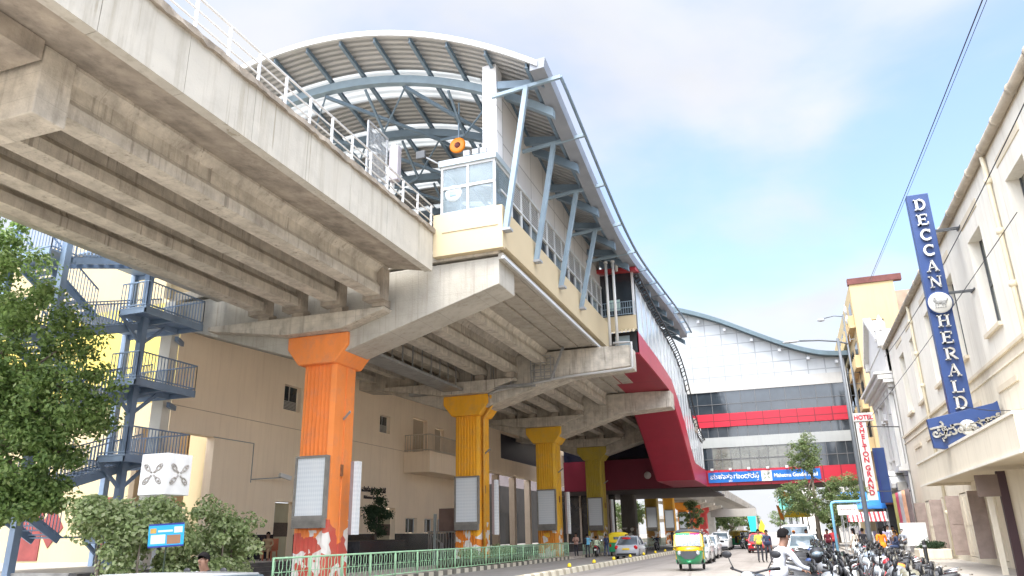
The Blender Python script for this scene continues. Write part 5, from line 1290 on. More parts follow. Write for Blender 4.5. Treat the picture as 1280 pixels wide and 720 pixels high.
# ================================================================== TREES AND PLANTS
BARK = M('grey_brown_bark', (.16, .13, .10), .9, .3, 4, bump=.5)
LEAF_A = leaf_mat('broad_green_leaf', [(.09, .15, .045), (.15, .23, .07), (.2, .30, .085), (.25, .36, .11), (.34, .42, .17)])
LEAF_B = leaf_mat('creeper_leaf', [(.14, .19, .07), (.23, .30, .11), (.31, .38, .16), (.39, .45, .22), (.5, .53, .32)])
LEAF_C = leaf_mat('street_tree_leaf', [(.08, .125, .045), (.13, .19, .065), (.19, .25, .09), (.28, .31, .14)])
LEAF_D = leaf_mat('dark_shrub_leaf', [(.02, .045, .02), (.035, .07, .03), (.05, .09, .04)])
def leaves(mb, clumps, per, size, rnd, flat=.55):
    for (c, r) in clumps:
        for i in range(per):
            d = Vector((rnd.gauss(0, 1), rnd.gauss(0, 1), rnd.gauss(0, 1))).normalized()
            rr = rnd.random() ** .45
            p = Vector(c) + Vector((d.x*r[0]*rr, d.y*r[1]*rr, d.z*r[2]*rr))
            n = (d + Vector((rnd.uniform(-1, 1), rnd.uniform(-1, 1), rnd.uniform(-.2, 1.3)))).normalized()
            u = n.cross(Vector((rnd.uniform(-1, 1), rnd.uniform(-1, 1), rnd.uniform(-1, 1)))).normalized(); v = n.cross(u)
            s = size * rnd.uniform(.6, 1.35); w = s * flat
            mb.add([p - u*s*.5, p + v*w*.5, p + u*s*.5 - n*s*.12, p - v*w*.5], [(0, 1, 2, 3)])
    return mb
def clumps_in(rnd, c, r, n, cr, hollow=.35):
    out = []
    for i in range(n):
        d = Vector((rnd.gauss(0, 1), rnd.gauss(0, 1), rnd.gauss(0, 1))).normalized(); t = lerp(hollow, 1, rnd.random() ** .6)
        k = cr * rnd.uniform(.6, 1.3)
        out.append(((c[0]+d.x*r[0]*t, c[1]+d.y*r[1]*t, c[2]+d.z*r[2]*t), (k, k, k*.7)))
    return out
def tree(name, label, base, h, lobes, leaf, size, per, seed, trunk_r=.16, group=None, nlimb=9, cat='tree'):
    rnd = random.Random(seed); t = thing(name, label, cat, base, group)
    cl = []
    for c, r, n, cr in lobes: cl += clumps_in(rnd, c, r, n, cr)
    b = MB(); top = Vector((base[0] + rnd.uniform(-.2, .2), base[1], base[2] + h))
    b.tube([Vector(base), Vector(base).lerp(top, .5) + Vector((rnd.uniform(-.15, .15), 0, 0)), top], [trunk_r*1.25, trunk_r, trunk_r*.6], 9)
    for i in range(nlimb):
        tgt = Vector(cl[int(rnd.random()*len(cl))][0]); s_ = Vector(base).lerp(top, rnd.uniform(.55, 1))
        m = s_.lerp(tgt, .5) + Vector((rnd.uniform(-.2, .2), rnd.uniform(-.2, .2), rnd.uniform(0, .3)))
        b.tube([s_, m, tgt], [trunk_r*.5, trunk_r*.3, trunk_r*.1], 6)
    b.build('trunk', BARK, t)
    leaves(MB(), cl, per, size, rnd).build('crown', leaf, t, fixn=False)
    return t
tree('leafy_tree', 'large bright green leafy tree filling the left edge before the blue stair', (-24.6, 16.0, .1), 7.0,
     [((-24.9, 16.5, 9.6), (2.2, 2.2, 2.7), 70, .7), ((-23.0, 16.8, 7.7), (2.3, 2.0, 2.3), 74, .7), ((-21.6, 17.2, 6.0), (2.0, 1.7, 1.6), 56, .6), ((-24.0, 16.6, 5.7), (2.3, 2.0, 2.2), 70, .7), ((-22.3, 17.1, 4.0), (1.8, 1.6, 1.1), 44, .55), ((-24.6, 16.2, 11.6), (1.5, 1.2, 1.0), 26, .55), ((-22.5, 17.3, 2.9), (1.9, 1.2, .6), 40, .48)],
     LEAF_A, .165, 135, 21, .24, nlimb=26)
def creeper(name, label, lobes, leaf, size, per, seed, cat='creeper'):
    rnd = random.Random(seed); c0 = lobes[0][0]; t = thing(name, label, cat, (c0[0], c0[1], .1)); cl = []
    for c, r, n, cr in lobes: cl += clumps_in(rnd, c, r, n, cr, .5)
    leaves(MB(), cl, per, size, rnd, .7).build('foliage', leaf, t, fixn=False)
    b = MB()
    for i in range(14):
        q = Vector(cl[int(rnd.random()*len(cl))][0]); b.tube([(q.x+rnd.uniform(-.4, .4), q.y, .05), q.lerp(Vector((q.x, q.y, .1)), .5), q], [.05, .035, .015], 5)
    b.build('stem', BARK, t); return t
creeper('climbing_creeper', 'dense green creeper mound under the white emblem box', [((-16.9, 19.6, 1.35), (.9, 1.9, 1.5), 70, .45), ((-17.0, 17.3, 1.55), (.8, 1.6, 1.35), 60, .45), ((-17.6, 16.0, 2.35), (.7, .8, .5), 22, .4)], LEAF_B, .125, 190, 33)
tree('street_tree', 'slender green street tree standing among motorbikes before the footbridge', (1.2, 48, .1), 5.2,
     [((1.0, 48, 5.9), (.8, .75, 1.5), 34, .36), ((.35, 47.6, 3.5), (1.2, .9, 1.0), 40, .38), ((2.75, 48.4, 3.75), (1.35, 1.2, .95), 46, .4), ((1.6, 48, 3.2), (1.5, 1.0, .9), 34, .38)], LEAF_C, .12, 110, 5, .09, nlimb=14)
t = thing('clipped_shrub', 'dark green clipped shrub in the black stone planter', 'shrub', (-21.8, 38, 1.6))
rnd = random.Random(8); leaves(MB(), clumps_in(rnd, (-21.8, 38.2, 2.9), (.7, 1.1, 1.25), 34, .4, .3), 90, .14, rnd).build('foliage', LEAF_D, t, fixn=False)
MB().tube([(-21.8, 38.2, 1.5), (-21.8, 38.2, 2.9)], .07, 7).build('stem', BARK, t)
t = thing('low_hedge', 'low dark green hedge in the cream planter', 'hedge', (6.5, 51.5, .62))
leaves(MB(), clumps_in(rnd, (6.65, 46.5, .8), (.7, .85, .2), 26, .25, .1), 60, .1, rnd).build('foliage', LEAF_D, t, fixn=False)
t = thing('bedding_plants', 'strip of low green plants behind the railing by the amber pillar', 'plants', (-17, 42, .2))
leaves(MB(), clumps_in(rnd, (-17.2, 43, .75), (.9, 4.4, .35), 60, .35, .1), 50, .16, rnd).build('foliage', LEAF_B, t, fixn=False)
MB().box(-18.3, -16.1, 38.6, 47.4, .12, .5).build('soil_bed', MATS['dark_soil'], t)
for i, (x, y, h, s_, lab) in enumerate([(-15.5, 128, 6, 1.1, 'grey green street tree in front of the coral pillar'), (-13, 175, 5, 1.5, 'bushy tree beneath the far viaduct'), (-9.5, 190, 5, 1.4, 'round tree beneath the portal beam'), (-17, 185, 6, 1.6, 'broad tree behind the brick red pillar'),
     (-4, 250, 7, 1.9, 'hazy green tree at the far end of road'), (2.5, 230, 9, 1.9, 'tall hazy tree beyond the white van'), (-24, 118, 6, 1.6, 'green tree seen between the far pillars'), (-27, 140, 7, 2.0, 'dense tree left of the far pillars'), (5.0, 105, 5, 1.3, 'dark tree beside the far right buildings')]):
    tree('distant_tree', lab, (x, y, 0), h*.55, [((x, y, h*.72), (s_*1.7, s_*1.7, h*.36), 26, s_*.6)], LEAF_C, .42, 60, 60+i, .2, 'trees along the far road', 5)
# far buildings closing the road, signs and banners in the distance
FB = M('far_pale_wall', (.62, .58, .52), .9, .08, .2, grime=.2)
def far_block(x0, x1, y0, y1, h, label, roof=None, mat=FB):
    t = thing('far_building', label, 'building', ((x0+x1)/2, y0, 0), 'buildings far along the road')
    MB().box(x0, x1, y0, y1, 0, h).build('wall', mat, t)
    for k in range(int(h/3.4)):
        for i in range(int((y1-y0)/3)): MB().box(x0-.06, x0, y0+.8+i*3, y0+2.2+i*3, 1.4+k*3.4, 3+k*3.4).build('window', GLASS_D, t)
        for i in range(max(1, int((x1-x0)/3))): MB().box(x0+.6+i*3, x0+2+i*3, y0-.06, y0, 1.4+k*3.4, 3+k*3.4).build('window', GLASS_D, t)
    MB().box(x0-.2, x1+.2, y0-.2, y1+.2, h, h+.5).build('roof', roof or FB, t)
far_block(7.2, 16, 101, 118, 14, 'pale block beyond the hotel building')
far_block(7.4, 16, 124, 150, 11, 'low pale block farther down the right side')
far_block(1.5, 6, 205, 222, 19, 'pale tower with pink roof at the end of road', M('pink_roof', (.5, .2, .18), .8))
far_block(8, 20, 160, 200, 9, 'farthest low building on the right')
far_block(-60, -30, 125, 160, 12, 'pale building behind the far pillars')
for i, (x, y, z0, z1, w, c, lab) in enumerate([(-8.0, 166, .3, 4.6, 1.6, (.02, .55, .58), 'turquoise banner on the portal leg'), (-6.1, 160, .3, 3.9, 1.5, (.8, .45, .03), 'yellow and orange festival cut-out by the road'), (-1.0, 178, 6.0, 8.6, 3.2, (.12, .4, .32), 'green direction board over the far road')]):
    t = thing('street_banner', lab, 'banner', (x, y, 0))
    b = MB()
    if i == 1: b.prism([(x-w/2, z0), (x+w/2, z0), (x+w*.3, z0+1.5), (x+w*.45, z0+2.4), (x+.1, z1), (x-w*.2, z0+2.6), (x-w*.4, z0+1.6)], 'y', y, y+.15)
    elif i == 0: b.prism([(x-w*.2, z0), (x+w*.35, z0), (x+w*.5, z1), (x-w/2, z1)], 'y', y, y+.1)
    else: b.box(x-w/2, x+w/2, y, y+.15, z0, z1)
    b.build('panel', M('banner ' + lab[:9], c, .7, .15, 1.2), t)
    b = MB(); b.beam((x, y+.2, 0), (x, y+.2, z1), .12, .12); b.build('pole', GREY, t)
    if i == 2: MB().beam((x-3.5, y+.2, z1+.1), (x+2, y+.2, z1+.1), .15, .15).build('gantry_arm', GREY, t)
t = thing('festival_arch', 'yellow and orange festival decoration above the white van', 'decoration', (.6, 88, 0))
b = MB(); b.prism([(-.2+1.3*math.cos(R(a)) + .6, 3.0+1.0*math.sin(R(a))) for a in range(0, 181, 15)], 'y', 88, 88.2); b.build('arch_panel', M('festival_yellow', (.82, .58, .02), .6), t)
b = MB(); b.prism([(-1.3, 2.8), (-.9, 2.8), (-1.3, 4.2), (-1.6, 4.3)], 'y', 88, 88.2); b.prism([(-.9, 5.1), (-.2, 4.9), (-.1, 5.5), (-.7, 5.7)], 'y', 88, 88.2); b.build('side_panel', M('festival_orange', (.8, .25, .02), .6), t)
b = MB()
for x in (-1.0, -.4, .3, 1.4): b.beam((x, 88.1, 0), (x, 88.1, 5.0), .1, .1)
b.build('pole', DARK, t)
for i, (x, y, h) in enumerate([(2.2, 80, 8.5), (1.0, 100, 9.5), (-.3, 120, 8)]):
    t = thing('utility_pole', ['nearest thin utility pole beyond the footbridge', 'middle thin utility pole beyond the footbridge', 'farthest thin utility pole beyond the footbridge'][i], 'pole', (x, y, 0), 'utility poles along the far road')
    MB().tube([(x, y, 0), (x, y, h)], [.12, .08], 7).build('post', DARK, t); MB().beam((x-.8, y, h-.5), (x+.8, y, h-.5), .08, .08).build('crossarm', DARK, t)
# ================================================================== VEHICLES  (prototypes face +Y at the origin, then are placed)
TYRE = M('tyre_rubber', (.022, .021, .02), .85, .2, 6); RIM = M('alloy_rim', (.45, .45, .46), .35, .1, 4, metal=.8)
CHROME = M('bright_chrome', (.6, .6, .6), .15, .1, 3, metal=.95); HLAMP = glass('lamp_lens', (.36, .39, .4), .1); TAIL = M('red_tail_lens', (.5, .01, .015), .2, .05)
MIRR = M('mirror_glass', (.75, .78, .8), .05, .03, 2, metal=.9); SEATV = M('black_seat_vinyl', (.03, .03, .032), .5, .2, 5); ENG = M('engine_alloy', (.2, .2, .2), .45, .3, 6, metal=.6)
PLATE = M('white_plate', (.7, .7, .66), .5); YPLATE = M('yellow_plate', (.75, .52, .02), .5); WSCREEN = glass('windscreen', (.10, .13, .15), .04); AMBER = M('amber_lens', (.8, .25, .02), .3)
def paint(name, c, rough=.3, coat=.6): return M(name, c, rough, .04, 1.5, spec=.5, coat=coat, grime=.12)
def wheel(parent, x, y, r, w, n=18):
    t = MB(); t.torus((x, y, r), r - w*.5, w*.5, 'x', n, 8); o = t.build('wheel', TYRE, parent)
    b = MB(); b.lathe([(.02, -w*.32), (r*.25, -w*.34), (r*.68, -w*.2), (r*.7, 0), (r*.68, w*.2), (r*.25, w*.34), (.02, w*.32)], (x, y, r), n, 'x'); b.build('rim', RIM, o); return o
def place(root, loc, rz): root.location = loc; root.rotation_euler = (0, 0, rz); return root

def motorbike(label, col, group, name='parked_motorcycle'):
    t = thing(name, label, 'motorcycle', group=group); pm = col
    wheel(t, 0, .64, .3, .1); wheel(t, 0, -.62, .3, .12)
    b = MB()
    for s in (-.09, .09): b.tube([(s, .64, .3), (s, .5, .72), (s, .42, .93)], .024, 7)
    b.build('fork', CHROME, t)
    b = MB(); b.loft([[(w*math.cos(a), y, z + h*math.sin(a)) for a in [i*math.pi/4 for i in range(8)]] for y, z, w, h in ((.38, .78, .07, .07), (.3, .83, .14, .1), (.1, .84, .16, .11), (-.1, .78, .11, .08), (-.16, .76, .05, .04))]); b.build('tank', pm, t)
    b = MB(); b.loft([[(-w, y, z), (w, y, z), (w*.9, y, z+h), (-w*.9, y, z+h)] for y, z, w, h in ((-.08, .72, .09, .06), (-.25, .72, .13, .08), (-.5, .75, .13, .09), (-.78, .8, .1, .08), (-.86, .84, .05, .04))]); b.build('seat', SEATV, t)
    b = MB(); b.loft([[(-w, y, z), (w, y, z), (w, y, z+h), (-w, y, z+h)] for y, z, w, h in ((-.05, .5, .1, .2), (-.4, .55, .12, .17), (-.8, .7, .09, .1))]); b.build('side_panel', pm, t)
    b = MB(); b.box(-.13, .13, -.14, .26, .24, .5); b.lathe([(.1, 0), (.12, .03), (.12, .2), (.08, .24)], (0, .1, .46), 10); b.beam((-.1, -.1, .38), (-.1, -.62, .32), .05, .09); b.build('engine', ENG, t, bevel=.02)
    MB().tube([(.12, .25, .4), (.15, .15, .24), (.16, -.3, .27), (.17, -.85, .4)], [.025, .028, .045, .05], 8).build('exhaust', CHROME, t)
    b = MB(); b.tube([(-.36, .26, 1.02), (-.3, .36, 1.02), (-.1, .42, .97), (.1, .42, .97), (.3, .36, 1.02), (.36, .26, 1.02)], .016, 6)
    for s in (-1, 1): b.tube([(s*.3, .34, 1.02), (s*.38, .18, 1.02)], .026, 7)
    b.build('handlebar', BLACK, t)
    for s in (-1, 1):
        m = MB(); m.tube([(s*.27, .36, 1.02), (s*.33, .34, 1.13), (s*.37, .3, 1.2)], .009, 5); m.ell((s*.39, .3, 1.225), (.085, .022, .055), 10, 6); q = m.build('mirror', BLACK, t)
        MB().lathe([(.01, 0), (.05, 0)], (s*.39, .272, 1.225), 10, 'y', cap=True).build('mirror_glass', MIRR, q)
    MB().lathe([(.03, -.1), (.09, -.06), (.095, .04), (.02, .07)], (0, .5, .9), 12, 'y').build('headlight', HLAMP, t)
    MB().loft([[(-.06, y, z), (.06, y, z), (.05, y, z+.02), (-.05, y, z+.02)] for y, z in ((.3, .5), (.45, .6), (.64, .625), (.85, .57), (.95, .45))]).build('mudguard', pm, t)
    b = MB(); b.beam((0, -.8, .75), (0, -.98, .45), .13, .02); q = b.build('rear_mudguard', BLACK, t); MB().box(-.09, .09, -.97, -.955, .5, .62).build('plate', PLATE, t)
    MB().cbox((0, -.9, .8), (.14, .05, .07)).build('tail_lamp', TAIL, t, bevel=.01)
    MB().tube([(-.1, -.1, .28), (-.22, -.16, .02)], .014, 5).build('side_stand', DARK, t)
    return t
def scooter(label, col, group, seatcol=SEATV, name='parked_scooter'):
    t = thing(name, label, 'scooter', group=group)
    wheel(t, 0, .6, .23, .11, 16); wheel(t, 0, -.58, .23, .11, 16)
    b = MB(); b.loft([[(-w, y, z), (-w*.7, y+.05, z), (w*.7, y+.05, z), (w, y, z), (w*.85, y-.05, z), (-w*.85, y-.05, z)] for y, z, w in ((.4, .3, .2), (.44, .5, .25), (.4, .75, .24), (.33, .92, .17))]); b.build('front_apron', col, t)
    MB().loft([[(-w, y, z), (w, y, z), (w*.8, y, z+.06), (-w*.8, y, z+.06)] for y, z, w in ((.4, .42, .09), (.6, .47, .11), (.82, .4, .08))]).build('mudguard', col, t)
    b = MB(); b.box(-.2, .2, -.12, .4, .26, .33); b.build('floorboard', BLACK, t, bevel=.02)
    b = MB(); b.loft([[(-w, y, z), (w, y, z), (w*1.05, y, z+h*.6), (w*.75, y, z+h), (-w*.75, y, z+h), (-w*1.05, y, z+h*.6)] for y, z, w, h in ((-.1, .35, .15, .3), (-.3, .38, .2, .33), (-.6, .46, .19, .3), (-.85, .56, .12, .22), (-.93, .62, .06, .12))]); b.build('rear_body', col, t)
    b = MB(); b.loft([[(-w, y, z), (w, y, z), (w*.9, y, z+h), (-w*.9, y, z+h)] for y, z, w, h in ((-.06, .68, .1, .06), (-.2, .71, .15, .09), (-.5, .74, .15, .1), (-.82, .78, .1, .08))]); b.build('seat', seatcol, t)
    b = MB(); b.ell((0, .33, 1.0), (.19, .13, .11), 12, 8); b.build('headlight_cowl', col, t)
    MB().ell((0, .43, 1.0), (.1, .05, .06), 10, 6).build('headlight', HLAMP, t)
    b = MB(); b.tube([(-.36, .2, 1.06), (-.18, .3, 1.03), (.18, .3, 1.03), (.36, .2, 1.06)], .022, 7); b.build('handlebar', BLACK, t)
    for s in (-1, 1):
        m = MB(); m.tube([(s*.24, .28, 1.06), (s*.29, .27, 1.13), (s*.34, .24, 1.19)], .008, 5); m.ell((s*.36, .24, 1.21), (.075, .022, .05), 10, 6); q = m.build('mirror', BLACK, t)
        MB().lathe([(.01, 0), (.048, 0)], (s*.36, .213, 1.21), 10, 'y').build('mirror_glass', MIRR, q)
    MB().cbox((0, -.92, .68), (.2, .05, .08)).build('tail_lamp', TAIL, t, bevel=.015); MB().box(-.1, .1, -.95, -.94, .42, .56).build('plate', PLATE, t)
    b = MB(); b.tube([(-.13, -.62, .84), (-.14, -.88, .9), (.14, -.88, .9), (.13, -.62, .84)], .014, 6); b.build('grab_rail', CHROME, t)
    MB().tube([(.17, -.2, .25), (.2, -.5, .28), (.2, -.8, .34)], [.03, .05, .05], 8).build('exhaust', ENG, t)
    return t
BK = paint('bike_black', (.02, .02, .022)); BR = paint('bike_red', (.32, .015, .02)); BB = paint('bike_blue', (.03, .06, .17)); BG = paint('bike_grey', (.18, .185, .19)); BW = paint('bike_white', (.42, .42, .41)); BO = paint('bike_olive', (.17, .16, .11)); BS = paint('bike_silver_blue', (.30, .36, .42)); BY = paint('bike_orange', (.7, .22, .02))
PROTO = [('motorcycle', 'black', BK), ('scooter', 'grey', BG), ('motorcycle', 'red', BR), ('scooter', 'black', BK), ('scooter', 'white', BW), ('motorcycle', 'dark blue', BB), ('scooter', 'silver blue', BS), ('scooter', 'olive', BO), ('motorcycle', 'grey', BG), ('scooter', 'red', BR), ('scooter', 'orange', BY)]
ORD = ['nearest', 'second', 'third', 'fourth', 'fifth', 'sixth', 'seventh', 'eighth', 'ninth', 'tenth', 'eleventh', 'twelfth', 'thirteenth', 'fourteenth', 'fifteenth', 'sixteenth']
protos = {}; counts = {}
def park(kind_i, x, y, rz, row):
    kind, cn, m = PROTO[kind_i]; k = (kind, cn, row); n = counts.get(k, 0); counts[k] = n + 1
    lab = f'{ORD[n]} {cn} {kind} counting away along the {row} row'
    grp = f'two wheelers parked in the {row} row'
    key = (kind, cn)
    if key not in protos:
        o = (motorbike if kind == 'motorcycle' else scooter)(lab, m, grp); protos[key] = o; return place(o, (x, y, 0), rz)
    return dup(protos[key], (x, y, 0), rz, lab, grp)
rnd = random.Random(42)
seqA = [0, 3, 5, 6, 1, 3, 8, 4, 0, 1, 2, 3, 7, 6, 0, 1, 9, 3, 4, 0, 6, 1, 5, 3, 7, 0, 1, 4, 3, 2, 0, 3, 6, 1, 8, 0, 3, 5, 1]
y = 9.0; 
for i, k in enumerate(seqA):
    park(k, .15 + rnd.uniform(-.15, .15) + .016*(y-9), y, R(-90) + rnd.uniform(-.16, .16) + .35, 'road side'); y += .66 + .008*i + rnd.uniform(-.05, .08)
seqB = [3, 8, 1, 0, 7, 7, 1, 10, 3, 0, 9, 1, 4, 3, 0, 2, 6, 1, 3, 5, 7, 0, 1, 3, 9, 0, 7, 1, 3, 6, 8, 0, 1, 3]
y = 9.2
for i, k in enumerate(seqB):
    park(k, 1.5 + .05*(y-9) + rnd.uniform(-.15, .15), y, R(90) + rnd.uniform(-.2, .2) - .3, 'footpath side'); y += .72 + .01*i + rnd.uniform(-.05, .1)
# the motorcycle the man sits on, set out from the row
ridebike = motorbike('black and red motorcycle under the man in the white shirt', BK, None, 'motorcycle')
place(ridebike, (-.62, 13.7, 0), R(160)); ridebike.scale = (1.06,)*3
hl = thing('crash_helmet', 'black crash helmet resting on a motorcycle behind the seated man', 'helmet', (.2, 17.2, 1.0))
b = MB(); b.ell((.35, 16.8, 1.18), (.15, .17, .15), 14, 10); b.build('shell', BLACK, hl); MB().ell((.35, 16.66, 1.2), (.11, .06, .06), 10, 6).build('visor', WSCREEN, hl)

def car(name, label, pm, L=4.1, W=1.72, H=1.48, kind='hatch', cat='car', plate=PLATE):
    t = thing(name, label, cat); hw = W/2; f, r = L/2, -L/2; gb = H*.6
    def ring(y, w, z0, z1): return [(-w*.92, y, z0), (w*.92, y, z0), (w, y, z0+.12), (w, y, lerp(z0, z1, .75)), (w*.93, y, z1), (-w*.93, y, z1), (-w, y, lerp(z0, z1, .75)), (-w, y, z0+.12)]
    hood = gb*.9
    if kind == 'suv': st_ = [(f, .72, .42, .66), (f-.08, .9, .26, .92), (f-.35, .98, .22, 1.0), (f-1.15, 1, .2, 1.06), (0, 1, .2, 1.06), (r+.3, 1, .22, 1.08), (r+.06, .95, .28, 1.02), (r, .8, .42, .8)]
    elif kind == 'van': st_ = [(f, .8, .35, .7), (f-.1, .95, .25, 1.02), (f-.5, 1, .22, 1.2), (0, 1, .22, 1.2), (r+.2, 1, .22, 1.2), (r, .95, .3, 1.2)]
    else: st_ = [(f, .62, .4, .6), (f-.1, .85, .22, .78), (f-.4, .96, .18, hood-.04), (f-1.05, 1, .17, gb), (0, 1, .17, gb), (r+.45, .99, .18, gb+.03), (r+.1, .9, .24, gb-.02), (r, .72, .4, .72)]
    b = MB(); b.loft([ring(y, hw*k, z0, z1) for y, k, z0, z1 in st_]); b.build('body', pm, t, bevel=.03)
    g0 = {'suv': 1.04, 'van': 1.18}.get(kind, gb-.02)
    if kind == 'sedan': pr = [(f-1.0, g0, .9), (f-1.72, H-.07, .74), (f-2.2, H, .72), (r+1.35, H-.02, .72), (r+.62, g0+.12, .86), (r+.45, g0, .9)]
    elif kind == 'van': pr = [(f-.3, g0, .96), (f-.85, H-.1, .86), (f-1.2, H, .84), (r+.2, H, .84), (r+.06, H-.15, .88), (r+.03, g0, .95)]
    else: pr = [(f-.95, g0, .9), (f-1.6, H-.07, .76), (f-2.0, H, .74), (r+.55, H-.03, .74), (r+.2, H-.35, .84), (r+.12, g0, .9)]
    b = MB(); rg = []
    for y, z, k in pr: rg.append((y, z, hw*k))
    # glazing shell: sides, front and rear
    base = g0; vs = []
    b.loft([[(-hw*.93, y, base-.02), (hw*.93, y, base-.02), (w, y, max(z, base+.002)), (-w, y, max(z, base+.002))] for y, z, w in rg]); b.build('glazing', WSCREEN, t)
    top = [q for q in rg if q[1] > H-.16]
    b = MB(); b.loft([[(-w-.012, y, z-.05), (-w*.9, y, z+.02), (0, y, z+.035), (w*.9, y, z+.02), (w+.012, y, z-.05), (0, y, z-.03)] for y, z, w in top]); b.build('roof', pm, t)
    b = MB()
    for s in (-1, 1):
        for (ya, za, wa), (yb, zb, wb_) in ((rg[0], rg[1]), (rg[-1], rg[-3] if kind == 'sedan' else rg[-2])):
            b.beam((s*(hw*.93), ya, base), (s*(wb_+.005), yb, zb), .09, .07)
        ym = (rg[1][0] + rg[-2][0])/2; b.beam((s*hw*.94, ym, base), (s*(rg[2][2]+.005), ym, H-.04), .08, .05)
        b.beam((s*hw*.94, rg[0][0], base), (s*hw*.94, rg[-1][0], base), .05, .05)
    b.build('pillar', pm, t)
    rr = {'suv': .35, 'van': .31}.get(kind, .3)
    for y in (f-.75, r+.72):
        for s in (-1, 1): wheel(t, s*(hw-.1), y, rr, .19)
    b = MB()
    for y in (f-.75, r+.72):
        for s in (-1, 1): b.lathe([(rr+.02, 0), (rr+.07, 0), (rr+.07, .02), (rr+.02, .02)], (s*(hw+.005)-(.02 if s > 0 else 0), y, rr), 20, 'x', cap=False)
    b.build('wheel_arch', BLACK, t)
    zl = {'suv': .88, 'van': .85}.get(kind, .66)
    for s in (-1, 1):
        MB().ell((s*hw*.7, f-.16, zl), (.2, .14, .09), 10, 6).build('headlight', HLAMP, t)
        MB().ell((s*hw*.78, r+.09, zl+.1), (.15, .1, .14), 10, 6).build('tail_lamp', TAIL, t)
        m = MB(); m.ell((s*(hw+.1), f-1.35, g0+.1), (.1, .06, .075), 8, 6); m.beam((s*hw*.9, f-1.35, g0+.04), (s*(hw+.08), f-1.35, g0+.08), .04, .04); m.build('wing_mirror', pm, t)
    b = MB(); b.box(-hw*.5, hw*.5, f-.08, f+.015, zl-.14, zl+.03); b.build('grille', BLACK, t, bevel=.01)
    b = MB(); b.box(-hw*.8, hw*.8, f-.1, f+.02, .24, .36); b.box(-hw*.8, hw*.8, r-.02, r+.1, .26, .38); b.build('bumper_trim', BLACK, t)
    b = MB(); b.box(-.25, .25, f+.02, f+.035, .42, .53); b.box(-.25, .25, r-.025, r-.005, .6, .72); b.build('number_plate', plate, t)
    return t
place(car('parked_sedan', 'silver sedan with lit red brake lamp in the side lane', paint('car_silver', (.42, .43, .45)), 4.0, 1.7, 1.5, 'sedan', plate=YPLATE), (-11.2, 56, 0), R(1))
b = MB(); bl = thing('brake_lamp_sticker', 'red lamp glowing behind the silver sedan rear window', 'lamp', (-11.2, 54.3, 1.3)); MB().ell((-11.22, 54.62, 1.36), (.33, .05, .07), 12, 6).build('lens', TAIL, bl)
place(car('white_suv', 'white sport utility car coming behind the auto rickshaw', paint('car_white', (.70, .70, .69)), 4.3, 1.8, 1.66, 'suv'), (-6.9, 79, 0), R(180))
place(car('white_hatchback', 'white hatchback close behind the green auto rickshaw', paint('car_white_b', (.66, .66, .65)), 3.8, 1.68, 1.5, 'hatch'), (-5.45, 46.5, 0), R(180))
place(car('white_sedan', 'white sedan behind the white hatchback in the queue', paint('car_white_c', (.62, .63, .63)), 4.2, 1.7, 1.47, 'sedan'), (-5.8, 55, 0), R(180))
place(car('far_white_car', 'small white car far behind the sport utility car', MATS['car_white_b'], 4.1, 1.75, 1.6, 'suv'), (-6.9, 98, 0), R(180))
place(car('red_hatchback', 'red hatchback facing the viewer beside the yellow shirted man', paint('car_red', (.50, .015, .025)), 3.6, 1.62, 1.5, 'hatch'), (-2.9, 68, 0), R(176))
place(car('yellow_roof_taxi', 'grey taxi with a yellow roof behind the red hatchback', MATS['car_silver'], 4.1, 1.7, 1.6, 'suv'), (-3.8, 84, 0), R(180))
yr = MB(); yr.box(-.62, .62, -.9, .8, 1.625, 1.66); tx = yr.build('yellow_roof_panel', M('taxi_yellow', (.75, .55, .02), .4), None); tx.parent = bpy.data.objects['yellow_roof_taxi']
place(car('white_van', 'white van with flat windscreen parked past the motorbikes', paint('van_white', (.68, .68, .66)), 4.3, 1.75, 2.0, 'van', 'van'), (.0, 53, 0), R(180))
place(car('silver_blue_car', 'pale silver blue hatchback parked in front of the white van', paint('car_silver_blue', (.46, .53, .58)), 3.8, 1.66, 1.46, 'hatch'), (.35, 47.3, 0), R(180))
place(car('near_silver_car', 'silver car roof at the bottom edge under the creeper', paint('car_silver_b', (.45, .46, .47)), 3.6, 1.6, 1.34, 'hatch'), (-6.05, 5.92, 0), R(180))

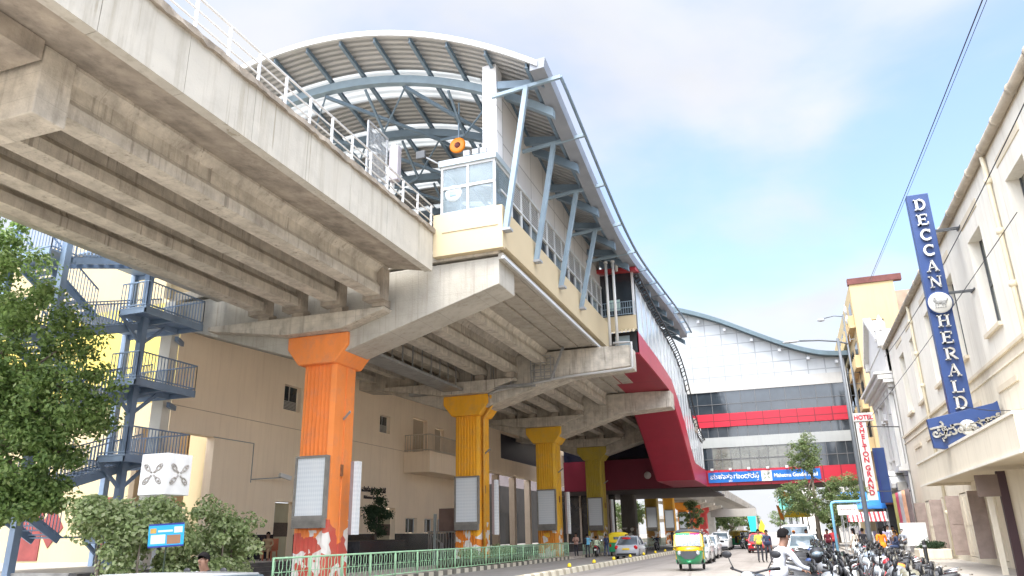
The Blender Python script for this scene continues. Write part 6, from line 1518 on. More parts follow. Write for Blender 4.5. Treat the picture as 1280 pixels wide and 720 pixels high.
def auto_rickshaw(name, label, lower, upper, canopy, band):
    t = thing(name, label, 'auto rickshaw')
    wheel(t, 0, 1.0, .22, .11, 16)
    for s in (-1, 1): wheel(t, s*.54, -.85, .22, .12, 16)
    def plan(z, w, yf): return [(-w, .35, z), (-w*.98, .75, z), (-w*.72, yf-.14, z), (-w*.3, yf, z), (w*.3, yf, z), (w*.72, yf-.14, z), (w*.98, .75, z), (w, .35, z)]
    b = MB(); b.loft([plan(.3, .5, 1.12), plan(.5, .58, 1.26), plan(.8, .62, 1.24), plan(.86, .63, 1.22)]); b.build('front_cowl', lower, t)
    b = MB(); b.loft([plan(.862, .63, 1.22), plan(.98, .635, 1.15), plan(1.05, .63, 1.08)]); b.build('dash_band', upper, t)
    b = MB(); b.prism([(-.34, .86), (.34, .86), (.48, .8), (.2, .52), (-.2, .52), (-.48, .8)], 'y', 1.2, 1.285); b.build('grille_mask', M('dark_grille_mask', (.05, .055, .06), .5), t)
    for s in (-1, 1): MB().lathe([(.02, .05), (.085, .04), (.1, 0), (.1, -.08)], (s*.4, 1.24, .78), 14, 'y').build('headlight', HLAMP, t)
    MB().loft([[(-w, y, z), (w, y, z), (w*.8, y, z+.08), (-w*.8, y, z+.08)] for y, z, w in ((.8, .4, .12), (1.0, .46, .15), (1.2, .42, .14), (1.27, .34, .1))]).build('mudguard', lower, t)
    MB().box(-.6, .6, -1.2, .6, .28, .34).build('floor', DARK, t)
    b = MB(); b.box(-.64, -.6, -1.25, -.3, .34, 1.02).box(.6, .64, -1.25, -.3, .34, 1.02).box(-.6, .6, -1.28, -1.24, .34, 1.02); b.build('rear_body', lower, t, bevel=.01)
    b = MB(); b.box(-.645, -.6, -.3, .36, .34, .52).box(.6, .645, -.3, .36, .34, .52); b.build('sill', lower, t)
    b = MB(); b.box(-.66, -.595, -1.28, -.28, 1.02, 1.1).box(.595, .66, -1.28, -.28, 1.02, 1.1).box(-.595, .595, -1.3, -1.235, 1.02, 1.1); b.build('waist_band', upper, t)
    b = MB()
    for s in (-1, 1):
        b.beam((s*.61, 1.02, 1.04), (s*.58, .72, 1.68), .07, .06); b.beam((s*.62, -.3, 1.05), (s*.6, -.3, 1.66), .05, .05); b.beam((s*.62, .36, .5), (s*.6, .5, 1.66), .05, .05); b.beam((s*.6, -1.24, 1.08), (s*.58, -1.18, 1.62), .05, .05)
    b.beam((-.58, .72, 1.67), (.58, .72, 1.67), .07, .06); b.build('pillar', upper, t)
    b = MB(); b.quad((-.56, 1.02, 1.07), (.56, 1.02, 1.07), (.54, .74, 1.63), (-.54, .74, 1.63)); o = b.build('windscreen', glass('auto_windscreen', (.25, .29, .31), .05, alpha_mix=.45), t); o.modifiers.new('thick', 'SOLIDIFY').thickness = .012
    b = MB(); b.loft([[(-.64, y, z-.14), (-.62, y, z), (-.4, y, z+.07), (0, y, z+.09), (.4, y, z+.07), (.62, y, z), (.64, y, z-.14), (.58, y, z-.02), (0, y, z+.05), (-.58, y, z-.02)] for y, z in ((.8, 1.66), (.6, 1.71), (0, 1.73), (-.9, 1.72), (-1.22, 1.66), (-1.28, 1.55))]); b.build('canopy', canopy, t)
    b = MB(); b.box(-.6, .6, -1.29, -1.25, 1.1, 1.62); q = b.build('rear_curtain', canopy, t); MB().box(-.25, .25, -1.31, -1.29, 1.25, 1.45).build('rear_window', WSCREEN, q)
    b = MB(); b.box(-.52, .52, -1.15, -.7, .5, .72).box(-.52, .52, -1.2, -1.1, .72, 1.2).box(-.28, .28, .05, .4, .5, .74); b.build('seat', M('auto_seat', (.06, .05, .05), .6), t, bevel=.03)
    if band:
        b = MB(); n = 12
        for i in range(n): b.m(0 if i < 5 else 1).box(-.54+i*.09, -.54+(i+1)*.09-.005, .74, .79, 1.52, 1.64)
        b.build('windscreen_tinsel', [M('pink_tinsel', (.7, .04, .2), .5), M('green_tinsel', (.1, .6, .25), .5)], t)
    for s in (-1, 1):
        m = MB(); m.tube([(s*.6, .95, 1.2), (s*.75, 1.0, 1.22)], .01, 5); m.ell((s*.79, 1.0, 1.24), (.05, .02, .08), 8, 6); m.build('mirror', BLACK, t)
        MB().cbox((s*.52, -1.3, .8), (.12, .04, .2)).build('tail_lamp', TAIL, t)
    b = MB(); b.box(-.16, .16, -1.31, -1.285, .5, .62); b.build('number_plate', YPLATE, t)
    return t
AGREEN = paint('auto_green', (.015, .26, .10)); AYEL = paint('auto_yellow', (.80, .50, .01)); ABLK = M('black_canopy_vinyl', (.05, .055, .065), .6, .15, 3)
main_auto = auto_rickshaw('auto_rickshaw', 'green and yellow auto rickshaw with black canopy driving towards viewer', AGREEN, AYEL, ABLK, True)
place(main_auto, (-4.75, 37.6, 0), R(184))
place(auto_rickshaw('yellow_auto_rickshaw', 'yellow canopied auto rickshaw seen from behind in side lane', AGREEN, AYEL, paint('canopy_yellow', (.82, .62, .02), .6, 0), False), (-13.5, 63, 0), R(2))
place(auto_rickshaw('far_auto_rickshaw', 'green auto rickshaw crossing in the distance', AGREEN, AYEL, paint('canopy_tan', (.6, .48, .15), .6, 0), False), (-5.6, 88, 0), R(215))
place(auto_rickshaw('dark_auto_rickshaw', 'dark auto rickshaw in the shade past the silver sedan', paint('auto_dark', (.05, .05, .05)), paint('auto_dark_trim', (.1, .09, .08)), ABLK, False), (-12.6, 90, 0), R(180))
place(auto_rickshaw('brown_auto_rickshaw', 'brownish auto rickshaw farthest in the shaded lane', paint('auto_brown', (.16, .06, .035)), paint('auto_brown_trim', (.25, .12, .04)), ABLK, False), (-11.9, 99, 0), R(180))
shade_bike = dup(protos[('motorcycle', 'black')], (-13.5, 81, 0), R(180), 'dark motorcycle ridden in the shaded side lane', 'ridden motorcycles'); 
wait_bike = dup(protos[('motorcycle', 'red')], (-14.6, 59.6, 0), R(8), 'small red motorcycle under the pale shirted man by railing', 'ridden motorcycles')
far_bike = dup(protos[('motorcycle', 'black')], (-5.1, 82, 0), R(190), 'motorcycle between the white cars and far auto rickshaw', 'ridden motorcycles')
near_scooter = dup(protos[('scooter', 'white')], (-9.0, 10.6, 0), R(180), 'white scooter ridden at the bottom left edge', 'ridden motorcycles')
# ================================================================== PEOPLE  (grown with a skin over a jointed skeleton, facing +Y)
SKIN = M('brown_skin', (.19, .10, .065), .6, .08, 6); HAIR = M('black_hair', (.008, .007, .007), .9, .2, 8, spec=.1); SHOE = M('dark_shoe', (.03, .025, .022), .6)
def cloth(name, c): return M('cloth_' + name, c, .9, .12, 5)
def pose(kind, rnd=random, side=1):
    J = {}
    def put(k, *p): J[k] = Vector(p)
    put('pelvis', 0, 0, .95); put('waist', 0, 0, 1.08); put('chest', 0, .01, 1.27); put('neck', 0, 0, 1.45); put('chin', 0, .02, 1.53); put('crown', 0, .01, 1.66)
    for s, n in ((-1, 'L'), (1, 'R')):
        put('sh'+n, s*.175, 0, 1.40); put('el'+n, s*.23, -.02, 1.12); put('wr'+n, s*.235, .06, .88)
        put('hip'+n, s*.095, 0, .9); put('kn'+n, s*.105, .03, .5); put('an'+n, s*.11, -.02, .09); put('toe'+n, s*.125, .15, .035)
    if kind == 'walk':
        J['knL'] = Vector((-.1, .16, .52)); J['anL'] = Vector((-.1, .22, .09)); J['toeL'] = Vector((-.11, .38, .06))
        J['knR'] = Vector((.1, .0, .5)); J['anR'] = Vector((.1, -.26, .14)); J['toeR'] = Vector((.1, -.11, .035))
        J['elL'] = Vector((-.22, -.1, 1.14)); J['wrL'] = Vector((-.22, -.06, .9)); J['elR'] = Vector((.22, .06, 1.13)); J['wrR'] = Vector((.21, .2, .93))
    if kind == 'fold':
        for s, n in ((-1, 'L'), (1, 'R')): J['el'+n] = Vector((s*.24, .05, 1.14)); J['wr'+n] = Vector((s*.06, .24, 1.16))
    if kind == 'sit':
        d = Vector((0, 0, -.46))
        for k in J:
            if k[:2] not in ('kn', 'an', 'to'): J[k] = J[k] + d
        for s, n in ((-1, 'L'), (1, 'R')):
            J['kn'+n] = Vector((s*.15, .44, .48)); J['an'+n] = Vector((s*.14, .42, .09)); J['toe'+n] = Vector((s*.15, .58, .035))
            J['el'+n] = Vector((s*.25, .06, .7)); J['wr'+n] = Vector((s*.13, .3, .56))
        for k in ('chest', 'neck', 'chin', 'crown', 'shL', 'shR'): J[k] += Vector((0, .05, -.02))
    if kind == 'ride':
        d = Vector((0, 0, -.14))
        for k in J:
            if k[:2] not in ('kn', 'an', 'to'): J[k] = J[k] + d
        for k, o in (('chest', .08), ('neck', .15), ('chin', .2), ('crown', .19), ('shL', .13), ('shR', .13)): J[k] += Vector((0, o, -.04))
        for s, n in ((-1, 'L'), (1, 'R')):
            J['kn'+n] = Vector((s*.24, .36, .62)); J['an'+n] = Vector((s*.22, .1, .25)); J['toe'+n] = Vector((s*.23, .25, .2))
            J['el'+n] = Vector((s*.32, .33, .98)); J['wr'+n] = Vector((s*.3, .58, .98))
    if kind == 'side_reach':      # sitting side-saddle on a saddle .82 high, one arm stretched forward and down to the right
        d = Vector((0, 0, -.10))
        for k in J:
            if k[:2] not in ('kn', 'an', 'to'): J[k] = J[k] + d
        for k, o in (('waist', .03), ('chest', .08), ('neck', .13), ('chin', .17), ('crown', .17), ('shL', .12), ('shR', .12)): J[k] += Vector((0, o, -.03))
        for s, n in ((-1, 'L'), (1, 'R')):
            J['kn'+n] = Vector((s*.13, .47, .80)); J['an'+n] = Vector((s*.13, .43, .38)); J['toe'+n] = Vector((s*.14, .58, .32))
        J['anL'] = Vector((-.14, .40, .09)); J['knL'] = Vector((-.16, .42, .60)); J['toeL'] = Vector((-.15, .56, .035))
        J['elR'] = Vector((.26, .28, 1.0)); J['wrR'] = Vector((.20, .54, .93)); J['elL'] = Vector((-.27, .26, .99)); J['wrL'] = Vector((-.14, .50, .93))
    return J
RAD = {'pelvis': (.145, .11), 'waist': (.135, .1), 'chest': (.155, .105), 'neck': (.058, .058), 'chin': (.075, .085), 'crown': (.072, .088), 'sh': (.068, .068), 'el': (.043, .043), 'wr': (.028, .028), 'hip': (.092, .095), 'kn': (.06, .062), 'an': (.042, .045), 'toe': (.036, .028)}
EDG = [('pelvis', 'waist'), ('waist', 'chest'), ('chest', 'neck'), ('neck', 'chin'), ('chin', 'crown')] + [e for n in 'LR' for e in (('chest', 'sh'+n), ('sh'+n, 'el'+n), ('el'+n, 'wr'+n), ('pelvis', 'hip'+n), ('hip'+n, 'kn'+n), ('kn'+n, 'an'+n), ('an'+n, 'toe'+n))]
def body_mesh(J, look, slim=1.0):
    keys = list(J); pts = [J[k].copy() for k in keys]; rad = [tuple(x*slim if k[:2] in ('pe', 'wa', 'ch') else x for x in RAD.get(k, RAD.get(k[:-1], (.05, .05)))) for k in keys]
    idx = {k: i for i, k in enumerate(keys)}; ed = [(idx[a], idx[b]) for a, b in EDG]; bone = {}
    for n, s in (('L', -1), ('R', 1)):
        w = J['wr'+n]; d = (w - J['el'+n]).normalized(); side = d.cross(Vector((0, 0, 1)) if abs(d.z) < .8 else Vector((0, 1, 0))).normalized(); dn = d.cross(side).normalized()
        if dn.z > 0: dn = -dn
        pi = len(pts); pts.append(w + d*.07); rad.append((.036, .02)); ed.append((idx['wr'+n], pi))
        for q, (o, l) in enumerate(((-.03, .075), (-.01, .088), (.011, .083), (.03, .065))):
            a = len(pts); pts.append(w + d*(.085) + side*o); rad.append((.0105, .0105)); pts.append(w + d*(.085+l*.55) + side*o*1.15 + dn*.012); rad.append((.0095, .0095)); pts.append(w + d*(.085+l*.85) + side*o*1.15 + dn*.036); rad.append((.008, .008))
            ed += [(pi, a), (a, a+1), (a+1, a+2)]
        a = len(pts); pts.append(w + d*.045 - side*.042*s + dn*.012); rad.append((.012, .012)); pts.append(w + d*.085 - side*.055*s + dn*.03); rad.append((.0095, .0095)); ed += [(pi, a), (a, a+1)]
    me = bpy.data.meshes.new('person'); me.from_pydata(pts, ed, []); o = bpy.data.objects.new('person', me); COL.objects.link(o)
    bm = bmesh.new(); bm.from_mesh(me); sk = bm.verts.layers.skin.verify()
    for v, r_ in zip(bm.verts, rad): v[sk].radius = r_
    bm.verts.ensure_lookup_table(); bm.verts[idx['pelvis']][sk].use_root = True; bm.to_mesh(me); bm.free()
    md = o.modifiers.new('s', 'SKIN'); md.use_smooth_shade = True; md.branch_smoothing = .5
    m2 = o.modifiers.new('u', 'SUBSURF'); m2.levels = 1; m2.render_levels = 1
    bpy.context.view_layer.update()
    out = bpy.data.meshes.new_from_object(o.evaluated_get(bpy.context.evaluated_depsgraph_get())); bpy.data.objects.remove(o); bpy.data.meshes.remove(me)
    mats = [SKIN, look['top'], look['legs'], SHOE]; out.materials.clear()
    for m in mats: out.materials.append(m)
    sleeve = look.get('sleeve', 'short')
    segs = []
    for a, b in EDG:
        k = 'skin'
        if {a[:2], b[:2]} <= {'pe', 'wa', 'ch'} and a != 'chin' and b not in ('chin', 'crown') : k = 1
        if a == 'chest' and b.startswith('sh'): k = 1
        if a.startswith('sh'): k = 1
        if a.startswith('el'): k = 1 if sleeve == 'long' else 0
        if a in ('neck', 'chin') or b == 'neck': k = 0
        if a == 'pelvis' and b.startswith('hip') or a.startswith('hip') or a.startswith('kn'): k = 2
        if a.startswith('an'): k = 3
        if a == 'chest' and b == 'neck': k = 1
        if a == 'waist' or b == 'waist': k = 1
        if look.get('kurta') and (a.startswith('hip') or b.startswith('hip')): k = 1
        if k == 'skin': k = 0
        segs.append((J[a], J[b], k))
    for n in 'LR': segs.append((J['wr'+n], J['wr'+n] + (J['wr'+n]-J['el'+n]).normalized()*.16, 0))
    for p in out.polygons:
        c = p.center; best = 9; k = 0
        for a, b, kk in segs:
            ab = b - a; t_ = max(0, min(1, (c-a).dot(ab)/max(ab.length_squared, 1e-6))); d = (a + ab*t_ - c).length
            if d < best: best = d; k = kk
        if c.z > J['neck'].z + .0 and (c - J['neck']).xy.length < .16: k = 0
        p.material_index = k; p.use_smooth = True
    return out
def person(label, kind, loc, rz, look, scale=1.0, cat='person', group=None, hair='short', slim=1.0):
    J = pose(kind); me = body_mesh(J, look, slim)
    # face: nose, ears, eyes and lips added to the same mesh
    hd = J['chin'].lerp(J['crown'], .5); f = MB()
    y0 = hd.y + .088
    f.m(0).ell((0, y0+.008, hd.z-.005), (.014, .02, .026), 8, 6)
    for s in (-1, 1): f.m(0).ell((s*.083, hd.y, hd.z), (.012, .022, .034), 8, 6); f.m(3).ell((s*.032, y0-.004, hd.z+.018), (.014, .009, .008), 8, 6)
    f.m(3).ell((0, y0-.004, hd.z-.052), (.024, .008, .007), 8, 6)
    bm = bmesh.new(); bm.from_mesh(me); fo = bpy.data.meshes.new('f'); fo.from_pydata(f.v, [], f.f); fo.polygons.foreach_set('material_index', f.mi); fo.polygons.foreach_set('use_smooth', f.sm); bm.from_mesh(fo); bm.to_mesh(me); bm.free(); bpy.data.meshes.remove(fo)
    o = bpy.data.objects.new('person', me); COL.objects.link(o); tag(o, label, cat, group)
    h = MB(); cz = hd.z + .035
    rows = []
    for i in range(7):
        ph = lerp(0, R(100), i/6); row = []
        for j in range(17):
            a = 2*math.pi*j/16; front = max(0, math.sin(a)); lim = ph*(1 - .38*front)
            row.append((.094*math.sin(lim)*math.cos(a), hd.y - .008 + .108*math.sin(lim)*math.sin(a), cz + .105*math.cos(lim) - (.03 if front < .2 and i > 4 else 0)))
        rows.append(row)
    h.grid(rows)
    if hair == 'long': h.ell((0, hd.y-.085, hd.z-.06), (.075, .05, .16), 10, 8)
    if hair == 'helmet':
        h = MB(); h.ell((0, hd.y-.01, hd.z+.02), (.135, .155, .145), 14, 10)
    ho = h.build('helmet' if hair == 'helmet' else 'hair', look.get('hairmat', HAIR), None); ho.parent = o
    if hair != 'helmet': ho.modifiers.new('thick', 'SOLIDIFY').thickness = .012
    if look.get('kurta'):
        k = MB(); pz = J['pelvis'].z; k.loft([[(w*math.cos(a), w*.72*math.sin(a), z) for a in [i*math.pi/7 for i in range(14)]] for z, w in ((pz+.12, .15), (pz-.05, .185), (pz-.45, .23))], cap=False); q = k.build('kurta_skirt', look['top'], None); q.parent = o; q.modifiers.new('thick', 'SOLIDIFY').thickness = .01
    if kind in ('stand', 'walk', 'fold', 'sit', 'ride', 'side_reach') and not look.get('kurta'):
        # shirt tail hanging over the waistband
        k = MB(); pz = J['pelvis'].z; py = J['pelvis'].y; w0 = J['waist']
        k.loft([[(w*math.cos(a), yo + w*.8*math.sin(a), z) for a in [i*math.pi/7 for i in range(14)]] for z, w, yo in ((w0.z+.06, .15*slim, w0.y+.01), (w0.z-.02, .165*slim, w0.y), (pz-.02, .178*slim, py))], cap=False); q = k.build('shirt_hem', look['top'], None); q.parent = o; q.modifiers.new('thick', 'SOLIDIFY').thickness = .01
    o.location = loc; o.rotation_euler = (0, 0, rz); o.scale = (scale,)*3
    return o
WS = cloth('white_shirt', (.52, .52, .54)); DT = cloth('dark_trousers', (.045, .045, .055)); GT = cloth('grey_trousers', (.10, .10, .105)); BT = cloth('blue_jeans', (.05, .075, .15)); KH = cloth('khaki', (.30, .21, .12)); PK = cloth('pink_shirt', (.52, .33, .27)); SB = cloth('sky_blue', (.15, .42, .60)); LG = cloth('pale_green', (.52, .60, .42))
OR = cloth('orange', (.80, .22, .015)); YL = cloth('yellow', (.72, .62, .08)); NV = cloth('navy', (.03, .04, .08)); CR = cloth('cream', (.62, .56, .48)); RD = cloth('red', (.5, .05, .06)); LV = cloth('lavender', (.36, .33, .45)); BL = cloth('black', (.02, .02, .025)); OC = cloth('ochre', (.7, .36, .03))
# the man sitting side-on on his motorcycle, turned to the parked row on the right
person('man in a white long sleeved shirt sitting side on on a motorcycle', 'side_reach', (-.36, 14.15, .05), R(-62), {'top': WS, 'legs': GT, 'sleeve': 'long'}, 1.03)
G1 = 'people standing by the green railing'
person('woman in a pale pink top standing with folded arms by the railing', 'fold', (-15.9, 58.4, 0), R(165), {'top': PK, 'legs': DT, 'sleeve': 'short'}, 1.04, group=G1, hair='long')
person('person in a sky blue shirt with a dark bag by the railing', 'stand', (-14.9, 58.0, 0), R(20), {'top': SB, 'legs': DT}, 1.0, group=G1)
bag = thing('backpack', 'dark backpack worn by the person in the sky blue shirt', 'backpack', (-15.1, 58, 1.0)); MB().cbox((-15.08, 57.86, 1.18), (.3, .2, .45)).build('bag', BL, bag, bevel=.05)
person('person in a pale green shirt sitting on the small red motorcycle', 'ride', (-14.6, 59.45, .0), R(8), {'top': LG, 'legs': DT}, 1.0)
person('person in dark clothes stepping past the small red motorcycle', 'walk', (-14.0, 60.4, 0), R(30), {'top': NV, 'legs': BT}, .98, group=G1)
person('rider in dark clothes and a white helmet in the shaded lane', 'ride', (-13.5, 81.1, 0), R(180), {'top': NV, 'legs': DT, 'sleeve': 'long', 'hairmat': WHITE}, 1.0, hair='helmet')
person('rider on the motorcycle between the far white cars', 'ride', (-5.1, 82.1, 0), R(190), {'top': BL, 'legs': DT, 'hairmat': BLACK}, 1.0, hair='helmet')
person('hunched rider in a white shirt at the bottom left edge', 'ride', (-9.0, 10.5, -.02), R(180), {'top': WS, 'legs': DT, 'sleeve': 'long'}, .98)
person('guard in khaki seated on a chair by the granite wall', 'sit', (-22.6, 29.9, .80), R(200), {'top': KH, 'legs': KH, 'sleeve': 'long'}, 1.0)
ch = thing('plastic_chair', 'brown plastic chair under the khaki guard', 'chair', (-22.6, 30.0, .8)); CHM = M('brown_plastic', (.30, .09, .04), .5)
MB().box(-22.85, -22.35, 29.85, 30.3, 1.19, 1.23).build('seat', CHM, ch, bevel=.015); MB().box(-22.85, -22.35, 30.3, 30.34, 1.23, 1.75).build('backrest', CHM, ch, bevel=.015)
for x in (-22.82, -22.38):
    for y in (29.88, 30.28): MB().beam((x, y, .8), (x, y, 1.19), .05, .05).build('leg', CHM, ch)
person('driver in a brown shirt inside the green auto rickshaw', 'sit', (-4.74, 37.45, .30), R(184), {'top': KH, 'legs': DT}, .95)
person('passenger in orange inside the green auto rickshaw', 'sit', (-4.45, 38.35, .30), R(184), {'top': OR, 'legs': OR}, .95, hair='long')
person('person in dark clothes near steps behind the handrail', 'stand', (-23.2, 51.2, .8), R(200), {'top': BL, 'legs': BL}, .98)
G2 = 'people walking on the road'
person('man in a yellow shirt standing on road beside the red hatchback', 'stand', (-2.0, 46.5, 0), R(200), {'top': YL, 'legs': DT}, 1.03, group=G2)
person('man in dark clothes close behind the man in yellow', 'walk', (-1.55, 46.0, 0), R(190), {'top': NV, 'legs': DT, 'sleeve': 'long'}, 1.0, group=G2)
G3 = 'people on the crowded footpath'
for args in [
 ('woman in an orange kurta walking away among the motorbikes', 'walk', (3.75, 40.5, .0), R(5), {'top': OR, 'legs': OR, 'kurta': 1}, 1.0, 'long'),
 ('person in a cream kurta beside the pale blue pipe frame', 'stand', (2.9, 45.6, .0), R(40), {'top': CR, 'legs': CR, 'kurta': 1, 'sleeve': 'long'}, 1.0, 'long'),
 ('man in a dark shirt right of the cream kurta', 'stand', (3.4, 46.3, .0), R(-20), {'top': BL, 'legs': BT}, 1.0, 'short'),
 ('man in a white shirt between dark shirt and orange kurta', 'walk', (3.75, 46.8, .0), R(170), {'top': WS, 'legs': DT, 'sleeve': 'long'}, 1.0, 'short'),
 ('person in lavender in front of the striped stall', 'stand', (4.75, 48.6, .13), R(0), {'top': LV, 'legs': LV, 'kurta': 1}, .98, 'long'),
 ('person in a white shirt standing by the lime cloth', 'stand', (5.6, 55.5, .13), R(160), {'top': WS, 'legs': BT}, 1.02, 'short'),
 ('person in a yellow ochre top by the dark doorway', 'stand', (6.2, 58.5, .13), R(150), {'top': OC, 'legs': DT}, 1.0, 'short'),
 ('man in navy bending over near the lamp post', 'sit', (5.0, 46.0, .32), R(100), {'top': NV, 'legs': BT, 'sleeve': 'long'}, 1.0, 'short'),
 ('person in grey seated beside the man in navy', 'sit', (5.6, 48.3, .42), R(130), {'top': cloth('grey', (.28, .3, .34)), 'legs': DT}, 1.0, 'short'),
 ('woman in a peach top by the street tree', 'stand', (.6, 50.2, 0), R(180), {'top': cloth('peach', (.6, .4, .36)), 'legs': PK, 'kurta': 1}, 1.0, 'long'),
 ('person in orange headscarf left of the street tree', 'stand', (-.1, 49.7, 0), R(170), {'top': cloth('dusty_pink', (.45, .26, .3)), 'legs': DT, 'hairmat': OR}, .97, 'long'),
 ('person in maroon right of the street tree trunk', 'stand', (1.8, 51.2, 0), R(150), {'top': cloth('maroon', (.2, .03, .05)), 'legs': DT}, 1.0, 'short'),
 ('person in a black top behind the street tree', 'walk', (1.3, 52.6, 0), R(0), {'top': BL, 'legs': DT}, 1.02, 'short'),
 ('person in a red shirt by the pale blue pipe', 'stand', (2.2, 53.0, 0), R(180), {'top': RD, 'legs': BT}, 1.05, 'short')]:
    person(*args[:6], group=G3, hair=args[6])
st_ = thing('wooden_stool', 'low wooden stool under the man in navy', 'stool', (5, 46, .13)); MB().box(4.85, 5.2, 45.8, 46.2, .5, .56).box(4.88, 4.93, 45.83, 45.88, .13, .5).box(5.1, 5.15, 45.83, 45.88, .13, .5).box(4.88, 4.93, 46.1, 46.15, .13, .5).box(5.1, 5.15, 46.1, 46.15, .13, .5).build('seat', WOOD, st_)
# black bollards on the footpath
b0 = None
for i, (x, y) in enumerate([(5.5, 40.5), (4.9, 43.5), (4.6, 46.5)]):
    lab = ['black bollard nearest the canopy on the footpath', 'middle black bollard on the footpath', 'farthest black bollard on the footpath'][i]
    if b0 is None:
        b0 = thing('bollard', lab, 'bollard', (x, y, .13), 'black bollards along the footpath')
        MB().lathe([(.12, 0), (.085, .05), (.085, .9), (.06, .97), (.01, 1.0)], (x, y, .13), 12).build('post', BLACK, b0); MB().lathe([(.088, .7), (.092, .71), (.092, .78), (.088, .79)], (x, y, .13), 12).build('band', GREY, b0)
    else: dup(b0, (x, y, .13), 0, lab)
# ================================================================== CAMERA, SKY, SUN
def cam():
    f, pitch, yaw, roll = 931.4, R(18.42), R(19.52), R(1.11)
    fw = Vector((-math.sin(yaw)*math.cos(pitch), math.cos(yaw)*math.cos(pitch), math.sin(pitch))); rt = Vector((math.cos(yaw), math.sin(yaw), 0)); up = rt.cross(fw)
    rr = rt*math.cos(roll) - up*math.sin(roll); uu = up*math.cos(roll) + rt*math.sin(roll)
    c = bpy.data.cameras.new('camera'); o = bpy.data.objects.new('camera', c); COL.objects.link(o)
    c.sensor_width = 36; c.lens = f/1280*36; c.clip_end = 4000; c.clip_start = .1
    m = Matrix((rr, uu, -fw)).transposed().to_4x4(); m.translation = (0, 0, 1.65); o.matrix_world = m
    SC.camera = o
cam()
w = bpy.data.worlds.new('World'); SC.world = w; w.use_nodes = True; nt = w.node_tree; N = nt.nodes; bg = N['Background']
SUN_EL, SUN_AZ = R(62), R(188)          # azimuth of the sun measured from +Y clockwise: behind the viewer, to the right
sky = N.new('ShaderNodeTexSky'); sky.sky_type = 'NISHITA'; sky.sun_disc = False; sky.sun_elevation = SUN_EL; sky.sun_rotation = SUN_AZ; sky.air_density = 1.0; sky.dust_density = 1.0; sky.ozone_density = 4.0
tc = N.new('ShaderNodeTexCoord')
def wn(t, **k):
    n = N.new('ShaderNode' + t)
    for a, v in k.items(): setattr(n, a, v)
    return n
sep = wn('SeparateXYZ'); nt.links.new(tc.outputs['Generated'], sep.inputs[0])
# project the view direction on a cloud deck: x/(z+.25), y/(z+.25)
ad = wn('Math', operation='ADD'); ad.inputs[1].default_value = .22; nt.links.new(sep.outputs[2], ad.inputs[0])
mx = wn('Math', operation='MAXIMUM'); mx.inputs[1].default_value = .06; nt.links.new(ad.outputs[0], mx.inputs[0])
dx = wn('Math', operation='DIVIDE'); dy = wn('Math', operation='DIVIDE'); nt.links.new(sep.outputs[0], dx.inputs[0]); nt.links.new(mx.outputs[0], dx.inputs[1]); nt.links.new(sep.outputs[1], dy.inputs[0]); nt.links.new(mx.outputs[0], dy.inputs[1])
cb = wn('CombineXYZ'); nt.links.new(dx.outputs[0], cb.inputs[0]); nt.links.new(dy.outputs[0], cb.inputs[1]); cb.inputs[2].default_value = 3.7
n1 = wn('TexNoise'); n1.inputs['Scale'].default_value = 1.5; n1.inputs['Detail'].default_value = 7; n1.inputs['Roughness'].default_value = .48; n1.inputs['Distortion'].default_value = .25; nt.links.new(cb.outputs[0], n1.inputs['Vector'])
mr = wn('MapRange', interpolation_type='SMOOTHSTEP'); mr.inputs['From Min'].default_value = .40; mr.inputs['From Max'].default_value = .66; nt.links.new(n1.outputs['Fac'], mr.inputs['Value'])
hz = wn('MapRange', interpolation_type='SMOOTHSTEP'); hz.inputs['From Min'].default_value = .34; hz.inputs['From Max'].default_value = .02; nt.links.new(sep.outputs[2], hz.inputs['Value'])
mm = wn('Math', operation='MAXIMUM'); nt.links.new(mr.outputs[0], mm.inputs[0]); nt.links.new(hz.outputs[0], mm.inputs[1])
sc_ = wn('Math', operation='MULTIPLY_ADD'); sc_.inputs[1].default_value = .78; sc_.inputs[2].default_value = .20; nt.links.new(mm.outputs[0], sc_.inputs[0])
n2 = wn('TexNoise'); n2.inputs['Scale'].default_value = 2.6; n2.inputs['Detail'].default_value = 6; nt.links.new(cb.outputs[0], n2.inputs['Vector'])
cr = wn('MapRange'); cr.inputs['From Min'].default_value = .3; cr.inputs['From Max'].default_value = .7; cr.inputs['To Min'].default_value = .88; cr.inputs['To Max'].default_value = 1.0; nt.links.new(n2.outputs['Fac'], cr.inputs['Value'])
cc_ = wn('CombineColor')
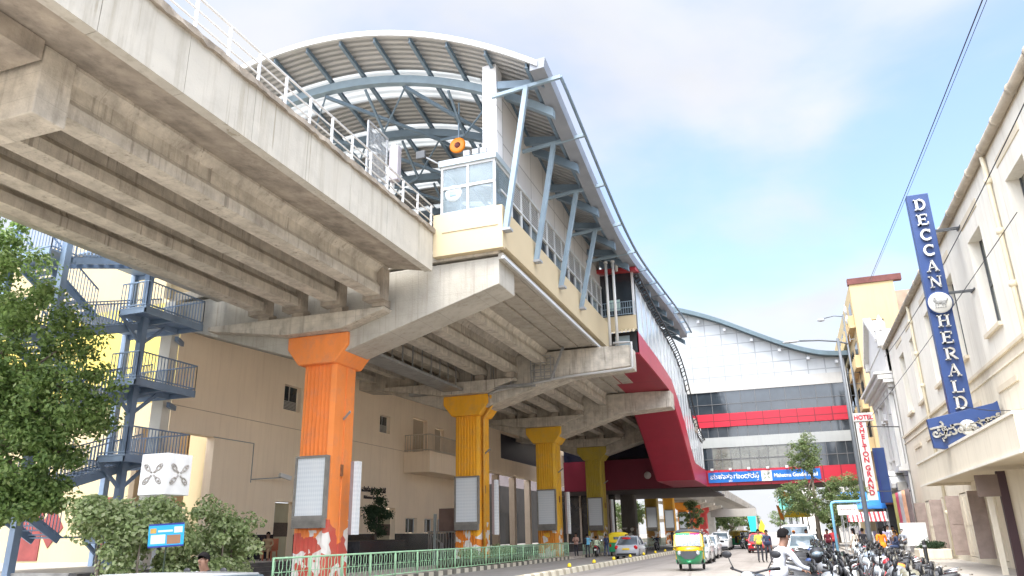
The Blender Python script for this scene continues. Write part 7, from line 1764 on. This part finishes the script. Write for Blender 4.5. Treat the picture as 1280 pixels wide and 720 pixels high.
# clouds brighten towards the veiled sun, high behind the viewer; glow out of view boosted as fill light
CLB, CLG = 2.3, 24.0
dt = wn('VectorMath', operation='DOT_PRODUCT'); nt.links.new(tc.outputs['Generated'], dt.inputs[0]); dt.inputs[1].default_value = (math.sin(SUN_AZ)*math.cos(SUN_EL), math.cos(SUN_AZ)*math.cos(SUN_EL), math.sin(SUN_EL))
d0 = wn('MapRange'); d0.inputs['From Min'].default_value = .33; d0.inputs['From Max'].default_value = 1.0; nt.links.new(dt.outputs['Value'], d0.inputs['Value'])
d1 = wn('Math', operation='POWER'); d1.inputs[1].default_value = 1.0; nt.links.new(d0.outputs[0], d1.inputs[0])
d2 = wn('Math', operation='MULTIPLY_ADD'); d2.inputs[1].default_value = CLG; d2.inputs[2].default_value = CLB; nt.links.new(d1.outputs[0], d2.inputs[0])
d3 = wn('Math', operation='MULTIPLY'); nt.links.new(d2.outputs[0], d3.inputs[0]); nt.links.new(cr.outputs[0], d3.inputs[1])
for i, k_ in enumerate((.955, .975, 1.03)):
    m_ = wn('Math', operation='MULTIPLY'); m_.inputs[1].default_value = k_; nt.links.new(d3.outputs[0], m_.inputs[0]); nt.links.new(m_.outputs[0], cc_.inputs[i])
mixc = wn('Mix', data_type='RGBA'); nt.links.new(sc_.outputs[0], mixc.inputs[0]); nt.links.new(sky.outputs[0], mixc.inputs[6]); nt.links.new(cc_.outputs[0], mixc.inputs[7])
nt.links.new(mixc.outputs[2], bg.inputs[0]); bg.inputs[1].default_value = .07
sl = bpy.data.lights.new('sun', 'SUN'); sl.energy = .7; sl.angle = R(20); sl.color = (1, .95, .86); so = bpy.data.objects.new('sun', sl); COL.objects.link(so)
d = Vector((math.sin(SUN_AZ)*math.cos(SUN_EL), math.cos(SUN_AZ)*math.cos(SUN_EL), math.sin(SUN_EL)))
so.rotation_euler = (-d).to_track_quat('-Z', 'Y').to_euler()
vs = SC.view_settings; vs.view_transform = 'Standard'; vs.look = 'None'; vs.exposure = 2.68; vs.gamma = 1; vs.use_curve_mapping = False
SC.render.engine = 'CYCLES'
SC.cycles.max_bounces = 6; SC.cycles.diffuse_bounces = 4; SC.cycles.glossy_bounces = 3; SC.cycles.transparent_max_bounces = 8; SC.cycles.use_denoising = True
